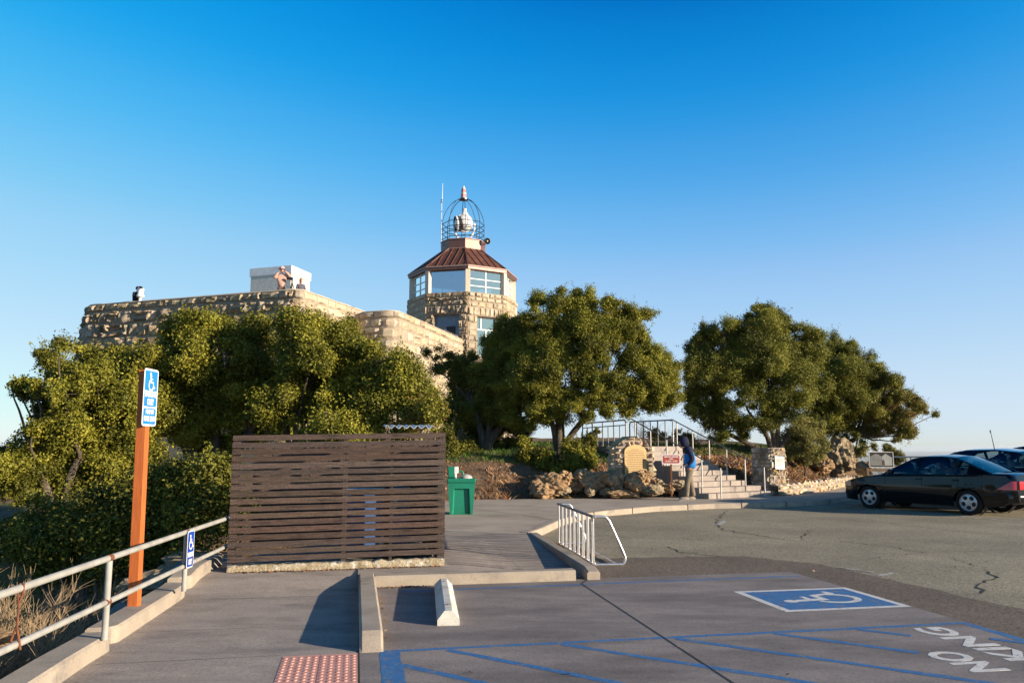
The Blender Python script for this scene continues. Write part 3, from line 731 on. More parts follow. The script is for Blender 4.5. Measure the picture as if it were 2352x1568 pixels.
crack(mb, [(1900, 1240), (2050, 1256), (2180, 1280), (2270, 1306)], .02, 5)
crack(mb, [(2032, 1200), (2180, 1218), (2340, 1232)], .022, 6)
crack(mb, [(1400, 1232), (1470, 1236), (1600, 1238)], .02, 7)
crack(mb, [(1800, 1240), (1950, 1250)], .018, 8); crack(mb, [(1990, 1282), (2120, 1268), (2352, 1262)], .018, 9)
struct(mb, 'asphalt_crack', 'crack_dark')
mb = MB()
def parkline(a, b, wd, z=.0045):
    a = G(*a); b = G(*b); d = (b - a).normalized(); n_ = Vector((-d.y, d.x, 0)) * wd / 2; zz = Vector((0, 0, z)); mb.poly([a - n_ + zz, b - n_ + zz, b + n_ + zz, a + n_ + zz])
parkline((1905, 1158), (2560, 1219), .1); parkline((2290, 1183), (2600, 1213), .1, .0048)
parkline((1648, 1205), (1668, 1196), .12); parkline((1772, 1205), (1822, 1204), .1)
parkline((2018, 1322), (2056, 1315), .08); parkline((1925, 1303), (2008, 1314), .06, .005)
struct(mb, 'bay_line', 'paint_worn')

# --- concrete walk on the left, ramping up a little towards the slat screen
def zw(v): return .008 - .022 * sm(v / .5) + .03 * max(0, min(1, v / 2.9)) + .1 * sm((v - 2.5) / 1.0)
mb = MB(); vs = [-9, -6, -4, -2, -1, 0, .5, 1, 1.5, 2, 2.5, 2.75, 3, 3.25, 3.6, 4.4]
mb.grid([[UV(u, v, zw(v)) for u in (-2.3, -2.0, -1.2, -.6, -.19)] for v in vs if v <= 3.6])
mb.grid([[UV(u, v, zw(v) - .26) for u in (-2.95 + .03 * v, -2.3)] for v in vs])
mb.grid([[UV(u, v, zw(v)) for u in (-2.45, -1.74)] for v in (3.6, 4.4, 5.6)])
mb.grid([[UV(-2.95 + .03 * v, v, -.9), UV(-2.95 + .03 * v, v, zw(v) - .26)] for v in vs])
mb.grid([[UV(-2.3, v, -.9), UV(-2.3, v, zw(v))] for v in vs])
walk_l = struct(mb, 'walkway', 'concrete_walk')
mb = MB()
def sj(a, b, wd, z0_=.0012):
    a = Vector(a); b = Vector(b); k = 8
    A = []; Bq = []; d = (b - a).normalized(); n_ = Vector((-d.y, d.x)) * wd / 2
    for i in range(k + 1):
        p = a.lerp(b, i / k); A.append(UV(*(p - n_), zw(p.y) + z0_)); Bq.append(UV(*(p + n_), zw(p.y) + z0_))
    mb.grid([A, Bq])
sj((-2.1, 2.5), (-.2, 2.45), .007); sj((-2.1, 1.1), (-.2, 1.1), .006); sj((-2.1, 0.02), (-.78, 0.02), .006); sj((-.195, -6), (-.195, .05), .022)
struct(mb, 'walkway_joint', 'joint_dark')
# walk behind the front kerb: flush with the kerb by the screen, dipping to the right (old grooved ramp)
def zr(u, v): return .122 - .112 * (1 - min(1, max(0, (v - 3.1) / 4.0))) * sm((u - .87) / 1.1)
mb = MB(); us = [-.19, .3, .87, 1.1, 1.35, 1.6, 1.85, 2.1, 2.54]
mb.grid([[UV(u, v, zr(u, v)) for u in us] for v in (3.12, 3.62)])
mb.grid([[UV(u + (.18 * (v - 3.12) / 4 if u > 2.5 else 0), v, zr(u, v)) for u in us if u >= .87] for v in (3.62, 4.2, 5, 5.8, 6.5, 7.12)])
struct(mb, 'ramp', 'concrete_walk')
mb = MB()
for k in range(13):
    v = 3.75 + k * .21; uu = np.linspace(.95, 2.5, 9)
    mb.grid([[UV(u, v, zr(u, v) + .0015) for u in uu], [UV(u, v + (.035 if k in (0, 12) else .014), zr(u, v) + .0015) for u in uu]])
struct(mb, 'ramp_groove', 'joint_dark')
# far walk up to the stair foot
CURB = [UV(2.71, 7.12), Vector((.545, 14.8, 0)), Vector((1.02, 16.6, 0)), Vector((1.55, 17.9, 0)), Vector((2.29, 18.95, 0)), Vector((3.5, 20.1, 0)), Vector((5.27, 21.1, 0)), Vector((6.52, 21.35, 0)), Vector((7.88, 21.95, 0)), Vector((9.0, 22.9, 0)), Vector((9.92, 24.0, 0)), Vector((13.0, 28.4, 0)), Vector((19, 34.8, 0))]
def inward(pts, d):
    out = []
    for i, p in enumerate(pts):
        t = (pts[min(i + 1, len(pts) - 1)] - pts[max(i - 1, 0)]); t.z = 0; t.normalize(); out.append(p + Vector((-t.y, t.x, 0)) * d)
    return out
inn = inward(CURB, .03)
back = [(20, 37.2), (13.05, 31.0), (9.42, 26.15), (7.66, 24.55), (4.95, 24.15), (1.53, 23.15), (-.98, 22.75), (-1.9, 22.0), (-1.9, 13.5), (-3.3, 12.0), (-3.8, 10.4)]
pg = [Vector((p[0], p[1], .124)) for p in ([UV(.87, 7.12), UV(2.68, 7.12)] + inn[1:] + back)] + [UV(-1.75, 3.86, .124), UV(.87, 3.86, .124)]
mb = MB(); mb.poly(pg)
for a, b in zip(pg, pg[1:] + pg[:1]): mb.poly([a, b, b - Vector((0, 0, .35)), a - Vector((0, 0, .35))])
struct(mb, 'sidewalk', 'concrete_path')
mb = MB()
def gline(a, b, wd, z=.1285):
    a = G(a[0], a[1], z); b = G(b[0], b[1], z); d = (b - a).normalized(); n_ = Vector((-d.y, d.x, 0)) * wd / 2; mb.poly([a - n_, b - n_, b + n_, a + n_])
gline((1085, 1168), (1200, 1182), .02); gline((1200, 1182), (1268, 1193), .02, .1289); gline((1024, 1225), (1214, 1225), .02); gline((1520, 1150), (1560, 1152.5), .03); gline((1700, 1148), (1706, 1152), .02)
gline((1030, 1160), (1262, 1163), .015)
struct(mb, 'sidewalk_joint', 'joint_dark')
# kerb along the asphalt
out_ = [p.copy() for p in CURB]; ink = inward(CURB, .17)
mb = MB(); mb.grid([[p + Vector((0, 0, -.1)) for p in out_], [p + Vector((0, 0, .12)) for p in out_], [p + Vector((0, 0, .133)) for p in inward(CURB, .02)], [p + Vector((0, 0, .133)) for p in ink], [p + Vector((0, 0, .0)) for p in ink]])
struct(mb, 'kerb', 'concrete_curb')
mb = MB()
for px in (1547, 1638, 1747, 1780):
    pass
for k in (3.4, 4.5, 5.55, 6.6, 7.6):
    i = int(k); p = CURB[i].lerp(CURB[min(i + 1, len(CURB) - 1)], k - i); t = (CURB[i + 1] - CURB[i]).normalized(); n_ = Vector((-t.y, t.x, 0))
    mb.box(p + n_ * .07 + Vector((0, 0, .066)), (.016, .16, .14), Matrix.Translation(p + n_ * .07 + Vector((0, 0, .066))) @ Matrix.Rotation(math.atan2(t.y, t.x), 4, 'Z'))
struct(mb, 'kerb_joint', 'joint_dark')
# the three kerbs round the bay
def sweep_kerb(name, rail, wd, z1, z0=-.05, side=1, taper=None, mname='concrete_curb'):
    mb = MB(); A = [Vector((p.x, p.y, 0)) for p in rail]; Bn = inward(A, wd * side); rows = []
    n_ = len(A)
    for i in range(n_):
        h = z1 if taper is None else taper(i / (n_ - 1)) * z1; h = max(h, .012)
        a, b = A[i], Bn[i]; e = (b - a).normalized() * .02
        rows.append([Vector((a.x, a.y, z0)), Vector((a.x, a.y, max(h - .018, .004))), a + e + Vector((0, 0, h)), b - e + Vector((0, 0, h)), Vector((b.x, b.y, max(h - .018, .004))), Vector((b.x, b.y, z0))])
    mb.grid(rows); mb.poly(rows[0]); mb.poly(rows[-1][::-1]); return struct(mb, name, mname)
sweep_kerb('kerb', [UV(0.0, v) for v in np.linspace(-.01, 3.1, 60)], .185, .138, taper=lambda t: min(1, .08 + t / .05))
sweep_kerb('kerb', [UV(u, 2.93) for u in np.linspace(.003, 2.38, 20)], .2, .128)
DK = [UV(2.69 + .17 * t, 2.95 + 4.15 * t) for t in np.linspace(0, 1, 20)]
sweep_kerb('kerb', DK, .16, .137, taper=lambda t: min(1, .75 + t * 8))
mb = MB(); mb.grid([[UV(u, v, z_) for u, z_ in ((-.0, .134),)] for v in (0, 1)]) if False else None
mb = MB()
for v in (1.55,):
    pass
# kerb blocks under the guard rail
def kerb_block(u0, v0, u1, v1, name='kerb'):
    mb = MB(); n_ = 24; w_ = .24; rows = []
    for k in range(n_ + 1):
        t = k / n_; L0 = abs(v1 - v0); t = (k / 6 * .09 / L0) if k < 6 else (1 - (n_ - k) / 6 * .09 / L0 if k > n_ - 6 else .09 / L0 + (1 - .18 / L0) * (k - 6) / (n_ - 12)); v = v0 + (v1 - v0) * t; u = u0 + (u1 - u0) * t; L_ = abs(v1 - v0); e = min(t, 1 - t) * L_
        ins = w_ * .4 * (1 - math.sqrt(max(0, 1 - (1 - min(1, e / .09)) ** 2)))
        z = zw(v) + .135; zb = zw(v) - .1
        rows.append([UV(u - ins, v, zb), UV(u - ins, v, z - .02), UV(u - .02 - ins, v, z), UV(u - w_ + .02, v, z), UV(u - w_, v, z - .02), UV(u - w_, v, zb)])
    mb.grid(rows); mb.poly(rows[0]); mb.poly(rows[-1][::-1]); return struct(mb, name, 'concrete_curb')
kerb_block(-2.62, -9, -2.13, .56); kerb_block(-2.15, .72, -1.99, 2.72); kerb_block(-1.99, 2.9, -1.87, 4.35)

# tactile mat, two panels of raised domes
def dome_mat():
    mb = MB(); r0 = thing('tactile_paving', 'pink tactile paving of raised domes at the foot of the walkway ramp', 'tactile paving', UV(-.48, -.5, .0), PH)
    for u0, u1 in ((-.76, -.485), (-.478, -.2)):
        mb = MB(); mb.box(((u0 + u1) / 2 + .48, -.42, .004), (u1 - u0, 1.8, .012))
        for i in range(5):
            for j in range(24):
                x = u0 + .48 + (i + .5) * (u1 - u0) / 5; y = -1.3 + j * .074
                if y < -.75: continue
                b = len(mb.v); mb.lathe([(.0145, .010), (.0125, .0145), (.008, .0162), (.001, .0165)], (x, y, 0), seg=8, cap=False)
        mb.build('panel', 'dome_pink', r0, smooth=True)
    return r0
dome_mat()

# wheel stop
a = UV(.605, .81); b = UV(.76, 2.7); d = b - a
r0 = thing('wheel_stop', 'white concrete wheel stop casting a blue shadow in the accessible bay', 'wheel stop', (a + b) / 2, math.atan2(d.y, d.x) - R(90))
mb = MB(); Lw = d.length; prof = [(-.1, .004), (.1, .004), (.1, .055), (.038, .135), (-.038, .135), (-.1, .055)]
secs = [(-Lw / 2, 1), (-Lw / 2 + .01, 1.0), (Lw / 2 - .12, 1), (Lw / 2, .82)]
b0 = len(mb.v)
rows = [[Vector((x * (k if z > .06 else 1), y, z * (k if z > .06 else 1))) for x, z in prof + prof[:1]] for y, k in secs]
mb.grid(rows); mb.poly(rows[0][:-1]); mb.poly(rows[-1][:-1][::-1])
r0_ = mb.build('body', 'concrete_white', r0, bevel=.008)
for y in (-.65, .65):
    mb = MB(); mb.lathe([(.012, .134), (.012, .139), (.004, .141)], (0, y, 0), seg=10); mb.build('anchor_pin', 'rust', r0)

# ================================================================== slat screen
fr = thing('slat_screen', 'dark brown horizontal slat screen on a rough concrete footing', 'fence', UV(-.42, 3.7, 0), PH)
W0, W1 = -1.30, 1.29; rg = random.Random(11); NS = 18; zb0 = .215; pitch = .0848
grp = None
for i in range(NS):
    mb = MB(); mb.rv = rg.random(); z = zb0 + (i + .5) * pitch; hh = pitch - rg.uniform(.017, .026); dz0 = rg.uniform(-.003, .003); dz1 = rg.uniform(-.003, .003) + .012
    n_ = 14; y0 = -.085 + rg.uniform(-.003, .003); rows = []
    sag = [rg.uniform(-.0015, .0015) for _ in range(n_ + 1)]
    for k in range(n_ + 1):
        t = k / n_; x = W0 + rg.uniform(-.004, .004) * (k in (0, n_)) + (W1 - W0) * t; zc = z + dz0 + (dz1 - dz0) * t + sag[k] + .03 * t
        rows.append([Vector((x, y0, zc - hh / 2)), Vector((x, y0, zc + hh / 2)), Vector((x, y0 + .022, zc + hh / 2)), Vector((x, y0 + .022, zc - hh / 2)), Vector((x, y0, zc - hh / 2))])
    mb.grid(rows); mb.poly(rows[0][:-1]); mb.poly(rows[-1][:-1][::-1])
    mb.mats = ['wood_dark', 'steel_grey']; mb.cur = 1
    for x in (W0 + .03, W0 + .06, .035, .065, W1 - .06, W1 - .03):
        for q in (-.017, .017): mb.box((x + rg.uniform(-.006, .006), y0 - .001, z + q + .022 * (x - W0) / (W1 - W0)), (.006, .004, .006))
    mb.build('slat', None, fr, bevel=.0015)
for x, w_ in ((W0 + .045, .09), (.05, .06), (.62, .035), (W1 - .045, .09)):
    mb = MB(); mb.rv = rg.random(); mb.box((x, -.035, .965), (w_, .05 if w_ > .05 else .03, 1.5 + (.05 if x > 0 else 0)), None); mb.build('post', 'wood_dark', fr, bevel=.002)
# footing: crumbling cast edge
mb = MB(); n_ = 120; rows = []
for k in range(n_ + 1):
    t = k / n_; x = W0 + (W1 - W0) * t; f = lambda s_, a_: noise.fractal(Vector((x * s_, a_, 2.2)), 1, 2, 5)
    top = .185 + .03 * t + f(9, 1) * .014; pr = []
    for j in range(8):
        q = j / 7; z = .06 + (top - .06) * q; er = max(0, noise.fractal(Vector((x * 11, z * 14, 5)), 1, 2, 5)) * .03 * (.25 + q)
        pr.append(Vector((x, -.1 + er + .012 * (q > .9), z)))
    pr += [Vector((x, -.03, top + f(14, 3) * .006)), Vector((x, .1, top)), Vector((x, .1, .05))]
    rows.append(pr)
mb.grid(rows); mb.poly(rows[0]); mb.poly(rows[-1][::-1]); mb.build('footing', 'concrete_rough', fr, smooth='all')
for q in ((.03, -.09, .206), (W0 + .04, -.09, .195)):
    mb = MB(); mb.box(q, (.07, .045, .012)); mb.build('post_shoe', 'galvanised', fr)

# unseen boards added to block the sun and darken the screen gaps
bf = thing('shade_boards', 'added dark boards behind the slat screen, blocking the sun to darken its gaps', 'fence', UV(.8, 5.0, .12), PH)
rg = random.Random(12)
for nm, p, q in (('side_panel', Vector((.03, -1.18, 0)), Vector((.03, 1.0, 0))), ('back_panel', Vector((-2.55, 1.03, 0)), Vector((.05, 1.03, 0)))):
    mb = MB(); L_ = (q - p).length; d_ = (q - p).normalized(); k = 0; s = 0
    while s < L_ - .05:
        mb.rv = rg.random(); c_ = p + d_ * (s + .068) + Vector((0, 0, .76)); off = .008 * (k % 2); mb.box(None, (.142, .02, 1.48), Matrix.Translation(c_ + Vector((-d_.y, d_.x, 0)) * off) @ Matrix.Rotation(math.atan2(d_.y, d_.x), 4, 'Z')); s += .138; k += 1
    mb.build(nm, 'wood_dark', bf)
# rest of the enclosure: side fence towards the hill, a store lid and bins glimpsed through the gaps
r0 = thing('storage_shelter', 'white corrugated roof sheet of the shelter behind the slat screen', 'shelter', UV(.55, 4.75, .12), PH)
mb = MB(); rows = []; nn = 60
for k in range(nn + 1):
    t = k / nn; x = -.42 + .66 * t; z = .02 * math.sin(t * 6.5 * 2 * math.pi) ; rows.append([Vector((x, -.5, 1.74 + z)), Vector((x, .5, 1.78 + z))])
mb.grid(rows); rs = mb.build('roof_sheet', 'white_plastic', r0); md = rs.modifiers.new('s', 'SOLIDIFY'); md.thickness = .004
mb = MB()
for x in (-.38, .2):
    for y in (-.4, .4): mb.box((x, y, .82), (.06, .06, 1.64))
mb.build('frame', 'wood_dark', r0)
r0 = thing('storage_bin', 'blue storage bin seen through the gaps of the slat screen', 'bin', UV(.1, 4.6, .12), PH)
mb = MB(); mb.box((-.05, 0, .5), (.9, .5, .7)); mb.build('body', 'blue_plastic', r0, bevel=.04)
mb = MB()
mb.box(None, (.09, .012, .66), Matrix.Translation((.1, -.262, .5)) @ Matrix.Rotation(R(14), 4, 'Y'))
mb.build('white_stripe', 'white_plastic', r0)
mb = MB(); mb.box((-.05, 0, .88), (.96, .56, .06)); mb.build('lid', 'white_plastic', r0, bevel=.02)

# ================================================================== guard rail on the left
p1 = G(240, 1462, .14 + .0); p2 = G(422, 1352, .17)
zt = .735; zm = .40
gr = thing('guard_rail', 'white painted pipe guard rail with rust spots along the walkway', 'railing', p2, 0)
dr = (p2 - p1); dr.z = 0; dr = dr / dr.y
def on(y, z): return Vector((p1.x + dr.x * (y - p1.y), y, z))
mb = MB(); ye = 10.05; y0 = p1.y - 5.0
mb.tube([on(y0, zt), on(y0 + 1, zt), on(ye - .02, zt), on(ye, zt)], .0245, 14); mb.build('top_rail', 'metal_paint', gr, world=True, smooth=True)
mb = MB(); mb.tube([on(y0, zm), on(y0 + 1, zm), on(ye - .02, zm), on(ye, zm)], .0225, 14); mb.build('lower_rail', 'metal_paint', gr, world=True, smooth=True)
for y, zb_ in ((p1.y, .12), (p2.y, .15), (p1.y - 2.45, .05)):
    mb = MB(); b = on(y, zb_)
    if y < p1.y - 1: b = on(y, .0)
    mb.tube([b, on(y, zt - .02)], .0245, 14); mb.build('post', 'metal_paint', gr, world=True, smooth=True)
    for z_, e in ((zt, .0015), (zm, .001)): mb = MB(); mb.tube([on(y - .035, z_), on(y + .035, z_)], .0252 + e, 14); mb.build('weld_collar', 'rust', gr, world=True, smooth=True)
mb = MB(); yv = G(38, 1350, .735).y
a_ = at(45, 1352, 4.55); yv = a_.y
yy = next(q for q in np.arange(3.5, 7, .01) if (lambda P_: 1176 + FP * P_.x / (P_.y * math.cos(TH) + (zt - CH) * math.sin(TH)) > 46)(on(q, zt)))
mb.tube([on(yy, zt + .03), on(yy, zt - .03) + Vector((-.012, 0, 0)), on(yy, zt - .1) + Vector((0, 0, 0)), on(yy, zm + .1), on(yy, zm + .02) + Vector((.02, .0, 0)), on(yy, zm - .03) + Vector((.03, 0, 0))], .0075, 8)
mb.tube([on(yy, zt - .09), on(yy, zt - .03) + Vector((.02, 0, 0)), on(yy, zt + .03) + Vector((.022, 0, 0))], .007, 8)
mb.tube([on(yy, zm + .12), on(yy, zm + .03) + Vector((-.03, 0, 0)), on(yy, zm - .03) + Vector((-.032, 0, 0))], .007, 8)
mb.build('wire_brace', 'rust', gr, world=True, smooth=True)
for z_ in (zt, zm): mb = MB(); mb.box(on(ye + .07, z_), (.04, .16, .042)); mb.build('wall_bracket', 'steel_grey', gr, world=True)

# ================================================================== accessible parking signs
def parking_sign(root, cx, cy, cz, W, H, deep, fine):
    """plate faces +x; local y along the plate (reading direction +y), z up"""
    M0 = Matrix.Translation(Vector((cx, cy, cz))) @ Matrix(((0, 0, 1, 0), (1, 0, 0, 0), (0, 1, 0, 0), (0, 0, 0, 1)))   # local x->y, y->z, z->x
    blue = 'sign_blue_deep' if deep else 'sign_blue'
    def rr(w_, h_, r_, z, x0=0, y0=0):
        out = []
        for sx, sy, a0 in ((1, 1, 0), (-1, 1, 90), (-1, -1, 180), (1, -1, 270)):
            for k in range(5):
                a = R(a0 + k * 22.5); out.append(M0 @ Vector((x0 + sx * (w_ / 2 - r_) + r_ * math.cos(a), y0 + sy * (h_ / 2 - r_) + r_ * math.sin(a), z)))
        return out
    mb = MB(); mb.mat('sign_back'); A = rr(W, H, .03, 0); Bq = rr(W, H, .03, .003); n_ = len(A)
    mb.poly(A[::-1])
    for i in range(n_): mb.poly([A[i], A[(i + 1) % n_], Bq[(i + 1) % n_], Bq[i]])
    mb.mat('sign_white'); mb.poly(Bq)
    mb.build('plate', None, root, world=True)
    mb = MB(); mb.mat(blue); b_ = W * .06
    if fine:
        mb.poly(rr(W - 2 * b_, H * .66 - b_, .015, .0045, 0, H * .5 - b_ - (H * .66 - b_) / 2))
        mb.poly(rr(W - 2 * b_, H * .31 - b_, .02, .0045, 0, -H * .5 + b_ + (H * .31 - b_) / 2))
    else:
        mb.poly(rr(W - 2 * b_, H - 2 * b_, .015, .0045, 0, 0))
    mb.build('blue_panel', None, root, world=True)
    mb = MB(); mb.mat('sign_white'); s_ = H * (.34 if fine else .42); MM = M0 @ Matrix.Translation((0, H * (.275 if fine else .19), .0055)) @ Matrix.Diagonal((.95, 1, 1, 1))
    isa_symbol(mb, MM, s_, .0004); mb.build('wheelchair_symbol', None, root, world=True, normals=False)
    inv = root_matrix(root).inverted()
    def T(txt, y, size, wd, mname, z=.0062): lettering('lettering', txt, size, inv @ M0 @ Matrix.Translation((0, y, z)), mname, root, width=wd, bold=.003)
    if fine:
        T('PARKING', H * .055, H * .15, W * .8, 'sign_white'); T('ONLY', -H * .085, H * .15, W * .46, 'sign_white')
        T('MINIMUM', -H * .255, H * .1, W * .56, 'sign_white'); T('FINE $250', -H * .375, H * .12, W * .78, 'sign_white')
    else:
        T('PARKING', -H * .15, H * .17, W * .78, 'sign_white'); T('ONLY', -H * .345, H * .2, W * .5, 'sign_white')
ps = Vector((-3.50, 7.66, -.7))
sp = thing('sign_post', 'tall orange wooden post carrying the blue accessible parking sign', 'sign post', ps)
mb = MB(); rows = []
hw = .044; H_ = 3.03
for k in range(12):
    z = H_ * k / 11; tw = .010 * math.sin(k); lx = -.035 * k / 11
    rows.append([Vector((x + lx, y, z)) for x, y in ((-hw, -hw), (hw, -hw), (hw, hw), (-hw, hw), (-hw, -hw))])
mb.grid(rows); mb.poly(rows[-1][:-1]); mb.build('post', 'wood_orange', sp, bevel=.004)
sgn = thing('parking_sign', 'blue and white accessible parking sign with a minimum fine, on the orange post', 'sign', ps + Vector((.075, 0, H_ - .3)))
parking_sign(sgn, ps.x + .029, ps.y - .015, ps.z + H_ - .265, .30, .545, False, True)
for z_ in (.2, -.2):
    mb = MB(); mb.lathe([(.009, 0), (.009, .006), (.004, .009)], M=Matrix.Translation((ps.x + .034, ps.y - .015, ps.z + H_ - .265 + z_)) @ Matrix.Rotation(R(90), 4, 'Y'), seg=8); mb.build('bolt', 'galvanised', sgn, world=True)
q = on(p2.y, .0); sg2 = thing('parking_sign', 'small deep blue accessible parking sign fixed to the guard rail post', 'sign', (q.x + .04, q.y, .58))
parking_sign(sg2, q.x + .045, q.y + .0, .565, .175, .37, True, False)

# ================================================================== bike rack
A = UV(3.05, 4.15) ; A = G(1364, 1300); Bq = G(1284, 1250) ; dirv = (Bq - A); Lr = dirv.length; ang = math.atan2(dirv.y, dirv.x)
br = thing('bike_rack', 'galvanised tube bike rack standing on the asphalt beside the kerb', 'bike rack', A, ang - R(90))
Ht = .655; y_ = Lr
mb = MB(); mb.box((0, y_ / 2, Ht), (.05, y_ + .1, .028)); mb.build('top_bar', 'steel_grey', br, bevel=.006)
mb = MB(); mb.box((0, y_ / 2, .035), (.05, y_ + .04, .028)); mb.build('bottom_bar', 'galvanised', br, bevel=.006)
for k in range(9):
    y = .01 + (y_ - .02) * k / 8
    for q in ((0,) if k in (0, 8) else (-.035, .035)) if False else (0,):
        mb = MB(); mb.tube([(0, y + q, .035), (0, y + q, Ht)], .0125, 10)
        mb.tube([(0, y + .085, .035), (0, y + .085, Ht)], .0105, 10) if k < 8 else None
        mb.build('upright', 'galvanised', br, smooth=True)
for y in (0.0, y_ - .02):
    pts = [(-.0, y, Ht), (.06, y, Ht), (.16, y, Ht - .005), (.2, y, Ht - .035), (.24, y, Ht - .1), (.40, y, .2), (.435, y, .11), (.43, y, .06), (.40, y, .025), (.34, y, .022), (.0, y, .022)]
    P4 = [Vector(p) for p in pts]; fine_ = []
    for i in range(len(P4) - 1):
        a0 = P4[max(i - 1, 0)]; a1 = P4[i]; a2 = P4[i + 1]; a3 = P4[min(i + 2, len(P4) - 1)]
        for k in range(4):
            t = k / 4; fine_.append(.5 * ((2 * a1) + (a2 - a0) * t + (2 * a0 - 5 * a1 + 4 * a2 - a3) * t * t + (3 * a1 - a0 - 3 * a2 + a3) * t ** 3))
    fine_.append(P4[-1]); fine_ = [Vector((p.x, p.y, max(p.z, .021))) for p in fine_]
    mb = MB(); mb.tube(fine_, .02, 12); mb.build('end_loop', 'galvanised', br, smooth=True)
mb = MB(); mb.tube([(.31, 0, .03), (.31, y_ - .02, .03)], .014, 10); mb.build('floor_bar', 'galvanised', br, smooth=True)

# ================================================================== hand-wash station
c = (G(1024, 1181, .124) + G(1092, 1181, .124)) / 2
hw_ = thing('hand_wash_station', 'green portable hand wash station standing beside the slat screen', 'hand wash station', c + Vector((0, .2, 0)), R(4))
def frustum(mb, w0, d0, w1, d1, z0, z1, x0=0, y0=0):
    b = len(mb.v)
    for w_, d_, z in ((w0, d0, z0), (w1, d1, z1)):
        for sx, sy in ((-1, -1), (1, -1), (1, 1), (-1, 1)): mb.v.append((x0 + sx * w_ / 2, y0 + sy * d_ / 2, z))
    for q in ((3, 2, 1, 0), (4, 5, 6, 7), (0, 1, 5, 4), (1, 2, 6, 5), (2, 3, 7, 6), (3, 0, 4, 7)): mb.face([b + i for i in q])
mb = MB()
b = len(mb.v)                                   # tank body with a recessed front panel
for z, w_, d_ in ((0, .50, .42), (.68, .60, .5)):
    for sx, sy in ((-1, -1), (1, -1), (1, 1), (-1, 1)): mb.v.append((sx * w_ / 2, sy * d_ / 2, z))
for q in ((3, 2, 1, 0), (4, 5, 6, 7), (1, 2, 6, 5), (2, 3, 7, 6), (3, 0, 4, 7)): mb.face([b + i for i in q])
i0 = len(mb.v)
def fp(x, z, dy): t = z / .68; return (x, -(.21 + .04 * t) + dy, z)
rim = [fp(-.20, .0, 0), fp(.20, .0, 0), fp(.17, .56, 0), fp(-.17, .56, 0)]; inn_ = [fp(-.17, .02, .06), fp(.15, .02, .06), fp(.14, .53, .06), fp(-.15, .53, .06)]
o4 = [Vector(mb.v[b]), Vector(mb.v[b + 1]), Vector(mb.v[b + 5]), Vector(mb.v[b + 4])]
mb.poly([o4[0], rim[0], rim[3], o4[3]]); mb.poly([rim[1], o4[1], o4[2], rim[2]]); mb.poly([rim[3], rim[2], o4[2], o4[3]])
for i in range(4): j = (i + 1) % 4; mb.poly([rim[i], rim[j], inn_[j], inn_[i]])
mb.poly(inn_); mb.build('tank', 'green_plastic', hw_, bevel=.014)
mb = MB(); frustum(mb, .62, .52, .655, .55, .683, .775); mb.build('basin_rim', 'green_plastic', hw_, bevel=.02)
mb = MB(); frustum(mb, .12, .3, .22, .34, .778, .80, -.2, .05); frustum(mb, .15, .22, .2, .24, .80, 1.03, -.215, .08); mb.build('dispenser_tower', 'green_plastic', hw_, bevel=.018)
mb = MB(); mb.box((-.12, .06, .955), (.1, .2, .15)); mb.build('towel_box', 'white_plastic', hw_, bevel=.015)
mb = MB(); mb.tube([(-.06, .0, .91), (-.02, .0, .93), (.03, -.01, .91), (.035, -.01, .86)], .022, 10); mb.build('soap_spout', 'green_plastic', hw_, smooth=True)
mb = MB(); mb.sphere((.1, .05, .775), .145, 20, 10, (1, 1, .62)); mb.build('water_dome', 'grey_plastic', hw_, smooth='all')
mb = MB(); mb.box((-.13, -.03, .83), (.05, .02, .12)); mb.build('soap_dispenser', 'white_plastic', hw_, bevel=.006)
# ================================================================== the fort-like stone building
zf0 = at(690, 663, 34).z; C0 = G(690, 663, zf0); CL = G(205, 700, zf0); CR = G(835, 714, zf0)
fort = thing('stone_building', 'long battered stone building with a rubble face and a parapet behind the shrubs', 'building', (C0.x, C0.y, 0))
dl_ = (CL - C0).normalized(); back1 = CL + Vector((-.9, 1.6, 0)); back2 = back1 + Vector((1.5, 16, 0))
wall_pts = [back2, back1, CL, C0, CR, CR + (CR - C0).normalized() * 10]
Pf, Lf, cumf = path_fn(wall_pts, zf0, .13, rnd=.35, side=1)
sC = (back1 - back2).length + (CL - back1).length + (C0 - CL).length
def fort_part(s0, s1, mname, mort, name, **k):
    mb = MB(); mb.mat(mname)
    wv = .16 if mname == 'stone_fort' else .02
    stones(mb, lambda s, z, d: Pf(s0 + s + wv * noise.noise(Vector((s * .9, z * 1.1, 9))), z + wv * noise.noise(Vector((s * .8, z * .9, 2))) * min(1, (zf0 - .42 - z) * 3 + .05), d), s1 - s0, k.pop('zb'), zf0 - .42, **k)
    mb.mat(mort); ns = int((s1 - s0) / .4) + 1; rows = []
    for z in np.linspace(.2, zf0 - .02, 12): rows.append([Pf(s0 + (s1 - s0) * i / ns, z, 0) for i in range(ns + 1)])
    mb.grid(rows); return mb.build(name, None, fort, world=True)
fort_part(0, sC - .35, 'stone_fort', 'mortar', 'rubble_wall', zb=3.0, ch=(.42, .72), sw=(.38, .85), bulge=.12, gap=.035, seed=5, rough=.12, jit=.3, n=8, power=3)
fort_part(sC - .35, Lf, 'stone_ashlar', 'mortar_light', 'ashlar_wall', zb=3.0, ch=(.4, .62), sw=(.55, 1.1), bulge=.05, gap=.018, seed=6, rough=.06, jit=.15, n=7)
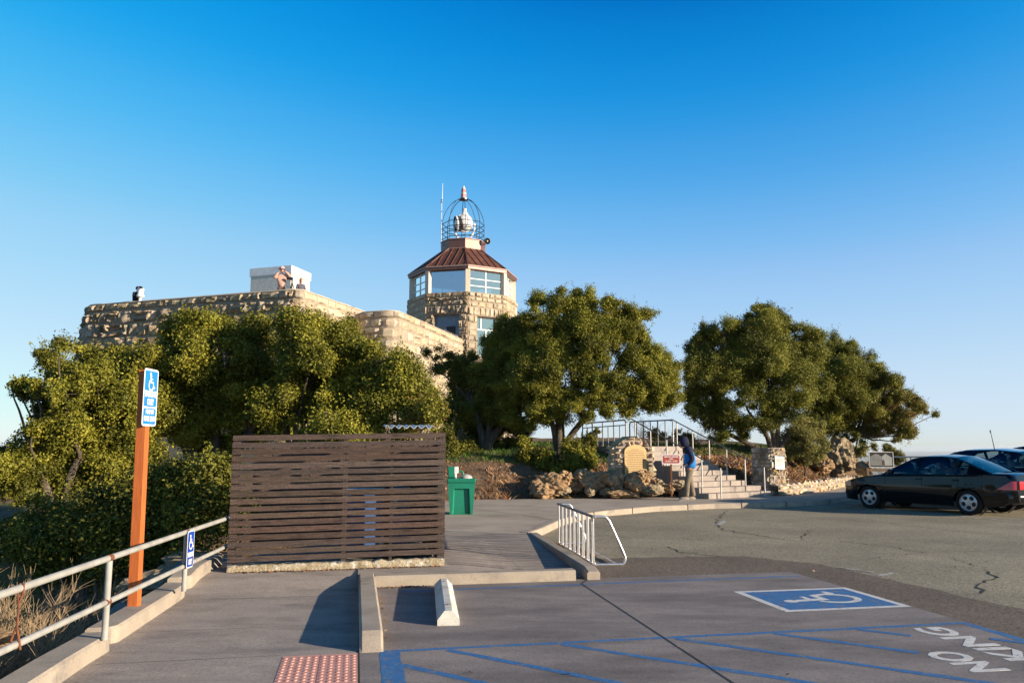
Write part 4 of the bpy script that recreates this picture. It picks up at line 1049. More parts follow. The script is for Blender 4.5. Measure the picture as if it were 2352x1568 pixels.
# coping course and pale cap
mb = MB(); mb.mat('stone_fort'); stones(mb, lambda s, z, d: Pf(s, z, d + .03), sC - .35, zf0 - .40, zf0 - .02, ch=(.36, .4), sw=(.45, .95), bulge=.08, gap=.03, seed=8, rough=.06, jit=0, n=6)
mb.mat('stone_ashlar'); stones(mb, lambda s, z, d: Pf(sC - .35 + s, z, d + .02), Lf - sC + .35, zf0 - .40, zf0 - .02, ch=(.36, .4), sw=(.6, 1.1), bulge=.05, gap=.015, seed=9, rough=.03, jit=0)
mb.build('coping_course', None, fort, world=True)
mb = MB(); n_ = 90; ro = []; rg = random.Random(3)
for i in range(n_ + 1):
    s = Lf * i / n_; ro.append([Pf(s, zf0 - .03, .03), Pf(s, zf0 + .02 + rg.uniform(-.012, .012), .0), Pf(s, zf0 + .02, -.45), Pf(s, zf0 - 1.2, -.45)])
mb.grid(ro); mb.build('parapet_cap', 'coping', fort, world=True, smooth=True)
mb = MB(); mb.poly([Pf(Lf * i / 40, zf0 - .45, -.4) for i in range(41)] + []); mb.build('roof_terrace', 'terrace', fort, world=True)
# nearer bastion with a stair parapet
z2 = z0b = at(891, 713, 37).z
B0 = G(835, 716, z2); B1 = G(889, 713, z2); B2 = G(925, 714.5, z2); B3 = G(980, 742, z2); B4 = G(1062, 779, z2)
B1 = Vector((B1.x, B0.y - .45, z2))
d2 = (B4 - B3).normalized(); B2 = B1 + Vector((.5, .12, 0)); B2b = B2 + d2 * 3; 
bp = [B0 + Vector((-.6, .9, 0)), B0, B1, B2, B3 if (B3 - B2).dot(d2) > 0 else B2b, B4]
bast = thing('stone_stair_wall', 'pale ashlar stair wall curving up to the octagonal tower door', 'wall', (B1.x, B1.y, 0))
Pb, Lb, cb = path_fn(bp, z2, .07, rnd=.16, side=1)
mb = MB(); mb.mat('stone_ashlar'); stones(mb, Pb, Lb, 2.4, z2 - .36, ch=(.42, .62), sw=(.6, 1.2), bulge=.05, gap=.02, seed=16, rough=.07, jit=.15)
mb.mat('mortar_light'); ns = 50
mb.grid([[Pb(Lb * i / ns, z, 0) for i in range(ns + 1)] for z in np.linspace(.5, z2 - .02, 10)])
mb.build('wall_face', None, bast, world=True)
mb = MB(); stones(mb, lambda s, z, d: Pb(s, z, d + .03), Lb, z2 - .34, z2 - .02, ch=(.3, .34), sw=(.5, 1.1), bulge=.07, gap=.014, seed=17, rough=.04, jit=0); mb.build('coping_course', 'stone_ashlar', bast, world=True, smooth=True)
mb = MB(); ro = []
for i in range(41):
    s = Lb * i / 40; ro.append([Pb(s, z2 - .03, .03), Pb(s, z2 + .015, 0), Pb(s, z2 + .015, -.4), Pb(s, z2 - 1.5, -.4)])
mb.grid(ro); mb.build('parapet_cap', 'coping', bast, world=True, smooth=True)
# lamp box on the wall
bx = at(882, 768, 37.2); lb = thing('wall_lamp', 'small white lamp box on the wall of the stair bastion', 'lamp', bx)
mb = MB(); mb.box((0, -.05, 0), (.34, .25, .2)); mb.build('housing', 'frame_white', lb, bevel=.02)
mb = MB(); mb.box((.05, -.05, -.115), (.2, .15, .03)); mb.build('lens', 'grey_plastic', lb)

# roof plant box
zb = 10.36; K0 = G(669, 609, zb); K1 = G(577, 617, zb); K2 = G(712, 628, zb)
pb = thing('roof_box', 'white rendered box room standing on the roof terrace', 'roof box', (K0.x, K0.y, 7.4))
mb = MB(); K3 = K1 + (K2 - K0); ins = lambda p: p
pts4 = [K1, K0, K2, K3]; mb.prism(pts4, 7.5, zb - .42); mb.build('walls', 'concrete_white', pb, world=True)
mb = MB(); cen = sum(pts4, Vector()) / 4; mb.prism([p + (p - cen).normalized() * .07 for p in pts4], zb - .42, zb); mb.build('fascia', 'white_plastic', pb, world=True, bevel=.02)

# ================================================================== octagonal tower
TC = Vector((-3.26, 52, 0)); A0 = R(-90 + 8.6)
tw = thing('octagonal_tower', 'octagonal stone lookout tower with a glazed room and brown metal roof', 'tower', (TC.x, TC.y, 1.2))
def ov(k, r): a = A0 + R(45) * k; return Vector((TC.x + r * math.cos(a), TC.y + r * math.sin(a), 0))
ZS = 11.1; RS = 3.64
for k in range(8):                         # face k between vertex k and k+1
    a = ov(k, RS); b = ov(k + 1, RS); L_ = (b - a).length; d = (b - a) / L_; nn = Vector((d.y, -d.x, 0))
    if k in (2, 3, 4, 5): 
        mb = MB(); mb.mat('mortar'); mb.poly([a, b, b + Vector((0, 0, ZS)), a + Vector((0, 0, ZS))]); mb.build('stone_face', None, tw, world=True); continue
    if k == 0: op = (L_ * .24, L_ * .80, 7.2, 9.62)
    elif k == 7: op = (L_ * .20, L_ * .80, 6.6, 9.72)
    else: op = None
    P = lambda s, z, dd, a=a, d=d, nn=nn: Vector((a.x + d.x * s + nn.x * dd, a.y + d.y * s + nn.y * dd, z))
    skip = (lambda s0, s1, z0_, z1_, op=op: (s1 > op[0] + .04 and s0 < op[1] - .04 and z0_ < op[3] - .02 and z1_ > op[2])) if op else None
    mb = MB(); mb.mat('stone_fort' if k == 7 else 'stone_ashlar')
    if op:
        for (s0, s1, za, zb_) in ((0, op[0], 1.0, op[3]), (op[1], L_, 1.0, op[3])):
            stones(mb, lambda s, z, dd, s0=s0: P(s0 + s, z, dd), s1 - s0, 2.0, zb_, ch=(.34, .5), sw=(.4, .7), bulge=.1 if k == 7 else .06, gap=.014, seed=30 + k + int(s0 * 7), rough=.09 if k == 7 else .03, jit=.1, n=6)
        stones(mb, lambda s, z, dd: P(s, z, dd + .01), L_, op[3], op[3] + .55, ch=(.54, .55), sw=(.3, .55), bulge=.1 if k == 7 else .06, gap=.016, seed=50 + k, rough=.09 if k == 7 else .04, jit=0, n=6)
        stones(mb, P, L_, op[3] + .55, ZS - .3, ch=(.3, .46), sw=(.28, .6), bulge=.1 if k == 7 else .055, gap=.016, seed=60 + k, rough=.09 if k == 7 else .03, jit=.1, n=6)
        stones(mb, P, L_, 2.0, op[2], ch=(.3, .46), sw=(.3, .6), bulge=.05, gap=.016, seed=65 + k, rough=.03, jit=.1) if False else None
    else:
        stones(mb, P, L_, 2.0, ZS - .3, ch=(.32, .5), sw=(.3, .65), bulge=.055, gap=.014, seed=70 + k, rough=.03, jit=.1)
    stones(mb, lambda s, z, dd: P(s, z, dd + .03), L_, ZS - .3, ZS, ch=(.28, .3), sw=(.35, .8), bulge=.06, gap=.012, seed=80 + k, rough=.03, jit=0)
    mb.mat('mortar' if k == 7 else 'mortar_light')
    def q4(s0, s1, za, zb_): mb.poly([P(s0, za, 0), P(s1, za, 0), P(s1, zb_, 0), P(s0, zb_, 0)])
    if op:
        q4(0, op[0], 0, op[3]); q4(op[1], L_, 0, op[3]); q4(0, L_, op[3], ZS); q4(op[0], op[1], 0, op[2])
        dp = -.42
        for s in (op[0], op[1]): mb.poly([P(s, op[2], 0), P(s, op[2], dp), P(s, op[3], dp), P(s, op[3], 0)])
        mb.poly([P(op[0], op[3], 0), P(op[0], op[3], dp), P(op[1], op[3], dp), P(op[1], op[3], 0)])
    else: q4(0, L_, 0, ZS)
    mb.build('stone_face', None, tw, world=True)
    if op:
        s0, s1, za, zb_ = op; dp = -.36
        if k == 0:
            fr_ = MB(); wf = .07
            for (x0, x1, y0_, y1_) in ((s0, s0 + wf, za, zb_), (s1 - wf, s1, za, zb_), (s0 + wf, s1 - wf, zb_ - wf, zb_), (s0 + wf, s1 - wf, 8.78, 8.86), ((s0 + s1) / 2 - .38, (s0 + s1) / 2 - .31, 8.86, zb_ - wf), ((s0 + s1) / 2 - .03, (s0 + s1) / 2 + .04, za, 8.78)):
                cc = P((x0 + x1) / 2, (y0_ + y1_) / 2, dp); fr_.box(None, (x1 - x0, .08, y1_ - y0_), Matrix.Translation(cc) @ Matrix.Rotation(math.atan2(d.y, d.x), 4, 'Z'))
            f_ = fr_.build('lower_window', 'frame_white', tw, world=True)
            g_ = MB(); g_.poly([P(s0, za, dp - .02), P(s1, za, dp - .02), P(s1, zb_, dp - .02), P(s0, zb_, dp - .02)]); o_ = g_.build('pane', 'window_glass', tw, world=True); o_.parent = f_
        else:
            dm = MB()
            dm.poly([P(s0, za, dp), P(s1, za, dp), P(s1, zb_, dp), P(s0, zb_, dp)])
            dm.mat('frame_dark') if False else None
            o_ = dm.build('door_recess', 'door_blue', tw, world=True)
            dm = MB()
            for (x0, x1, y0_, y1_) in ((s0, s1, zb_ - .1, zb_ - .02), (s0, s1, 9.02, 9.1), (s0, s0 + .07, za, zb_), (s1 - .07, s1, za, zb_)):
                cc = P((x0 + x1) / 2, (y0_ + y1_) / 2, dp + .05); dm.box(None, (x1 - x0, .08, y1_ - y0_), Matrix.Translation(cc) @ Matrix.Rotation(math.atan2(d.y, d.x), 4, 'Z'))
            dm.build('door_frame', 'door_blue', tw, world=True)
            dm = MB(); cc = P(s0 + (s1 - s0) * .62, 8.0, dp + .03); dm.box(None, (.55, .05, 1.95), Matrix.Translation(cc) @ Matrix.Rotation(math.atan2(d.y, d.x), 4, 'Z')); dm.build('doorway', 'interior_dark', tw, world=True)
mb = MB(); mb.poly([ov(k, RS) + Vector((0, 0, ZS - .01)) for k in range(8)]); mb.build('sill_slab', 'coping', tw, world=True)
# glazed room
RW = 3.36; ZW0 = ZS; ZW1 = 12.55
for k in range(8):
    p = ov(k, RW + .02); mb = MB(); mb.box(None, (.3, .3, ZW1 - ZW0), Matrix.Translation(p + Vector((0, 0, (ZW0 + ZW1) / 2))) @ Matrix.Rotation(A0 + R(45) * k, 4, 'Z')); mb.build('corner_post', 'frame_cream', tw, world=True)
    a = ov(k, RW); b = ov(k + 1, RW); L_ = (b - a).length; d = (b - a) / L_; nn = Vector((d.y, -d.x, 0)); rot = Matrix.Rotation(math.atan2(d.y, d.x), 4, 'Z')
    mb = MB(); mb.mat('frame_white' if k in (0, 1, 6, 2, 3, 4, 5) else 'frame_dark')
    def bx_(s0, s1, za, zb_, dd=-.02, t=.05): mb.box(None, (s1 - s0, t, zb_ - za), Matrix.Translation(a + d * (s0 + s1) / 2 + nn * dd + Vector((0, 0, (za + zb_) / 2))) @ rot)
    bx_(.1, L_ - .1, ZW0, ZW0 + .05); bx_(.1, L_ - .1, ZW1 - .06, ZW1); bx_(.1, .15, ZW0 + .05, ZW1 - .06); bx_(L_ - .15, L_ - .1, ZW0 + .05, ZW1 - .06)
    if k != 7:
        bx_(L_ / 2 - .035, L_ / 2 + .035, ZW0 + .05, ZW1 - .06)
        for zz in (ZW0 + .42, ZW0 + .86): bx_(.1, L_ / 2 - .035, zz, zz + .055); bx_(L_ / 2 + .035, L_ - .1, zz, zz + .055)
    f_ = mb.build('window', None, tw, world=True)
    mb = MB(); q = -.03; mb.poly([a + nn * q + Vector((0, 0, ZW0)), b + nn * q + Vector((0, 0, ZW0)), b + nn * q + Vector((0, 0, ZW1)), a + nn * q + Vector((0, 0, ZW1))])
    o_ = mb.build('pane', 'window_glass', tw, world=True); o_.parent = f_
mb = MB(); mb.poly([ov(k, RW - .1) + Vector((0, 0, ZW1 - .02)) for k in range(8)]); mb.build('ceiling', 'interior_wall', tw, world=True)
mb = MB(); mb.box(TC + Vector((-.9, -1.6, ZW1 - .035)), (.9, .35, .02)); mb.build('ceiling_vent', 'interior_dark', tw, world=True)
for x, y in ((.2, -1.9), (-1.2, -.6), (.8, .4)): mb = MB(); mb.box(TC + Vector((x, y, ZW1 - .05)), (1.4, .12, .05), rz=.2); mb.build('ceiling_light', 'white_plastic', tw, world=True)
mb = MB(); mb.box(TC + Vector((.4, .8, ZS + .35)), (2.2, .7, .7)); mb.build('exhibit_case', 'interior_wall', tw, world=True)
# roof
RE, ZE = 3.62, 12.78; RC, ZC = 1.52, 14.36
mb = MB()
for k in range(8):
    a, b = ov(k, RE), ov(k + 1, RE); c_, e = ov(k + 1, RC), ov(k, RC)
    mb.poly([a + Vector((0, 0, ZE)), b + Vector((0, 0, ZE)), c_ + Vector((0, 0, ZC)), e + Vector((0, 0, ZC))])
    mb.poly([a + Vector((0, 0, ZE - .22)), b + Vector((0, 0, ZE - .22)), b + Vector((0, 0, ZE)), a + Vector((0, 0, ZE))])
    a2, b2 = ov(k, RE - .3), ov(k + 1, RE - .3); mb.poly([a + Vector((0, 0, ZE - .22)), b + Vector((0, 0, ZE - .22)), b2 + Vector((0, 0, ZE - .26)), a2 + Vector((0, 0, ZE - .26))])
mb.build('roof', 'copper_brown', tw, world=True)
mb = MB()
for k in range(8):
    a, b = ov(k, RE), ov(k + 1, RE); c_, e = ov(k + 1, RC), ov(k, RC); upn = ((b - a).cross(Vector((0, 0, ZC - ZE)) + (e - a))).normalized()
    if upn.z < 0: upn = -upn
    L_ = (b - a).length; Lc = (c_ - e).length
    for s in (-1.17, -.7, -.235, .235, .7, 1.17):
        base_ = (a + b) / 2 + (b - a).normalized() * s + Vector((0, 0, ZE)); w_ = (L_ - Lc) / 2; edge = L_ / 2 - abs(s)
        t = min(1.0, edge / w_); top = base_ + ((c_ + e) / 2 - (a + b) / 2 + Vector((0, 0, ZC - ZE))) * t
        mb.bar(base_ + upn * .02, top + upn * .02, .035, .05, upn)
    mb.bar(a + Vector((0, 0, ZE + .02)), e + Vector((0, 0, ZC + .02)), .09, .06)
mb.build('standing_seam', 'copper_brown', tw, world=True)
mb = MB()
for k in range(8):
    a, b = ov(k, RE + .03), ov(k + 1, RE + .03); mb.bar(a + Vector((0, 0, ZE - .02)), b + Vector((0, 0, ZE - .02)), .05, .075)
mb.build('gutter_edge', 'copper_pale', tw, world=True)
mb = MB()
for k in range(8):
    a, b = ov(k, RC - .04), ov(k + 1, RC - .04); mb.poly([a + Vector((0, 0, ZC - .1)), b + Vector((0, 0, ZC - .1)), b + Vector((0, 0, ZC + .66)), a + Vector((0, 0, ZC + .66))])
mb.poly([ov(k, RC - .04) + Vector((0, 0, ZC + .655)) for k in range(8)]); mb.build('lantern_base', 'copper_brown', tw, world=True)
for z_ in (.04, .68):
    mb = MB()
    for k in range(8): a, b = ov(k, RC - .01), ov(k + 1, RC - .01); mb.bar(a + Vector((0, 0, ZC + z_)), b + Vector((0, 0, ZC + z_)), .045, .055)
    mb.build('lantern_base_trim', 'copper_pale', tw, world=True)
# handrail by the door
hr_ = thing('handrail', 'short pale handrail beside the tower door', 'railing', (-3.9, 47.4, 7.0))
mb = MB(); q0 = at(1021, 757, 47.2); q1 = at(1050, 771, 47.2); mb.tube([q0 - Vector((0, 0, 1)), q0, q1, q1 - Vector((0, 0, 1))], .022, 6); mb.tube([at(1036, 764, 47.2), at(1036, 764, 47.2) - Vector((0, 0, 1))], .022, 6); mb.build('pipe', 'rail_white', hr_, world=True)

# ---- lantern cage, beacon, finial, antenna, horn
ZB = ZC + .68
cage = thing('lantern_cage', 'dark blue wire cage and hooped ribs round the rotating beacon', 'cage', (TC.x, TC.y, ZB))
RG = 1.4
def cv_(k, r, z): a = A0 + R(45) * k; return Vector((r * math.cos(a), r * math.sin(a), z))
for zz in (1.28, .93, .58, .23):
    mb = MB(); mb.tube([cv_(k, RG, zz) for k in range(8)], .026, 6, closed=True); mb.build('hoop_rail', 'cage_blue', cage)
for k in range(8):
    mb = MB(); pts = [cv_(k, RG, -.1), cv_(k, RG, 1.28)]
    for i in range(1, 13):
        t = i / 12; a = t * R(90); pts.append(cv_(k, .28 + (RG - .28) * (math.cos(a) ** .85 if a < 1.57 else 0), 1.28 + 1.75 * math.sin(a) ** 1.0 * (0.62 + .38 * t)))
    mb.tube(pts, .022, 6); mb.build('rib', 'cage_blue', cage, smooth=True)
mb = MB(); mb.lathe([(.2, 2.98), (.3, 3.0), (.3, 3.1), (.2, 3.12)], seg=16); mb.build('crown_ring', 'lamp_dark', cage)
fin = thing('finial_light', 'red and white banded signal light on the tip of the cage', 'signal light', (TC.x, TC.y, ZB + 3.12))
mb = MB(); mb.lathe([(.17, 0), (.17, .3), (.19, .32), (.19, .35), (.15, .36), (.14, .62), (.16, .64), (.12, .68), (.05, .86), (.01, .88)], seg=16); mb.build('housing', 'finial_white', fin, smooth=True)
mb = MB()
for a in range(0, 360, 60):
    for z0_, z1_, r_ in ((.06, .28, .176), (.4, .6, .15)): mb.box(None, (.012, .09, z1_ - z0_), Matrix.Rotation(R(a + 12), 4, 'Z') @ Matrix.Translation((r_, 0, (z0_ + z1_) / 2)))
mb.build('lens', 'finial_red', fin)
bc = thing('rotating_beacon', 'large white rotating beacon lamp with a dark lens in a yoke', 'beacon', (TC.x + .05, TC.y, ZB))
mb = MB(); mb.lathe([(.5, 0), (.5, .1), (.32, .14), (.22, .3)], seg=20); mb.build('base', 'lamp_white', bc, smooth=True)
ax = Vector((.55, -.8, -.05)).normalized(); Mq = Matrix.Translation((.02, 0, 1.42)) @ ax.to_track_quat('Z', 'Y').to_matrix().to_4x4()
mb = MB(); mb.lathe([(.56, -.34), (.6, -.3), (.6, .0), (.56, .12), (.5, .3), (.34, .46), (.15, .53), (.01, .55)], M=Mq, seg=28); mb.build('drum', 'lamp_white', bc, smooth=True)
ax2 = Vector((-.93, -.3, -.12)).normalized(); M2 = Matrix.Translation((-.02, 0, 1.38)) @ ax2.to_track_quat('Z', 'Y').to_matrix().to_4x4()
mb = MB(); mb.lathe([(.5, 0), (.52, .5), (.5, .56)], M=M2, seg=28, cap=False); mb.lathe([(.01, .5), (.46, .52)], M=M2, seg=28, cap=False); mb.build('lens_barrel', 'lamp_dark', bc, smooth=True)
mb = MB(); mb.lathe([(.53, .48), (.56, .5), (.56, .58), (.5, .6)], M=M2, seg=28, cap=False); mb.build('lens_rim', 'lamp_white', bc, smooth=True)
mb = MB(); mb.lathe([(.6, 0.0), (.63, .02), (.63, .08), (.6, .1)], M=Mq, seg=28, cap=False); mb.build('seam_ring', 'lamp_white', bc, smooth=True)
mb = MB(); mb.lathe([(.3, 1.85), (.24, 2.05), (.14, 2.2), (.13, 2.4), (.02, 2.45)], c=(.02, 0, 0), seg=16); mb.build('vent_cowl', 'lamp_white', bc, smooth=True)
for sgn_ in (-1, 1):
    mb = MB(); pts = [Vector((sgn_ * x, .05, z)) for x, z in ((.2, .2), (.38, .34), (.55, .62), (.68, .98), (.7, 1.4))]; mb.tube(pts, [.07, .07, .065, .06, .06], 8); mb.build('yoke_arm', 'lamp_white', bc, smooth=True)
an = thing('radio_mast', 'slender white radio mast beside the lantern cage', 'antenna', (TC.x - 1.42, 51.4, ZC + .1))
mb = MB(); mb.tube([(0, 0, 0), (0, 0, 3.3)], .022, 6); mb.tube([(0.03, 0, 3.2), (.045, 0, 4.55)], [.03, .014], 8); mb.build('mast', 'frame_white', an, smooth=True)
mb = MB(); mb.box((0, 0, 3.25), (.16, .08, .06)); mb.box((0, 0, 3.4), (.16, .08, .05)); mb.box((.1, 0, 1.3), (.3, .03, .03)); mb.box((.1, 0, .3), (.3, .03, .03)); mb.build('clamp', 'steel_grey', an)
hn = at(1119, 554, 51.0); ho = thing('horn_speaker', 'round black horn loudspeaker at the right of the roof lantern', 'loudspeaker', hn)
Mh = Vector((.25, -1, -.1)).normalized().to_track_quat('Z', 'Y').to_matrix().to_4x4()
mb = MB(); mb.lathe([(.05, -.25), (.09, -.1), (.2, 0), (.215, .03), (.2, .035), (.09, -.07), (.02, -.09)], M=Mh, seg=20, cap=False); mb.build('horn', 'black_metal', ho, smooth=True)
mb = MB(); mb.sphere((0, 0, 0), .07, 10, 6, M=Mh); mb.build('driver', 'frame_cream', ho, smooth='all')
mb = MB(); mb.tube([(-.02, .2, 0), (-.35, .6, -.12)], .03, 6); mb.build('bracket', 'steel_grey', ho)

# ================================================================== stairs, rails and stone work by the path
def STP(s, t, z=0.0): q = STB + STD * s + STW * t; return Vector((q.x, q.y, z))
st = thing('stone_steps', 'broad flight of concrete steps climbing to the hilltop path', 'steps', STP(0, 0, .12))
NR, TR, RI = 10, .36, .148
for i in range(NR):
    mb = MB(); wl = 1.05 + (.28 if i < 3 else 0); wr = 1.02 + (.3 if i < 2 else .0)
    pts = [STP(i * TR, -wl), STP(i * TR, wr), STP((i + 1) * TR + (.05 if i < NR - 1 else 2.6), wr), STP((i + 1) * TR + (.05 if i < NR - 1 else 2.6), -wl)]
    z1 = .124 + RI * (i + 1); b = len(mb.v); mb.prism(pts, z1 - RI - .45, z1)
    mb.build('step', 'concrete_walk', st, world=True, bevel=.012)  # darker walk concrete stands in for the shade on the flight
def rail_tree(nm, lab, t, s0, s1, posts, group):
    r_ = thing('handrail', lab, 'railing', STP(s0, t, .12), group=group)
    def zz(s): return .124 + max(0, s) / TR * RI + .86
    mb = MB(); pts = [STP(s0 - .02, t, zz(s0) - .35), STP(s0 - .12, t, zz(s0) - .1), STP(s0 - .05, t, zz(s0) + .0), STP(s0 + .1, t, zz(s0) + .02)] + [STP(s, t, zz(s)) for s in (s1 - .5, s1 - .12)] + [STP(s1, t, zz(s1) - .02), STP(s1 + .08, t, zz(s1) - .1)]
    mb.tube([STP(s0, t, zz(s0) - .01), STP(s0 + .1, t, zz(s0 + .1)), STP(s1 - .15, t, zz(s1 - .15)), STP(s1 - .03, t, zz(s1) - .01), STP(s1 + .05, t, zz(s1) - .06)], .02, 8)
    mb.build('top_rail', 'steel_grey', r_, world=True, smooth=True)
    for s in posts:
        mb = MB(); zb_ = .124 + RI * max(0, min(NR, math.floor(s / TR) + 1)) if s > 0 else .124
        mb.tube([STP(s, t, zb_ - .02), STP(s, t, zz(s) - .01)], .021, 8); mb.build('post', 'rail_white', r_, world=True, smooth=True)
rail_tree('a', 'left stair handrail on pale posts, behind the red notice', -.93, -.12, 3.75, (-.1, .62, 1.34, 2.06, 2.78, 3.5), 'handrails of the concrete steps')
rail_tree('b', 'right stair handrail on pale posts, ending at the stone pillar', .93, -.12, 3.75, (-.1, .62, 1.34, 2.06, 2.78, 3.5), 'handrails of the concrete steps')
# landing guard rails
def guard(lab, a, b, z0_, z1_, n_, bars, mid=True):
    r_ = thing('guard_railing', lab, 'railing', a, group='guard railings of the hilltop landing')
    mb = MB(); a = Vector((a.x, a.y, 0)); b = Vector((b.x, b.y, 0)); Z = lambda z: Vector((0, 0, z))
    mb.tube([a + Z(z0_), a + Z(z1_ - .08), a.lerp(b, .02) + Z(z1_), b.lerp(a, .02) + Z(z1_), b + Z(z1_ - .08), b + Z(z0_)], .024, 8)
    if mid: mb.tube([a + Z(z1_ - .17), b + Z(z1_ - .17)], .018, 6)
    mb.build('frame', 'steel_grey', r_, smooth=True, world=True)
    for i in range(1, n_):
        mb = MB(); p = a.lerp(b, i / n_); mb.tube([p + Z(z0_), p + Z(z1_ - (.17 if mid and i % 2 else .01))], .018 if i % 2 else .022, 6); mb.build('baluster', 'steel_grey', r_, world=True)
q0 = at(1437, 964, 26.3); q1 = at(1338, 975, 30.5); guard('grey guard railing left of the stair head, seen below the oak', q0, q1, 1.5, q0.z, 8, 8)
q0 = at(1545, 964, 27.6); q1 = at(1446, 970, 30.0); guard('grey guard railing at the back of the landing, above the plaque monument', q0, q1, 1.5, q0.z, 6, 6, False)

# stone pillar with a grey plaque
pc = (G(1750, 1136, .124) + G(1804, 1136, .124)) / 2 + Vector((0, .35, 0))
pl = thing('stone_pillar', 'tapered stone pillar with a small grey plaque at the foot of the steps', 'pillar', (pc.x, pc.y, .1), R(22))
hb, ht_ = .37, .27; zt_ = 1.46
mb = MB()
cs = [(-1, -1), (1, -1), (1, 1), (-1, 1)]
for k in range(4):
    a = cs[k]; b = cs[(k + 1) % 4]
    def P(s, z, d, a=a, b=b):
        t = z / zt_; w_ = hb + (ht_ - hb) * t; yy = .44; A_ = Vector((a[0] * w_, a[1] * yy, z)); B_ = Vector((b[0] * w_, b[1] * yy, z)); dd = (B_ - A_).normalized(); n_ = Vector((dd.y, -dd.x, 0))
        return A_.lerp(B_, s / .8) + n_ * d
    mb.mat('stone_mix'); stones(mb, P, .8, 0, zt_, ch=(.15, .27), sw=(.13, .27), bulge=.04, gap=.01, seed=90 + k, rough=.035, jit=.3, n=7)
    mb.mat('mortar_light'); mb.grid([[P(.8 * i / 4, z, 0) for i in range(5)] for z in (0, .5, 1.0, zt_)])
mb.poly([Vector((x * ht_, y * .44, zt_)) for x, y in cs]); mb.build('masonry', None, pl)
mb = MB(); mb.mat('plaque_grey'); mb.box(None, (.36, .03, .4), Matrix.Translation((-.0, -.5, 1.0)) @ Matrix.Rotation(R(-4), 4, 'X') @ Matrix.Rotation(R(3), 4, 'Y')); mb.mat('print_grey')
for i in range(8): mb.box((-.0, -.5175, 1.13 - i * .038), (.27 if i % 3 else .2, .004, .012))
mb.build('plaque', None, pl)

# plaque monument
mc = Vector((3.5, 23.75, .35)); mo = thing('plaque_monument', 'arched rough stone monument holding a bronze plaque', 'monument', mc, R(17))
def arch(x): ax_ = abs(x); return 1.52 - .0 * ax_ if False else (1.52 - .55 * max(0, ax_ - .12) ** 1.25 if ax_ < .5 else 1.27 - .1 * (ax_ - .5))
mb = MB(); W2 = .58
mb.mat('stone_mix')
def PF(s, z, d): x = -W2 + s; return Vector((x * (1.12 - .1 * z), -.25 - d, min(z, arch(x) - .01)))
def sk(a, b, z0_, z1_):
    cx_ = (a + b) / 2 - W2; inside = (a - W2 > -.47 and b - W2 < .50 and z0_ > .38 and z1_ < 1.28 and abs(cx_) < .36); return inside or z0_ > arch(cx_) - .05
stones(mb, PF, 2 * W2, 0, 1.55, ch=(.12, .2), sw=(.13, .27), bulge=.07, gap=.014, seed=120, skip=sk, rough=.07, jit=.2, n=6)
for sx in (-1, 1):
    def PS(s, z, d, sx=sx): return Vector((sx * (W2 * (1.12 - .1 * z) + d), -.25 + (s if sx > 0 else s), min(z, arch(W2))))
    stones(mb, PS, .5, 0, 1.27, ch=(.14, .24), sw=(.16, .3), bulge=.06, gap=.016, seed=130 + sx, rough=.06, n=6)
mb.mat('mortar_light')
xs_ = np.linspace(-W2, W2, 25)
for y, s_ in ((-.25, 1), (.25, -1)): mb.grid([[Vector((x * 1.12, y, 0)) for x in xs_], [Vector((x * (1.12 - .1 * arch(x)), y, arch(x))) for x in xs_]])
mb.mat('stone_mix'); mb.grid([[Vector((x * (1.12 - .1 * arch(x)), y, arch(x) + .03 * math.sin(x * 31))) for x in xs_] for y in (-.29, 0, .25)])
for x in (-W2, W2): mb.grid([[Vector((x * (1.12 - .1 * z), y, z)) for y in (-.25, .25)] for z in (0, 1.27)])
mb.build('masonry', None, mo)
mb = MB(); prof = [(-.35, .42), (.35, .42), (.35, 1.1)] + [(.35 * math.cos(R(a)) * (1 if a < 60 or a > 120 else .98), 1.1 + .2 * math.sin(R(a))) for a in range(15, 180, 15)] + [(-.35, 1.1)]
mb.mat('bronze'); mb.xprism(prof, Matrix.Translation((0.0, -.31, 0)) @ Matrix.Diagonal((1, .05, 1, 1))); mb.mat('wood_old'); rg = random.Random(8)
for i in range(13):
    z = 1.16 - i * .052; w_ = .28 if i == 0 else rg.uniform(.5, .62)
    x = -w_ / 2
    while x < w_ / 2 - .02:
        l_ = rg.uniform(.025, .075); mb.box((x + l_ / 2, -.337, z), (l_, .003, .014)); x += l_ + .015
mb.build('bronze_plaque', None, mo)

# red notice
sc_ = at(1541, 1054, 23.3); rs_ = thing('red_notice', 'dark red notice board with white lettering on a rusty post', 'sign', (sc_.x, sc_.y, .3), 0)
Mn = Matrix.Translation((0, -.03, sc_.z - .3)) @ Matrix.Rotation(R(90), 4, 'X')
def rrect(M, w_, h_, r_, z):
    out = []
    for sx, sy, a0 in ((1, 1, 0), (-1, 1, 90), (-1, -1, 180), (1, -1, 270)):
        for k in range(5): a = R(a0 + k * 22.5); out.append(M @ Vector((sx * (w_ / 2 - r_) + r_ * math.cos(a), sy * (h_ / 2 - r_) + r_ * math.sin(a), z)))
    return out
mb = MB(); mb.mat('sign_white'); A_ = rrect(Mn, .54, .285, .05, 0); B_ = rrect(Mn, .54, .285, .05, -.012); mb.poly(A_); mb.poly(B_[::-1])
for i in range(20): mb.poly([A_[i], A_[(i + 1) % 20], B_[(i + 1) % 20], B_[i]])
mb.mat('sign_red'); mb.poly(rrect(Mn, .485, .235, .035, .002)); mb.build('panel', None, rs_)
for t_, y_, s_, w_ in (('VISITOR CENTER', .066, .06, .43), ('OPEN', .005, .045, .11), ('10 AM  4 PM', -.06, .06, .34)):
    lettering('lettering', t_, s_, Mn @ Matrix.Translation((0, y_, .0035)), 'sign_white', rs_, width=w_, bold=.002)
mb = MB(); mb.box((.0, 0, .45), (.045, .03, 1.15)); mb.build('post', 'rust', rs_)

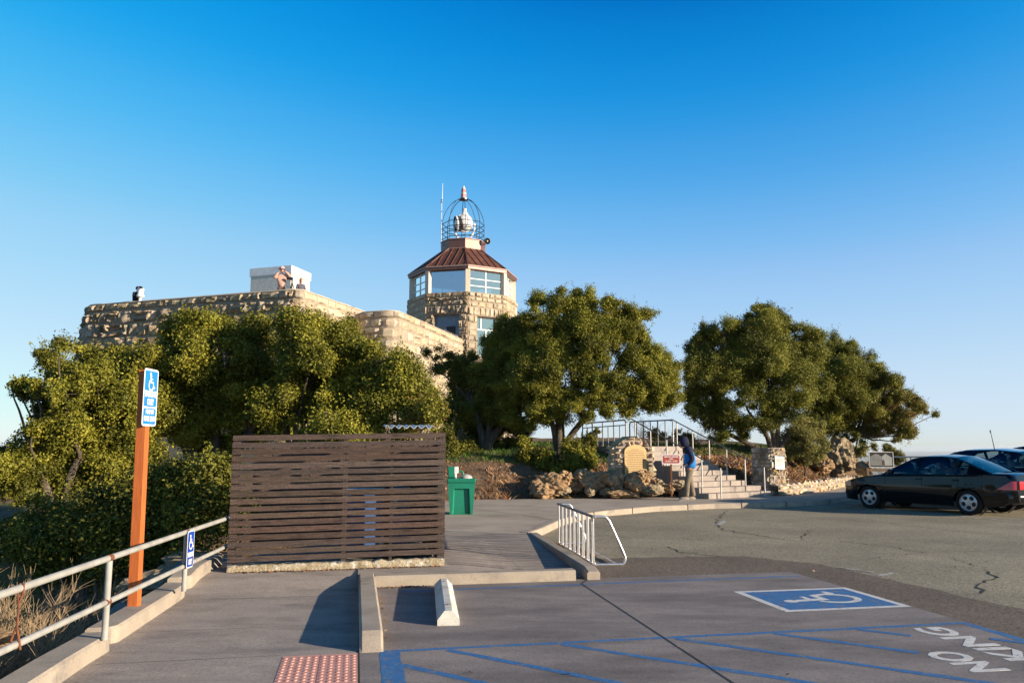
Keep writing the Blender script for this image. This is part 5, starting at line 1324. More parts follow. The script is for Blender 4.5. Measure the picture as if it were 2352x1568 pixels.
# interpretive panel at the right
ia = at(1994, 1037, 30.4); ib = at(2050, 1037, 30.4); iz0 = at(1994, 1073, 30.4).z; W_ = ib.x - ia.x; H_ = ia.z - iz0
ip = thing('information_panel', 'framed grey information panel on wooden posts behind the black sedan', 'sign', ((ia.x + ib.x) / 2, 30.4, -.1))
Mi = Matrix.Translation((0, -.04, (ia.z + iz0) / 2 + .1)) @ Matrix.Rotation(R(90), 4, 'X')
def ipoly(pts, z, m, name): mb = MB(); mb.poly([Mi @ Vector((x * W_, y * H_, z)) for x, y in pts]); return mb.build(name, m, ip)
mb = MB()
for x0, x1, y0_, y1_ in ((-.5, .5, .46, .5), (-.5, .5, -.5, -.46), (-.5, -.47, -.46, .46), (.47, .5, -.46, .46)): mb.box(None, ((x1 - x0) * W_, (y1_ - y0_) * H_, .03), Mi @ Matrix.Translation(((x0 + x1) / 2 * W_, (y0_ + y1_) / 2 * H_, 0)))
mb.build('frame', 'rail_white', ip)
ipoly([(-.47, -.46), (.47, -.46), (.47, .46), (-.47, .46)], 0, 'print_black', 'backing')
ipoly([(-.45, -.38), (.02, -.38), (.02, .2), (-.1, .32), (-.22, .38), (-.45, .2)], .002, 'print_grey', 'print_left')
ipoly([(.03, -.38), (.45, -.38), (.45, .12), (.18, .38), (.03, .2)], .0022, 'print_light', 'print_right')
ipoly([(.02, -.36), (.14, -.36), (.12, -.05), (.08, .0), (.03, -.05)], .003, 'print_brown', 'printed_column')
mb = MB()
for x in (-.56, .56): mb.box((x * W_, .03, .3), (.09, .09, 1.25 if x < 0 else 1.05))
mb.box((0, .03, (iz0 + .1) - .1), (W_ * 1.2, .06, .1)); mb.build('post', 'wood_old', ip)
# rail behind it
hr2 = thing('pipe_railing', 'dark pipe railing at the lot edge beside the information panel', 'railing', (ib.x + .3, 30.7, 0))
mb = MB(); a = Vector((ib.x + .05, 30.7, at(2055, 1049, 30.7).z)); b = Vector((ib.x + 3.5, 31.4, a.z)); mb.tube([a, b], .03, 8); mb.build('rail', 'cage_blue', hr2, world=True)
for t in (.25, .6, .95):
    mb = MB(); p = a.lerp(b, t); mb.tube([p, p - Vector((0, 0, 1.2))], .025, 8); mb.build('post', 'cage_blue', hr2, world=True)

# low stone wall
LW = [Vector((8.05, 24.45, 0)), Vector((8.8, 25.1, 0)), Vector((9.6, 26.0, 0)), Vector((10.6, 27.3, 0)), Vector((11.6, 28.8, 0)), Vector((12.9, 30.6, 0)), Vector((14.5, 32.6, 0))]
lw = thing('low_stone_wall', 'low mixed stone wall curving from the pillar behind the black sedan', 'wall', (LW[0].x, LW[0].y, .1))
Pl, Ll, _ = path_fn(LW, 1, 0, side=1)
mb = MB(); mb.mat('stone_mix'); stones(mb, Pl, Ll, .1, .42, ch=(.14, .2), sw=(.16, .4), bulge=.045, gap=.014, seed=140, rough=.04, jit=.1, n=6)
top_ = lambda s, z, d: Pl(s, .42 + .03 + d * .4, 0) if False else Vector((*(Pl(s, .5, .06 - z))[:2], .42 + d))
stones(mb, top_, Ll, 0, .34, ch=(.32, .34), sw=(.2, .45), bulge=.06, gap=.012, seed=141, rough=.05, jit=0, n=6)
mb.mat('mortar_light'); nn_ = 40
mb.grid([[Pl(Ll * i / nn_, z, 0 if z < .43 else -.0) for i in range(nn_ + 1)] for z in (-.1, .42)] + [[Pl(Ll * i / nn_, .42, -.3) for i in range(nn_ + 1)], [Pl(Ll * i / nn_, 0, -.3) for i in range(nn_ + 1)]])
mb.build('masonry', None, lw, world=True, smooth=True)

# rocks
def rock(lab, c, size, seed, m='rock', rz=0, rough=.32, group=None, sub=4):
    size = (size[0] * .92, size[1] * .92, size[2] * .72); r_ = MB(); rock_mesh(r_, (0, 0, 0), size, seed, rough, sub, rz); o = r_.build('boulder', m, None); o.location = c; return tag(o, lab, 'rock', group)
g_ = 'boulders at the foot of the oak bank'
rock('broad crumbly tan boulder, leftmost of the rocks along the walk', at(1262, 1113, 23.45) , (.55, .4, .42), 1, 'rock_orange', .2, .5, g_)
rock('small tan boulder low against the broad crumbly one', at(1248, 1130, 23.15), (.35, .28, .22), 21, 'rock_orange', .9, .4, g_)
rock('rounded grey boulder with a shaded hollow beside the tan boulders', at(1368, 1106, 23.6), (.42, .32, .36), 3, 'rock', .5, .42, g_)
rock('squat boulder between the tan boulders and the monument', at(1322, 1112, 23.8), (.3, .3, .28), 4, 'rock', .1, .45, g_)
rock('darker boulder directly below the left side of the monument', at(1418, 1100, 23.5), (.42, .3, .42), 5, 'rock', 1.3, .45, g_)
rock('jagged boulder under the bronze plaque', at(1462, 1108, 23.35), (.46, .3, .42), 6, 'rock_orange', .8, .42, g_)
rock('mossy low boulder next to the red notice post', at(1497, 1124, 23.2), (.34, .24, .2), 7, 'rock', .4, .4, g_)
rock('small dark rock between the notice post and the steps', at(1560, 1112, 23.7), (.3, .2, .17), 8, 'rock', .2, .3, g_)
rock('low rough rock at the edge of the walk below the plaque', at(1430, 1134, 23.05), (.42, .2, .14), 9, 'rock_orange', .1, .45, g_)
rock('tiny rock at the edge of the walk right of the broad boulder', at(1355, 1130, 23.1), (.17, .14, .14), 10, 'rock', .1, .35, g_)
rg = random.Random(31)
for i, (px, py, s, lb_) in enumerate([(1238, 1120, .22, 'knobbly lump on the left end of the tan rock shelf'), (1290, 1128, .2, 'low tan lump in front of the squat boulder'), (1300, 1096, .24, 'grey knob behind the tan boulders, under the understorey shrub'), (1338, 1092, .24, 'grey stone wedged above the small rocks'), (1392, 1096, .26, 'dark wedge of rock left of the monument base'), (1396, 1130, .18, 'small stone on the gravelly edge below the monument'), (1480, 1092, .24, 'pale knob of rock against the monument corner'), (1510, 1112, .2, 'brown stone just left of the notice post'), (1532, 1122, .16, 'small dark stone at the foot of the notice post')]):
    rock(lb_, at(px, py, 23.5 + rg.uniform(-.1, .3)), (s * 1.3, s, s), 60 + i, ('rock_orange', 'rock')[i % 2], i * .7, .5, g_)
g2 = 'outcrop under the right hand oak'
rock('tall leaning outcrop under the spreading oak', at(1928, 1050, 32.0), (.74, .6, .88), 11, 'rock', .4, .42, g2, 5)
rock('pale boulder beside the information panel', at(1984, 1076, 30.9), (.36, .34, .36), 12, 'rock', 1.0, .34, g2)
rock('half buried rock at the foot of the grey green shrub', at(1890, 1066, 30.2), (.36, .34, .42), 13, 'rock_orange', .7, .4, g2)
g3 = 'rocks on the shaded slope beyond the rail'
for i, (px, py, Y, s, lb_) in enumerate([(365, 1345, 9.6, .42, 'grey rock in shade beyond the small blue sign'), (455, 1300, 11.2, .5, 'rocky outcrop in shade beside the screen end')]):
    rock(lb_, at(px, py, Y), (s, s * .8, s * .6), 40 + i, 'rock', i, .3, g3)
rock('sunlit orange rock at the left edge below the dry brush', at(2, 1465, 5.6), (.1, .1, .07), 47, 'rock_orange', 0, .3)

# litter, grass
rng = np.random.default_rng(77)
def scatter(n, fx, accept, size, up=.8, lift=.02):
    P_ = []; 
    while len(P_) < n:
        x, y = fx(); 
        if accept(x, y): P_.append((x, y, terrain_h(x, y) + lift))
    pos = np.array(P_); nrm = unit(rng.normal(size=(len(pos), 3)) * (1 - up) + np.array([0, 0, up])); return pos, nrm
def dbk(x, y): return y - yb(x)
pos, nrm = scatter(26000, lambda: (rng.uniform(-2, 13), rng.uniform(22.4, 36)), lambda x, y: .02 < dbk(x, y) < 5.5 and rng.random() < (1.2 - dbk(x, y) / 6) * (1 if x > 4.5 else .12), .07, .62)  # litter thinned on the left bank to darken it in place of shade
mesh_quads('leaf_litter', leaf_quads(pos, nrm, .075, rng, .6), rng.random(len(pos)), 'litter')['kind'] = 'stuff'
def blades(n, fx, accept, h, name='grass', m='grass', lean=.4):
    P_ = []
    while len(P_) < n:
        x, y = fx()
        if accept(x, y): P_.append((x, y, terrain_h(x, y) - .01))
    p = np.array(P_); n = len(p); hh = h * rng.uniform(.5, 1.2, (n, 1)); a = rng.uniform(0, 6.28, n); w_ = np.stack([np.cos(a), np.sin(a), a * 0], 1) * .006
    tip = p + np.concatenate([rng.normal(size=(n, 2)) * hh * lean, hh], 1); mid = p + (tip - p) * .5 + np.array([0, 0, .12]) * hh
    co = np.stack([p - w_, p + w_, mid + w_ * .7, tip], 1); o = mesh_quads(name, co, rng.random(n), m); o['kind'] = 'stuff'; return o
blades(26000, lambda: (rng.uniform(-3, 12.5), rng.uniform(25, 33)), lambda x, y: dbk(x, y) > 2.3 and noise.noise(Vector((x * .5, y * .5, 1))) > -.25 and not (abs((Vector((x, y)) - STB).dot(STW)) < 1.2 and (Vector((x, y)) - STB).dot(STD) < 6), .13)
blades(5000, lambda: (rng.uniform(-2, 13), rng.uniform(22.5, 30)), lambda x, y: .1 < dbk(x, y) < 3 and noise.noise(Vector((x * .9, y * .9, 5))) > .12, .16, 'dry_grass', 'litter', .6)
# little leaves gathered along kerbs and the footing
P_ = []
for i in range(420): 
    u = rng.uniform(-1.7, .85); P_.append(UV(u, 3.59 - abs(rng.normal()) * .035, .129 if u > -.19 else zw(3.5) + .006))
for i in range(110): P_.append(UV(rng.normal() * .2 + .35, 2.88 - abs(rng.normal()) * .03, .013))
for i in range(26): P_.append(UV(.03 + abs(rng.normal()) * .03, rng.uniform(.3, 2.6), .013))
for i in range(420): t = rng.random() ** 2; P_.append(UV(2.9 + t * .3 + abs(rng.normal()) * .06, 6.9 - t * 2 + rng.normal() * .35 * (1 - t), .008))
for i in range(240): P_.append(Vector((rng.uniform(-.9, 7), 0, 0)))
for q in P_[-240:]: q.y = yb(q.x) - abs(rng.normal()) * .07 ; q.z = .131
for i in range(90): P_.append(Vector((rng.uniform(-3, 7), rng.uniform(5, 22), .013)))
pos = np.array([tuple(q) for q in P_]); mesh_quads('fallen_leaves', leaf_quads(pos, unit(rng.normal(size=(len(pos), 3)) * .35 + np.array([0, 0, 1])), .03, rng, .6), rng.random(len(pos)), 'litter')['kind'] = 'stuff'
# ================================================================== trees and shrubs
def H(x, y): return terrain_h(x, y)
# far-left sprawling oak
gL = 'oaks and shrubs below the walkway on the left'
b = Bp([(135, 792, 20), (112, 815, 20), (122, 850, 26), (95, 890, 24), (60, 880, 18), (28, 888, 10), (48, 900, 14), (105, 925, 34), (150, 905, 40), (75, 985, 24), (110, 985, 40), (60, 1025, 34), (25, 1050, 34), (10, 1085, 40), (160, 980, 55), (100, 1060, 60), (40, 1110, 60)], 15.5, 1, .7)
x, y = at(130, 1180, 15.5)[:2]
tree('oak_tree', 'ragged oak with open upswept branch tips against the sky, leftmost of all', 'tree', (x, y, H(x, y)), b, 'leaf_oak', .048, 2.0, 1, [(-.4, 0, 1.4), (.3, .2, 1.5)], gL, .12, sub_r=(.16, .34), twigs=.4, cover=2.0)
b = Bp([(205, 819, 36), (255, 826, 40), (175, 864, 45), (225, 884, 60), (300, 846, 36), (330, 884, 55), (185, 930, 60), (260, 950, 70), (320, 960, 65), (200, 1030, 70), (290, 1050, 75), (120, 1010, 40), (140, 1110, 70), (230, 1120, 75), (345, 814, 22)], 16.2, 2, .8)
x, y = at(250, 1200, 16.2)[:2]
tree('oak_tree', 'dense olive oak standing behind the orange sign post', 'tree', (x, y, H(x, y)), b, 'leaf_oak', .048, 2.1, 2, [(-.6, 0, 1.5), (.5, .2, 1.6)], gL, .14)
b = Bp([(440, 736, 36), (410, 774, 44), (470, 759, 42), (505, 756, 34), (385, 826, 46), (450, 829, 60), (520, 814, 55), (545, 774, 34), (575, 759, 28), (600, 749, 24), (570, 834, 55), (400, 894, 60), (470, 900, 70), (560, 900, 70), (610, 804, 44), (375, 960, 60), (440, 980, 70), (530, 985, 75), (610, 894, 60), (600, 960, 70)], 17.4, 3, .9)
x, y = at(480, 1190, 17.4)[:2]
tree('oak_tree', 'tall broad oak topping the rubble wall, centre of the left group', 'tree', (x, y, H(x, y)), b, 'leaf_oak', .048, 2.1, 3, [(-.7, 0, 2.0), (.7, .2, 2.1), (0, .4, 2.4)], gL, .17)
b = Bp([(652, 752, 28), (690, 749, 28), (730, 756, 30), (660, 804, 50), (720, 814, 55), (770, 784, 40), (795, 759, 18), (690, 874, 65), (770, 864, 60), (650, 930, 60), (720, 940, 65), (820, 814, 40), (845, 789, 22), (870, 824, 40), (800, 920, 60), (905, 814, 28), (840, 894, 60)], 16.6, 4, .9)
x, y = at(740, 1100, 16.6)[:2]
tree('oak_tree', 'rounded olive oak directly behind the slat screen', 'tree', (x, y, H(x, y)), b, 'leaf_oak', .048, 2.1, 4, [(-.6, 0, 1.6), (.7, .2, 1.7)], gL, .15)
b = Bp([(930, 839, 36), (905, 884, 50), (950, 884, 40), (870, 930, 60), (930, 930, 56), (975, 915, 34), (990, 945, 26), (960, 975, 40), (1000, 925, 16), (850, 985, 50), (905, 1000, 50), (780, 1000, 50), (720, 1010, 45)], 15.4, 5, .6)
x, y = at(900, 1120, 15.4)[:2]
tree('oak_tree', 'lower oak with rust brown leaf tips at the right end of the screen', 'tree', (x, y, H(x, y)), b, 'leaf_oak', .048, 2.1, 5, [(-.4, 0, 1.0), (.4, .1, 1.1)], gL, .12, mat2='leaf_rust', rusty=(*at(985, 955, 15.2), .45, .55))
b = Bp([(60, 1200, 75, 1.0), (140, 1200, 75, .8), (225, 1185, 70, .55), (310, 1170, 70, .3), (390, 1150, 70, .1), (460, 1135, 65, -.1), (505, 1190, 65, -.2), (120, 1270, 80, .9), (220, 1265, 85, .5), (320, 1250, 85, .2), (420, 1240, 75, 0), (500, 1090, 45, -.1), (30, 1230, 75, 1.1), (430, 1095, 45, .15), (350, 1120, 45, .3)], 11.6, 6, .35)
x, y = at(300, 1340, 11.6)[:2]
tree('shrub', 'low dark green oak scrub in shade below the guard rail', 'shrub', (x, y, H(x, y)), b, 'leaf_oak_shaded', .05, 1.9, 6, [(-.5, 0, .6), (.5, .1, .6)], gL, .08, twigs=.15, cover=1.8)
# centre oaks
gC = 'oaks round the hilltop'
b = Bp([(1352, 676, 24, -.3), (1325, 700, 34), (1283, 690, 30), (1246, 690, 24), (1240, 735, 45), (1295, 745, 50), (1360, 728, 44), (1405, 700, 26), (1425, 725, 36), (1205, 740, 30, .8), (1175, 755, 34, 1.2), (1150, 790, 34, 1.4), (1345, 790, 62, -.8), (1270, 800, 58, -.6), (1415, 780, 50, -.6), (1462, 738, 24), (1480, 722, 12), (1455, 780, 36), (1490, 800, 30), (1505, 830, 40), (1535, 850, 38), (1548, 895, 30, -.4), (1510, 890, 50, -.6), (1528, 925, 32), (1450, 860, 55, -1.0), (1385, 860, 50, -1.1), (1300, 870, 55, -1.0), (1225, 860, 50, -.7), (1190, 830, 44, .4), (1250, 925, 44, -1.0), (1320, 925, 36, -1.2), (1375, 915, 36, -1.1), (1400, 940, 20, -1.0), (1445, 905, 36, -.8), (1485, 930, 22, -.4), (1160, 880, 45, .6), (1190, 930, 42, .3), (1130, 850, 36, 1.2), (1130, 920, 42, 1.0), (1345, 950, 22, -1.2), (1230, 965, 32, -.6), (1170, 800, 40, 1.0), (1110, 870, 40, 1.2), (1105, 940, 40, 1.0), (1170, 965, 36, .4), (1280, 962, 30, -.8), (1130, 790, 26, 1.4), (1215, 790, 46, .6), (1440, 945, 20, -.6)], 26.3, 7)
x, y = at(1285, 1075, 26.3)[:2]
oc = tree('oak_tree', 'large glossy rounded oak with several trunks between tower and steps', 'tree', (x, y, H(x, y)), b, 'leaf_oak', .047, 2.3, 7, [(-.42, .1, 1.6), (-.1, -.1, 1.9), (.18, .2, 1.8), (1.15, -.2, 1.75)], gC, .13, sub_r=(.24, .42), twigs=.3, cover=2.3)
b = Bp([(985, 812, 16), (1010, 815, 22), (1045, 822, 26), (1078, 835, 30), (1030, 850, 20), (1100, 880, 42), (1070, 905, 40), (1050, 930, 36), (1120, 950, 48), (1075, 975, 44), (1150, 1000, 42), (1100, 1015, 36), (1055, 880, 24), (1180, 990, 38), (1195, 965, 34), (1060, 1000, 26), (1002, 845, 12), (1130, 1040, 30), (1060, 950, 40), (1150, 930, 40), (1200, 1020, 30)], 28.2, 8, .7)
x, y = at(1115, 1075, 27.0)[:2]
tree('oak_tree', 'dark shaded oak with a leaning trunk below the stair wall', 'tree', (x, y, H(x, y)), b, 'leaf_oak_shaded', .05, 2.0, 8, [(1.1, .1, 1.5), (.35, .3, 1.7), (-.5, .5, 1.6)], gC, .15, sub_r=(.22, .4), twigs=.45, cover=2.0, bark='bark')
b = Bp([(1205, 1040, 24), (1235, 1058, 26), (1262, 1078, 28), (1225, 1080, 22), (1300, 1062, 30), (1335, 1045, 28), (1350, 1020, 20), (1310, 1030, 22), (1200, 1015, 14), (1365, 1000, 14), (1345, 1070, 20), (1290, 1090, 20)], 25.2, 9, .3)
x, y = at(1280, 1095, 25.2)[:2]
tree('shrub', 'leafy understorey shrub round the trunks of the large oak', 'shrub', (x, y, H(x, y)), b, 'leaf_oak', .06, 1.7, 9, [(0, 0, .4)], gC, .04, sub_r=(.12, .24), twigs=.3)
b = Bp([(1753, 712, 24), (1775, 722, 26), (1732, 722, 22), (1760, 750, 44), (1800, 742, 22), (1790, 775, 44), (1710, 758, 40), (1665, 762, 34), (1635, 770, 30), (1604, 770, 18), (1700, 810, 60, -.6), (1640, 815, 50), (1760, 830, 60, -.8), (1598, 812, 30), (1590, 850, 26), (1620, 870, 46), (1690, 880, 60, -.8), (1770, 890, 60, -1), (1830, 820, 50), (1820, 880, 55, -.8), (1590, 905, 26), (1630, 930, 40), (1690, 950, 44, -.6), (1750, 955, 44, -.6), (1810, 940, 44, -.6), (1585, 945, 20), (1640, 975, 22), (1700, 990, 20), (1850, 780, 34), (1600, 965, 14), (1660, 1000, 10)], 28.6, 10, .8)
x, y = at(1779, 1028, 28.4)[:2]
tree('oak_tree', 'wide olive oak with forked trunks rising behind the stone pillar', 'tree', (x, y, H(x, y)), b, 'leaf_oak_grey', .046, 2.1, 10, [(-.5, 0, 1.2), (-.1, .1, 1.5), (.3, .1, 1.4), (.75, 0, 1.1), (-1.7, .3, 1.0)], gC, .12, sub_r=(.2, .38), twigs=.35, cover=2.2)
b = Bp([(1868, 772, 24), (1862, 800, 34), (1905, 800, 34), (1940, 808, 28), (1955, 790, 12), (1890, 850, 52), (1945, 850, 48), (1985, 840, 32), (2012, 846, 18), (1870, 915, 50, -.6), (1935, 910, 55, -.6), (1995, 895, 48), (2040, 880, 28), (2020, 925, 44), (2070, 905, 22), (2060, 945, 38), (2095, 930, 26), (2120, 940, 16), (2145, 952, 9), (1980, 960, 46), (1920, 965, 44), (2030, 980, 34), (2075, 985, 24), (2095, 1000, 12), (1960, 1010, 24), (2055, 1010, 12), (1965, 1038, 12), (1870, 975, 36)], 32.8, 11, .9)
x, y = at(1905, 1030, 33.3)[:2]
tree('oak_tree', 'spreading oak with browning tips sloping down over the outcrop, rightmost', 'tree', (x, y, H(x, y)), b, 'leaf_oak_grey', .046, 2.1, 11, [(-.4, 0, 1.0), (.4, 0, 1.2), (1.2, 0, 1.0)], gC, .15, sub_r=(.18, .36), twigs=.4, cover=2.1, mat2='leaf_rust', rusty=(*at(2070, 960, 32.8), 1.4, .4))
b = Bp([(1840, 985, 34), (1875, 990, 26), (1815, 1010, 26), (1850, 1020, 36), (1880, 1025, 24), (1825, 1040, 28), (1865, 1048, 24), (1800, 1035, 16)], 28.6, 12, .3)
x, y = at(1848, 1075, 28.6)[:2]
tree('shrub', 'grey green airy shrub between the stone pillar and the outcrop', 'shrub', (x, y, H(x, y)), b, 'leaf_shrub', .045, 1.5, 12, [(0, 0, .5)], gC, .04, sub_r=(.14, .28), twigs=.5)
b = Bp([(1985, 1030, 10), (2010, 1026, 9), (2035, 1028, 10), (1978, 1042, 9), (2060, 1040, 12), (2068, 1056, 14), (2055, 1062, 10)], 31.6, 13, .2)
x, y = at(2030, 1075, 31.6)[:2]
tree('shrub', 'thin yellow green shrub poking up behind the information panel', 'shrub', (x, y, -.1), b, 'leaf_shrub', .045, 1.1, 13, [(0, 0, .5)], gC, .03, sub_r=(.08, .16), twigs=.8)

b = Bp([(1025, 960, 30), (1012, 1010, 30), (1045, 1010, 34), (1035, 1055, 30), (1075, 1045, 26), (1020, 1085, 24), (1050, 930, 20), (1095, 1050, 20)], 26.2, 15, .4)  # added scrub, fills this shaded spot with dark leaves
x, y = at(1045, 1090, 26.2)[:2]
tree('shrub', 'dark dense scrub between the slat screen and the shaded oak, behind the wash station', 'shrub', (x, y, H(x, y)), b, 'leaf_oak_shaded', .058, 1.8, 15, [(-.1, 0, .9), (.2, .1, .8)], gC, .09, sub_r=(.2, .36))

# dry twiggy brush
def brush(name, lab, c, n, h, spread, seed, lean=(0, 0), m='twig', r0=.008, branch=3, group=None):
    rg = random.Random(seed); mb = MB(); root = thing(name, lab, 'shrub', c, 0, group)
    for i in range(n):
        a = rg.uniform(0, 6.283); s = rg.uniform(.2, 1); L_ = h * rg.uniform(.5, 1.1)
        d = Vector((math.cos(a) * s * spread + lean[0], math.sin(a) * s * spread + lean[1], rg.uniform(.45, 1))).normalized()
        p = Vector((rg.uniform(-.15, .15), rg.uniform(-.15, .15), -.05)); pts = [p.copy()]
        for k in range(6):
            d = (d + Vector((rg.uniform(-.3, .3), rg.uniform(-.3, .3), rg.uniform(-.25, .16)))).normalized(); p = p + d * L_ / 6; pts.append(p.copy())
            if k >= 1:
                for _ in range(branch):
                    e = (d + Vector((rg.uniform(-.9, .9), rg.uniform(-.9, .9), rg.uniform(-.4, .7)))).normalized(); q = p.copy(); pp = [q.copy()]
                    for w_ in range(3): e = (e + Vector((rg.uniform(-.4, .4), rg.uniform(-.4, .4), rg.uniform(-.2, .3)))).normalized(); q = q + e * L_ * .07 * rg.uniform(.5, 1.3); pp.append(q.copy())
                    mb.rv = rg.random(); mb.tube(pp, [r0 * .4, r0 * .33, r0 * .27, r0 * .15], 3, caps=False)
        mb.tube(pts, [r0 * (1 - .7 * k / 6) for k in range(7)], 4, caps=False)
    mb.build('branches', m, root, normals=False); return root
c = at(15, 1400, 7.2); c.z = H(c.x, c.y)
brush('dry_shrub', 'pale dead twiggy brush at the left edge beyond the guard rail', c, 230, 1.35, .5, 5, (-.22, .1), r0=.0055, branch=6)
brush('dry_shrub', 'low dead brush sprawling towards the foot of the orange post', Vector((*at(70, 1425, 7.5)[:2], H(*at(70, 1425, 7.5)[:2]))), 110, .95, .6, 6, (-.05, .1), r0=.005, branch=4)
brush('dry_shrub', 'bare grey twiggy shrub behind the landing railing', at(1480, 1000, 28.6) - Vector((0, 0, .3)), 26, 1.0, .5, 7, m='twig_grey', r0=.006)
brush('dry_shrub', 'bare grey bush between the rail and the right hand oak', at(1600, 1010, 29.5) - Vector((0, 0, .1)), 22, .7, .9, 8, m='twig_grey', r0=.006)
b = Bp([(1500, 1000, 14), (1525, 1005, 12), (1560, 1002, 14), (1585, 1008, 12), (1640, 1008, 14)], 29.0, 14, .2)
x, y = at(1540, 1020, 29)[:2]
tree('shrub', 'low brown green brush on the skyline behind the steps', 'shrub', (x, y, H(x, y)), b, 'leaf_shrub', .05, 1.0, 14, [(0, 0, .2)], gC, .03, sub_r=(.1, .2), twigs=.8)

# ================================================================== cars
def arch_profile(x, axles, zb, r=.345, zc=.30):
    z = zb
    for a in axles:
        if abs(x - a) < r: z = max(z, zc + math.sqrt(r * r - (x - a) ** 2))
    return z
def interp(pts, x):
    for (a, b), (c, d) in zip(pts, pts[1:]):
        if x <= c: t = max(0, min(1, (x - a) / (c - a))); t = t * t * (3 - 2 * t) * .4 + t * .6; return b + (d - b) * t
    return pts[-1][1]
def make_car(name, label, paint, spec):
    car = thing(name, label, 'car', (0, 0, 0)); ax = spec['axles']; xf, xr = spec['x']
    zt = spec['top']; hw_ = spec['hw']; cut = sorted(set([round(v, 3) for v in np.linspace(xr, xf, 62)] + [round(a + .345 * math.cos(t), 3) for a in ax for t in np.linspace(0, math.pi, 17)]))
    rows = []
    for x in cut:
        t_ = interp(zt, x); wd = interp(hw_, x); zl = arch_profile(x, ax, interp(spec['low'], x)); half = []
        for k in range(9):
            q = k / 8; z = zl + (t_ - .035 - zl) * q; f = .93 + .07 * sm((z - .2) / .28) - .055 * sm((z - .62) / .4) + (.008 if .6 < z < .68 else 0); half.append((wd * f, z))
        e = half[-1][0]
        half += [(e - .035, t_ - .006), (e - .16, t_ + .012), (e * .5, t_ + .03), (0.0, t_ + .036)]
        rows.append([Vector((x, y, z)) for y, z in half] + [Vector((x, -y, z)) for y, z in half[::-1][1:]])
    mb = MB(); mb.grid(rows); mb.poly(rows[0]); mb.poly(rows[-1]); mb.build('body', paint, car, smooth=True)
    # greenhouse
    C = spec['cabin']                         # (x, z, halfwidth) from windscreen foot over the roof to the rear window foot
    F = []
    for i in range(len(C) - 1):
        for k in range(4):
            t = k / 4; F.append(tuple(C[i][j] + (C[i + 1][j] - C[i][j]) * t for j in range(3)))
    F.append(C[-1])
    def across(p, lift=0.0): x, z, w_ = p; return [Vector((x + (lift * 0), w_ * s, z + .045 * (1 - s * s) + lift)) for s in (-1, -.8, -.4, 0, .4, .8, 1)]
    i0, i1 = spec['roof']                     # roof span in cabin control indices
    def span(a, b): return F[a * 4:b * 4 + 1]
    mb = MB(); mb.grid([across(p) for p in span(i0, i1)]); mb.build('roof', paint, car, smooth='all')
    mb = MB(); mb.grid([across(p) for p in span(0, i0)]); mb.build('windscreen', 'car_glass', car, smooth='all')
    mb = MB(); mb.grid([across(p) for p in span(i1, len(C) - 1)]); mb.build('rear_window', 'car_glass', car, smooth='all')
    bz = lambda x: interp(zt, max(min(x, spec['belt'][0]), spec['belt'][1])) + .0
    for s in (-1, 1):
        mb = MB(); up = []; dn = []; mi = []
        for p in F:
            x, z, w_ = p; wb = interp(hw_, x) * .935; zb_ = min(z, bz(x) - .01); q = Vector((x, s * w_, z)); d_ = Vector((x, s * (wb - .01), zb_)); up.append(q); dn.append(d_)
            mi.append(q.lerp(d_, .5) + Vector((0, s * .02 * min(1, (z - zb_) * 4), 0)))
        mb.grid([up, mi, dn]); mb.build('side_glass', 'car_glass', car, smooth='all')
        # pillars and rails a few millimetres proud
        mb = MB(); o = Vector((0, s * .006, .004))
        mb.tube([u + o - Vector((0, 0, .018)) for u in up], .024, 6)
        for xa, wd in spec['pillars']:
            j = min(range(len(F)), key=lambda i: abs(F[i][0] - xa)); k = min(range(len(F)), key=lambda i: abs(F[i][0] - (xa + spec['lean'])))
            u, d_ = up[k], dn[j]; m_ = mi[j].lerp(mi[k], .5)
            for (p_, q_) in ((u, m_), (m_, d_)): mb.bar(p_ + o, q_ + o, wd, .02, Vector((0, 1, 0)))
        mb.build('pillar', paint, car)
        mb = MB(); j0 = max(0, 2); 
        mb.tube([d_ + Vector((0, s * .012, .006)) for d_ in dn[2:-2]], .01, 5); mb.build('belt_trim', 'trim_black', car)
        # rear quarter panel
        mb = MB(); ks = [i for i in range(len(F)) if F[i][0] <= spec['quarter']]
        mb.grid([[up[i] + o for i in ks], [mi[i] + o for i in ks], [dn[i] + o for i in ks]]); mb.build('quarter_panel', paint, car, smooth='all')
    mb = MB(); xm = (C[0][0] + C[-1][0]) / 2; mb.box((xm, 0, .6), (C[0][0] - C[-1][0] - .3, 1.3, .1)); mb.build('cabin_floor', 'interior_dark', car)
    for sx in spec['seats']:
        for sy in (-.36, .36):
            mb = MB(); mb.box(None, (.13, .46, .5), Matrix.Translation((sx, sy, .86)) @ Matrix.Rotation(R(-12), 4, 'Y')); mb.box((sx - .1, sy, 1.16), (.1, .25, .17)); mb.build('seat', 'seat_beige', car, bevel=.03)
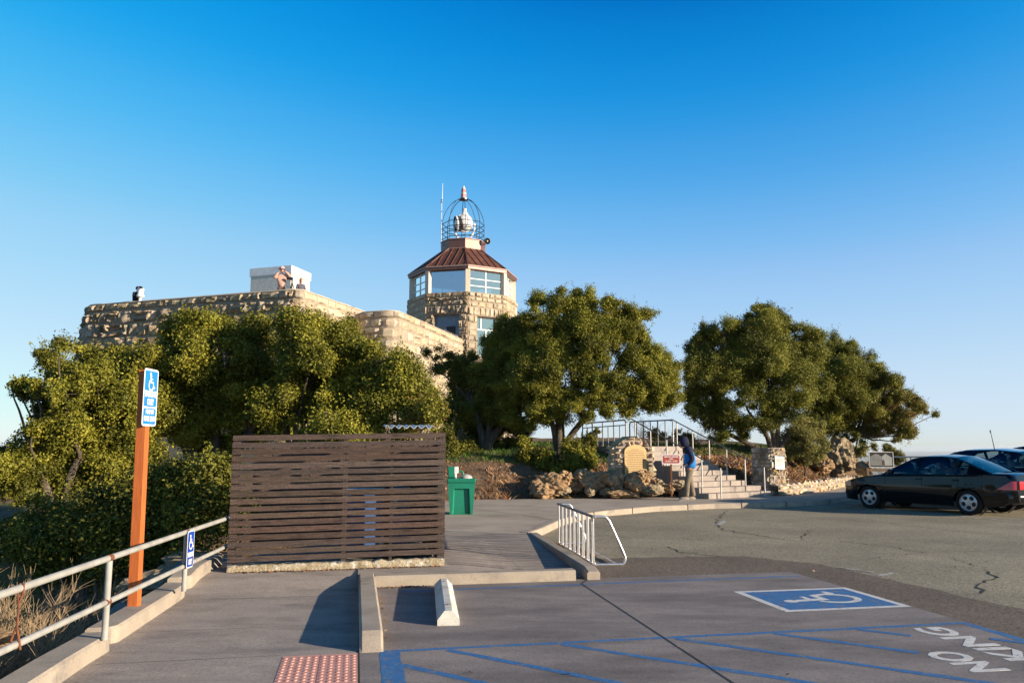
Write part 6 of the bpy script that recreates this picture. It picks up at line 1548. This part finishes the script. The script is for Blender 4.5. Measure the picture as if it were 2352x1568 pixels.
    # wheels
    for a in ax:
        for s in (-1, 1):
            M = Matrix.Translation((a, s * (interp(hw_, a) * .965 - .1), .303)) @ Matrix.Rotation(R(-90) * s, 4, 'X')
            mb = MB(); mb.lathe([(.2, -.09), (.285, -.095), (.3, -.07), (.303, 0), (.3, .07), (.285, .095), (.205, .1)], M=M, seg=30, cap=False); ty = mb.build('wheel', 'tyre', car, smooth=True)
            mb = MB(); mb.lathe([(.205, .1), (.2, .085), (.19, .07), (.17, .078), (.06, .09), (.02, .092), (.001, .092)], M=M, seg=30, cap=False); mb.lathe([(.19, -.05), (.01, -.05)], M=M, seg=20, cap=False)
            rm = mb.build('rim', 'alloy', car, smooth=True); rm.parent = ty
            mb = MB()
            for i in range(5):
                t = math.pi * 2 * i / 5 + .3
                mb.lathe([(.05, 0), (.04, .003), (.001, .003)], M=M @ Matrix.Translation((.122 * math.cos(t), .122 * math.sin(t), .0865)) @ Matrix.Rotation(t, 4, 'Z') @ Matrix.Diagonal((1, 1.1, 1, 1)), seg=12, cap=False)
            h_ = mb.build('dark_rim_disc', 'trim_black', car); h_.parent = ty  # dark discs instead of holes, the shade inside them is colour
            mb = MB(); mb.lathe([(.343, -.14), (.343, .0)], M=M, seg=24, cap=False); mb.build('wheel_well', 'trim_black', car)
    # lights, mirrors, handles, plate, bumper strip
    for s in (-1, 1):
        xr_ = xr
        def side_patch(xa, xb, za, zb_, m, nm, off=.006, k_=5):
            mb = MB(); rows = []
            for z_i in range(4):
                r_ = []
                for i in range(k_ + 1):
                    x = xa + (xb - xa) * i / k_; z = za(x) + (zb_(x) - za(x)) * z_i / 3; wd = interp(hw_, x); f = .93 + .07 * sm((z - .2) / .28) - .055 * sm((z - .62) / .4); r_.append(Vector((x, s * (wd * f + off), z)))
                rows.append(r_)
            mb.grid(rows); return mb.build(nm, m, car, smooth='all')
        side_patch(xr + .02, xr + .36, lambda x: .62 + .02, lambda x: .84 - .18 * max(0, (x - xr - .1)) / .26, 'tail_red', 'tail_light', .008)
        side_patch(xf - .38, xf - .04, lambda x: .58, lambda x: .71 - .06 * (x - xf + .38), 'head_lens', 'headlight', .006)
        side_patch(xr + .36, xf - .42, lambda x: .5 if abs(min(abs(x - a) for a in ax)) > .37 else .67, lambda x: .535 if abs(min(abs(x - a) for a in ax)) > .37 else .672, 'trim_black', 'side_strip', .012, 40)
        mb = MB(); mb.box((spec['mirror'], s * .93, 1.0), (.12, .17, .12)); mb.build('mirror', paint, car, bevel=.035)
        for hx in spec['handles']:
            mb = MB(); mb.box((hx, s * .835, .83), (.16, .03, .03)); mb.build('handle', 'trim_black', car, bevel=.008)
        for hx in spec['seams']:
            mb = MB(); pts = [Vector((hx, s * (interp(hw_, hx) * (.93 + .07 * sm((z - .2) / .28) - .055 * sm((z - .62) / .4)) + .002), z)) for z in np.linspace(.3, .9, 7)]; mb.tube(pts, .004, 4); mb.build('door_seam', 'trim_black', car)
        mb = MB(); mb.box((xr + .0, s * .46, .74), (.04, .32, .2)); mb.build('tail_light', 'tail_red', car, bevel=.015)
    mb = MB(); mb.box((xr - .005, 0, .74), (.02, .34, .14)); mb.build('number_plate', 'plate', car)
    mb = MB(); mb.box((xr - .012, 0, .83), (.02, .62, .035)); mb.build('boot_trim', 'chrome', car)
    mb = MB(); mb.tube([(xr + .06, -.45, .24), (xr - .04, -.45, .24)], .03, 10); mb.build('exhaust', 'chrome', car)
    rows = []
    for yy in np.linspace(-.82, .82, 15):
        e = .05 * (abs(yy) / .82) ** 4; rows.append([Vector((xr + .05 + e * 4, yy, .3)), Vector((xr - .05 + e * 4, yy, .36)), Vector((xr - .06 + e * 4, yy, .5)), Vector((xr + .0 + e * 4, yy, .58))])
    mb = MB(); mb.grid(rows); mb.build('rear_bumper', paint, car, smooth='all')
    return car
SED = dict(axles=(1.33, -1.205), x=(2.24, -2.25), top=[(-2.25, .80), (-2.2, .95), (-2.05, 1.0), (-1.6, 1.005), (-1.3, .965), (0, .93), (.8, .90), (1.0, .9), (1.6, .83), (2.0, .73), (2.15, .66), (2.24, .54)],
           hw=[(-2.25, .66), (-2.15, .76), (-1.9, .82), (-1.2, .855), (0, .86), (1.2, .855), (1.8, .8), (2.08, .7), (2.24, .5)], low=[(-2.25, .36), (-1.9, .24), (-1.5, .2), (1.7, .2), (2.1, .22), (2.24, .3)],
           cabin=[(1.0, .905, .74), (.62, 1.12, .66), (.2, 1.33, .585), (-.1, 1.39, .57), (-.5, 1.405, .57), (-.85, 1.375, .575), (-1.2, 1.24, .61), (-1.72, 1.005, .68)], roof=(2, 5), belt=(.9, -1.3), pillars=((.02, .07), (-.98, .05)), lean=-.06, quarter=-1.2,
           seats=(-.25, -1.05), mirror=.62, handles=(-.05, -.95), seams=(.85, -.12, -1.0))
sed = make_car('parked_car', 'black four door sedan parked nearest with silver alloy wheels and red tail lights', 'car_black', SED)
wf = Vector((9.35, 21.15, 0)); wr = G(2226, 1183); dv = (wf - wr).normalized(); dv.z = 0; yaw = math.atan2(dv.y, dv.x)
mid = (wf + wr) / 2; left = Vector((-dv.y, dv.x, 0))
cen = mid - left * .80 - dv * .06; sed.scale = (1, 1, .965); sed.location = (cen.x, cen.y, .005); sed.rotation_euler = (0, 0, yaw); sed['group'] = 'cars parked along the lot edge'
WAG = dict(SED); WAG.update(x=(2.35, -2.4), cabin=[(1.05, .99, .76), (.6, 1.22, .7), (.15, 1.43, .63), (-.2, 1.495, .62), (-.9, 1.51, .62), (-1.5, 1.45, .63), (-1.85, 1.3, .66), (-2.15, 1.08, .7)], top=[(-2.4, .9), (-2.3, 1.03), (-2.1, 1.07), (-1.3, 1.05), (0, 1.0), (.8, .98), (1.0, .97), (1.6, .9), (2.0, .8), (2.2, .7), (2.35, .55)],
           hw=[(-2.4, .7), (-2.2, .82), (-1.9, .87), (-1.2, .9), (0, .91), (1.2, .9), (1.8, .84), (2.15, .72), (2.35, .5)], roof=(2, 5), belt=(.9, -1.9), quarter=-1.75, seats=(-.2, -1.05), axles=(1.42, -1.35), pillars=((.0, .07), (-1.0, .07)), seams=(.85, -.1, -1.05))
wag = make_car('parked_car', 'dark navy estate car with chrome window line, parked just beyond the black sedan', 'car_navy', WAG)
c2 = cen - left * 2.55 + dv * .35; wag.location = (c2.x, c2.y, .005); wag.rotation_euler = (0, 0, yaw); wag['group'] = 'cars parked along the lot edge'
w2 = copy_tree(wag)
mb = MB(); mb.tube([(-.75, .3, 1.5), (-.68, .3, 1.98)], [.012, .007], 6); mb.tube([(-.68, .3, 1.95), (-.67, .3, 2.03)], .014, 6); mb.build('aerial', 'trim_black', wag); c3 = cen - left * 5.3 + dv * .1; w2.location = (c3.x, c3.y, .12); w2['label'] = 'third dark car of which only the roof shows above the navy estate'

# ================================================================== people
def skin_obj(name, chains, m, parent, sub=2):
    """chains: list of (points, radii); every chain shares points through equal coordinates with the first"""
    verts = []; rad = []; edges = []; idx = {}
    def vid(p, r):
        k = tuple(round(c, 4) for c in p)
        if k not in idx: idx[k] = len(verts); verts.append(tuple(p)); rad.append(r)
        return idx[k]
    roots = []
    for pts, rs in chains:
        prev = None
        for i, p in enumerate(pts):
            v = vid(p, rs[i] if isinstance(rs, (list, tuple)) else rs)
            if prev is not None and prev != v: edges.append((prev, v))
            prev = v
    me = bpy.data.meshes.new(name); me.from_pydata(verts, edges, []); me.materials.append(MATS[m])
    o = bpy.data.objects.new(name, me); COL.objects.link(o); o.parent = parent
    md = o.modifiers.new('skin', 'SKIN'); md.use_smooth_shade = True
    for v in me.skin_vertices[0].data: v.use_root = False
    seen = set(); adj = {i: [] for i in range(len(verts))}
    for a, b in edges: adj[a].append(b); adj[b].append(a)
    for i in range(len(verts)):
        if i in seen: continue
        me.skin_vertices[0].data[i].use_root = True; stk = [i]
        while stk:
            q = stk.pop()
            if q in seen: continue
            seen.add(q); stk += adj[q]
    for i, r in enumerate(rad):
        r2 = r if isinstance(r, tuple) else (r, r); me.skin_vertices[0].data[i].radius = r2
    s = o.modifiers.new('sub', 'SUBSURF'); s.levels = sub; s.render_levels = sub
    return o
def hand(palm, d, up, s=1.0):
    """five finger chains leaving a palm centre along d, curling towards -up"""
    d = Vector(d).normalized(); up = Vector(up).normalized(); sd_ = d.cross(up).normalized(); out = []
    palm = Vector(palm)
    for i, (o_, l_) in enumerate(((-.03, .07), (-.01, .08), (.01, .076), (.03, .06))):
        b = palm + d * .035 * s + sd_ * o_ * s; k1 = b + d * l_ * .45 * s - up * .008 * s; k2 = k1 + (d * .7 - up * .6) * l_ * .35 * s; k3 = k2 + (d * .3 - up * .9) * l_ * .25 * s
        out.append(([tuple(b), tuple(k1), tuple(k2), tuple(k3)], [.0095, .009, .0085, .007]))
    b = palm - d * .01 * s - sd_ * .035 * s; k1 = b + (d * .5 - sd_ * .7) * .035 * s; k2 = k1 + (d * .8 - sd_ * .1 - up * .3) * .035 * s
    out.append(([tuple(b), tuple(k1), tuple(k2)], [.011, .010, .008])); return out
def head_mesh(parent, c, f, m='skin', s=1.0, pitch=0):
    """face with eyes, nose, mouth and ears; f = yaw of the gaze"""
    mb = MB(); M = Matrix.Translation(Vector(c)) @ Matrix.Rotation(f, 4, 'Z') @ Matrix.Rotation(pitch, 4, 'Y')
    mb.sphere((0, 0, 0), .095 * s, 16, 12, (1.0, .80, 1.18), M=M); mb.sphere((.02 * s, 0, -.055 * s), .07 * s, 12, 8, (.95, .82, .8), M=M)
    mb.sphere((.098 * s, 0, -.012 * s), .02 * s, 8, 6, (1, .7, 1.5), M=M)
    for q in (-1, 1): mb.sphere((0, q * .077 * s, -.005 * s), .022 * s, 8, 6, (.8, .35, 1.3), M=M)
    o = mb.build('head', m, parent, smooth='all')
    mb = MB()
    for q in (-1, 1): mb.sphere((.084 * s, q * .033 * s, .014 * s), .011 * s, 8, 6, (.6, 1.2, .7), M=M)
    e = mb.build('eyes', 'hair_dark', parent, smooth='all')
    mb = MB(); mb.sphere((.086 * s, 0, -.062 * s), .014 * s, 8, 6, (.5, 1.7, .4), M=M); e2 = mb.build('mouth', 'finial_red', parent, smooth='all')
    return o
# hooded walker on the sidewalk, facing -x
pf = G(1583, 1148.5, .126); P1 = thing('person', 'person in a navy hood and bright blue jacket with khaki trousers at the steps', 'person', (pf.x, pf.y, .126), 0, None)
X = -1.0                                    # forward
hip = (0.03, 0, .90); spine = [(0.03, 0, .90), (.04, 0, 1.08), (.02, 0, 1.26), (-.02, 0, 1.40)]; neck = (-.07, 0, 1.47); hd = (-.13, 0, 1.575)
body = [([hip, spine[1], spine[2], spine[3], neck, (-.10, 0, 1.53)], [(.15, .12), (.14, .11), (.15, .12), (.13, .1), .055, .05])]
legs = {}
for s, fx, kx in ((-1, -.12, -.06), (1, .10, .07)):
    body.append(([hip, (.03, s * .09, .86), (kx, s * .095, .49), (fx + .03, s * .09, .10), (fx - .10, s * .095, .045)], [(.15, .12), .085, .058, .042, .035]))
    body.append(([spine[3], (.0, s * .19, 1.37), (.06, s * .22, 1.12), (-.06, s * .19, .98), (-.11, s * .17, .96)], [(.13, .1), .055, .042, .032, .03]))
hands = []
for s in (-1, 1): hands += hand((-.125, s * .165, .955), (-.6, -s * .2, -.5), (-.4, 0, .6))
skin_obj('body', body + hands, 'skin', P1)
head_mesh(P1, hd, math.pi, s=1.02, pitch=R(14))
jk = [([(.04, 0, .84), (.045, 0, .98), (.05, 0, 1.1), (.035, 0, 1.24), (.01, 0, 1.36)], [(.2, .18), (.195, .175), (.19, .17), (.18, .16), (.15, .13)])]
skin_obj('jacket', jk, 'jacket_blue', P1)
sh_ = [([(.02, 0, 1.29), (.0, 0, 1.37), (-.04, 0, 1.43), (-.06, 0, 1.48)], [(.172, .152), (.165, .14), (.12, .1), (.1, .085)])]
for s in (-1, 1): sh_.append(([(.0, 0, 1.36), (.01, s * .16, 1.365), (.045, s * .215, 1.25), (.075, s * .225, 1.10), (-.0, s * .2, 1.02), (-.07, s * .175, .975)], [(.165, .14), .085, .075, .068, .06, .052]))
skin_obj('jacket_yoke', sh_, 'hoodie_navy', P1)
mb = MB(); M = Matrix.Translation((-.115, 0, 1.59)) @ Matrix.Rotation(R(-14), 4, 'Y'); rows = []
for i in range(11):                          # open hood shell round the head
    a = R(-10 + 150 * i / 10); rows.append([M @ Vector((.03 + .13 * -math.cos(a) * (1 if a > 0 else 1), .125 * math.sin(t) * math.sin(max(.25, a)) ** .6, .15 * math.cos(t) * (math.sin(max(.3, a)) ** .5) + .005)) for t in np.linspace(-2.75, 2.75, 17)])
mb.grid(rows); hh = mb.build('hood', 'hoodie_navy', P1, smooth='all'); md = hh.modifiers.new('s', 'SOLIDIFY'); md.thickness = .014
mb = MB(); mb.sphere((-.085, 0, 1.60), .118, 16, 12, (1.05, .96, 1.15)); mb.build('hood_back', 'hoodie_navy', P1, smooth='all')
mb = MB(); mb.sphere((-.20, 0, 1.655), .08, 14, 8, (1.1, .85, .16), M=Matrix.Rotation(0, 4, 'Y')); mb.build('cap_peak', 'hoodie_navy', P1, smooth='all')
tr_ = [([(.03, 0, .93), (.03, 0, .86)], [(.16, .14), (.155, .135)])]
for s, fx, kx in ((-1, -.12, -.06), (1, .10, .07)):
    tr_.append(([(.03, 0, .86), (.03, s * .085, .80), (kx, s * .095, .49), (fx + .035, s * .09, .16), (fx + .03, s * .09, .09)], [(.155, .135), .105, .085, .072, .07]))
skin_obj('trousers', tr_, 'trousers_khaki', P1)
for s, fx in ((-1, -.12), (1, .10)):
    mb = MB(); mb.sphere((fx - .04, s * .093, .05), .1, 14, 8, (1.45, .5, .5)); mb.box((fx - .04, s * .093, .014), (.28, .09, .028)); mb.build('shoe', 'shoe', P1, smooth=True)

# people on the roof terrace
zr_ = zf0 - .45
def roof_person(lab, p, h, parts, face, arms, mats, hair, hat=None, lean=0):
    P = thing('person', lab, 'person', (p.x, p.y, p.z - h), face); s = h / 1.75; f = lambda x, y, z: (x * s, y * s, z * s)
    b = [([f(0, 0, .92), f(lean * .4, 0, 1.1), f(lean * .8, 0, 1.38), f(lean, 0, 1.48), f(lean * 1.2, 0, 1.55)], [.13 * s, .13 * s, (.14 * s, .1 * s), .055 * s, .05 * s])]
    for q in (-1, 1): b.append(([f(0, 0, .92), f(0, q * .09, .85), f(.02, q * .1, .48), f(0, q * .1, .08), f(.1, q * .1, .04)], [.13 * s, .085 * s, .055 * s, .042 * s, .035 * s]))
    hs_ = []
    for q, (e, w_) in zip((-1, 1), arms):
        b.append(([f(lean * .8, 0, 1.38), f(lean * .8, q * .19, 1.38), f(*e), f(*w_)], [(.14 * s, .1 * s), .055 * s, .045 * s, .03 * s])); W_ = Vector(f(*w_)); E_ = Vector(f(*e)); hs_ += hand(W_ + (W_ - E_).normalized() * .04, (W_ - E_), (0, 0, 1) if abs((W_ - E_).normalized().z) < .8 else (1, 0, 0), s)
    skin_obj('body', b + hs_, 'skin', P)
    head_mesh(P, f(lean * 1.35 + .01, 0, 1.65), 0, s=s)
    t_ = [([f(0, 0, .86), f(lean * .4, 0, 1.1), f(lean * .8, 0, 1.36), f(lean, 0, 1.46)], [.165 * s, .17 * s, (.17 * s, .13 * s), .085 * s])]
    for q, (e, w_) in zip((-1, 1), arms): t_.append(([f(lean * .8, 0, 1.36), f(lean * .8, q * .19, 1.385), f(*e), f(*(Vector(e).lerp(Vector(w_), .85)))], [(.17 * s, .13 * s), .085 * s, .072 * s, .05 * s]))
    skin_obj('top', t_, mats[0], P)
    l_ = [([f(0, 0, .95), f(0, 0, .88)], [.15 * s, .15 * s])]
    for q in (-1, 1): l_.append(([f(0, 0, .88), f(0, q * .09, .8), f(.02, q * .1, .48), f(0, q * .1, .1)], [.15 * s, .1 * s, .08 * s, .065 * s]))
    skin_obj('trousers', l_, mats[1], P)
    hc = Vector(f(lean * 1.35, 0, 1.67)); mb = MB(); mb.sphere(hc + Vector((-.02 * s, 0, .02 * s)), .108 * s, 14, 10, (1, .9, 1.08)); 
    if hair == 'hair_auburn': mb.sphere(hc + Vector((-.06 * s, 0, -.1 * s)), .08 * s, 12, 8, (.7, 1, 1.4))
    mb.build('hair', hair, P, smooth='all')
    if hat:
        mb = MB(); mb.lathe([(.17, 0), (.165, .012), (.11, .02), (.1, .1), (.06, .125), (.005, .13)], c=hc + Vector((0, 0, .045)), seg=16); mb.build('hat', hat, P, smooth=True)
    return P
hm = at(648, 617, 35.4)
roof_person('person in a loose pink shirt and hat beside a tripod on the roof', hm, 1.78, None, R(-75), (((.18, -.33, 1.30), (.2, -.12, 1.56)), ((.2, .34, 1.42), (.2, .1, 1.62))), ('shirt_pink', 'trousers_brown'), 'hair_dark', 'hat_pink', .06)
hk = at(691.5, 641, 35.6)
roof_person('child in a grey top with auburn hair in front of the white roof box', hk, 1.35, None, R(-60), (((.02, -.24, 1.12), (.08, -.2, .88)), ((.02, .24, 1.12), (.08, .2, .88))), ('coat_grey', 'coat_grey'), 'hair_auburn')
hl = at(312, 660, 37.2)
roof_person('person in a black coat bending to the viewer at the far end of the wall', hl, 1.5, None, R(-25), (((.22, -.2, 1.15), (.34, -.08, 1.34)), ((.22, .2, 1.15), (.34, .08, 1.34))), ('coat_black', 'coat_black'), 'hair_dark', None, .12)
tp = at(671, 640, 35.2); TR_ = thing('camera_tripod', 'black camera on a tripod next to the person in pink', 'tripod', (tp.x, tp.y, tp.z - 1.35))
mb = MB(); mb.box((-.05, 0, 1.35), (.16, .12, .12)); mb.lathe([(.05, 0), (.055, .12)], M=Matrix.Translation((-.12, -.02, 1.36)) @ Matrix.Rotation(R(-90), 4, 'Y'), seg=12); mb.build('camera', 'black_metal', TR_, bevel=.01)
mb = MB(); mb.tube([(0, 0, .8), (0, 0, 1.3)], .03, 8); mb.build('centre_column', 'black_metal', TR_)
for a in (20, 140, 260):
    mb = MB(); mb.tube([(0, 0, 1.2), (.42 * math.cos(R(a)), .42 * math.sin(R(a)), 0)], .025, 6); mb.build('leg', 'black_metal', TR_)
vp = at(323, 668, 37.0); V = thing('coin_viewer', 'grey white coin operated binocular viewer on the roof parapet', 'binocular viewer', (vp.x, vp.y, vp.z - 1.15))
mb = MB(); mb.lathe([(.16, 0), (.14, .1), (.08, .2), (.07, .8), (.17, .86), (.19, .92), (.13, 1.0), (.13, 1.14), (.07, 1.2)], seg=18); mb.build('pedestal', 'lamp_white', V, smooth=True)
mb = MB(); mb.sphere((0, 0, 1.2), .15, 14, 10, (1.1, .9, .8)); mb.build('head', 'lamp_white', V, smooth='all')
mb = MB()
for q in (-.06, .06): mb.lathe([(.045, 0), (.05, .1)], M=Matrix.Translation((.08, q - .1, 1.26)) @ Matrix.Rotation(R(70), 4, 'X'), seg=12)
mb.build('eyepiece', 'black_metal', V, smooth=True)

# ================================================================== air
mb = MB(); mb.box((0, 0, -200), (110000, 110000, 450)); hz = mb.build('haze', None); hz['kind'] = 'stuff'
m = bpy.data.materials.new('haze'); m.use_nodes = True; nt = m.node_tree; nt.nodes.clear(); ou = nt.nodes.new('ShaderNodeOutputMaterial'); pv = nt.nodes.new('ShaderNodeVolumePrincipled')
pv.inputs['Color'].default_value = (.85, .92, 1, 1); pv.inputs['Density'].default_value = 0.000022; pv.inputs['Anisotropy'].default_value = 0.2; nt.links.new(pv.outputs[0], ou.inputs['Volume']); hz.data.materials.append(m)
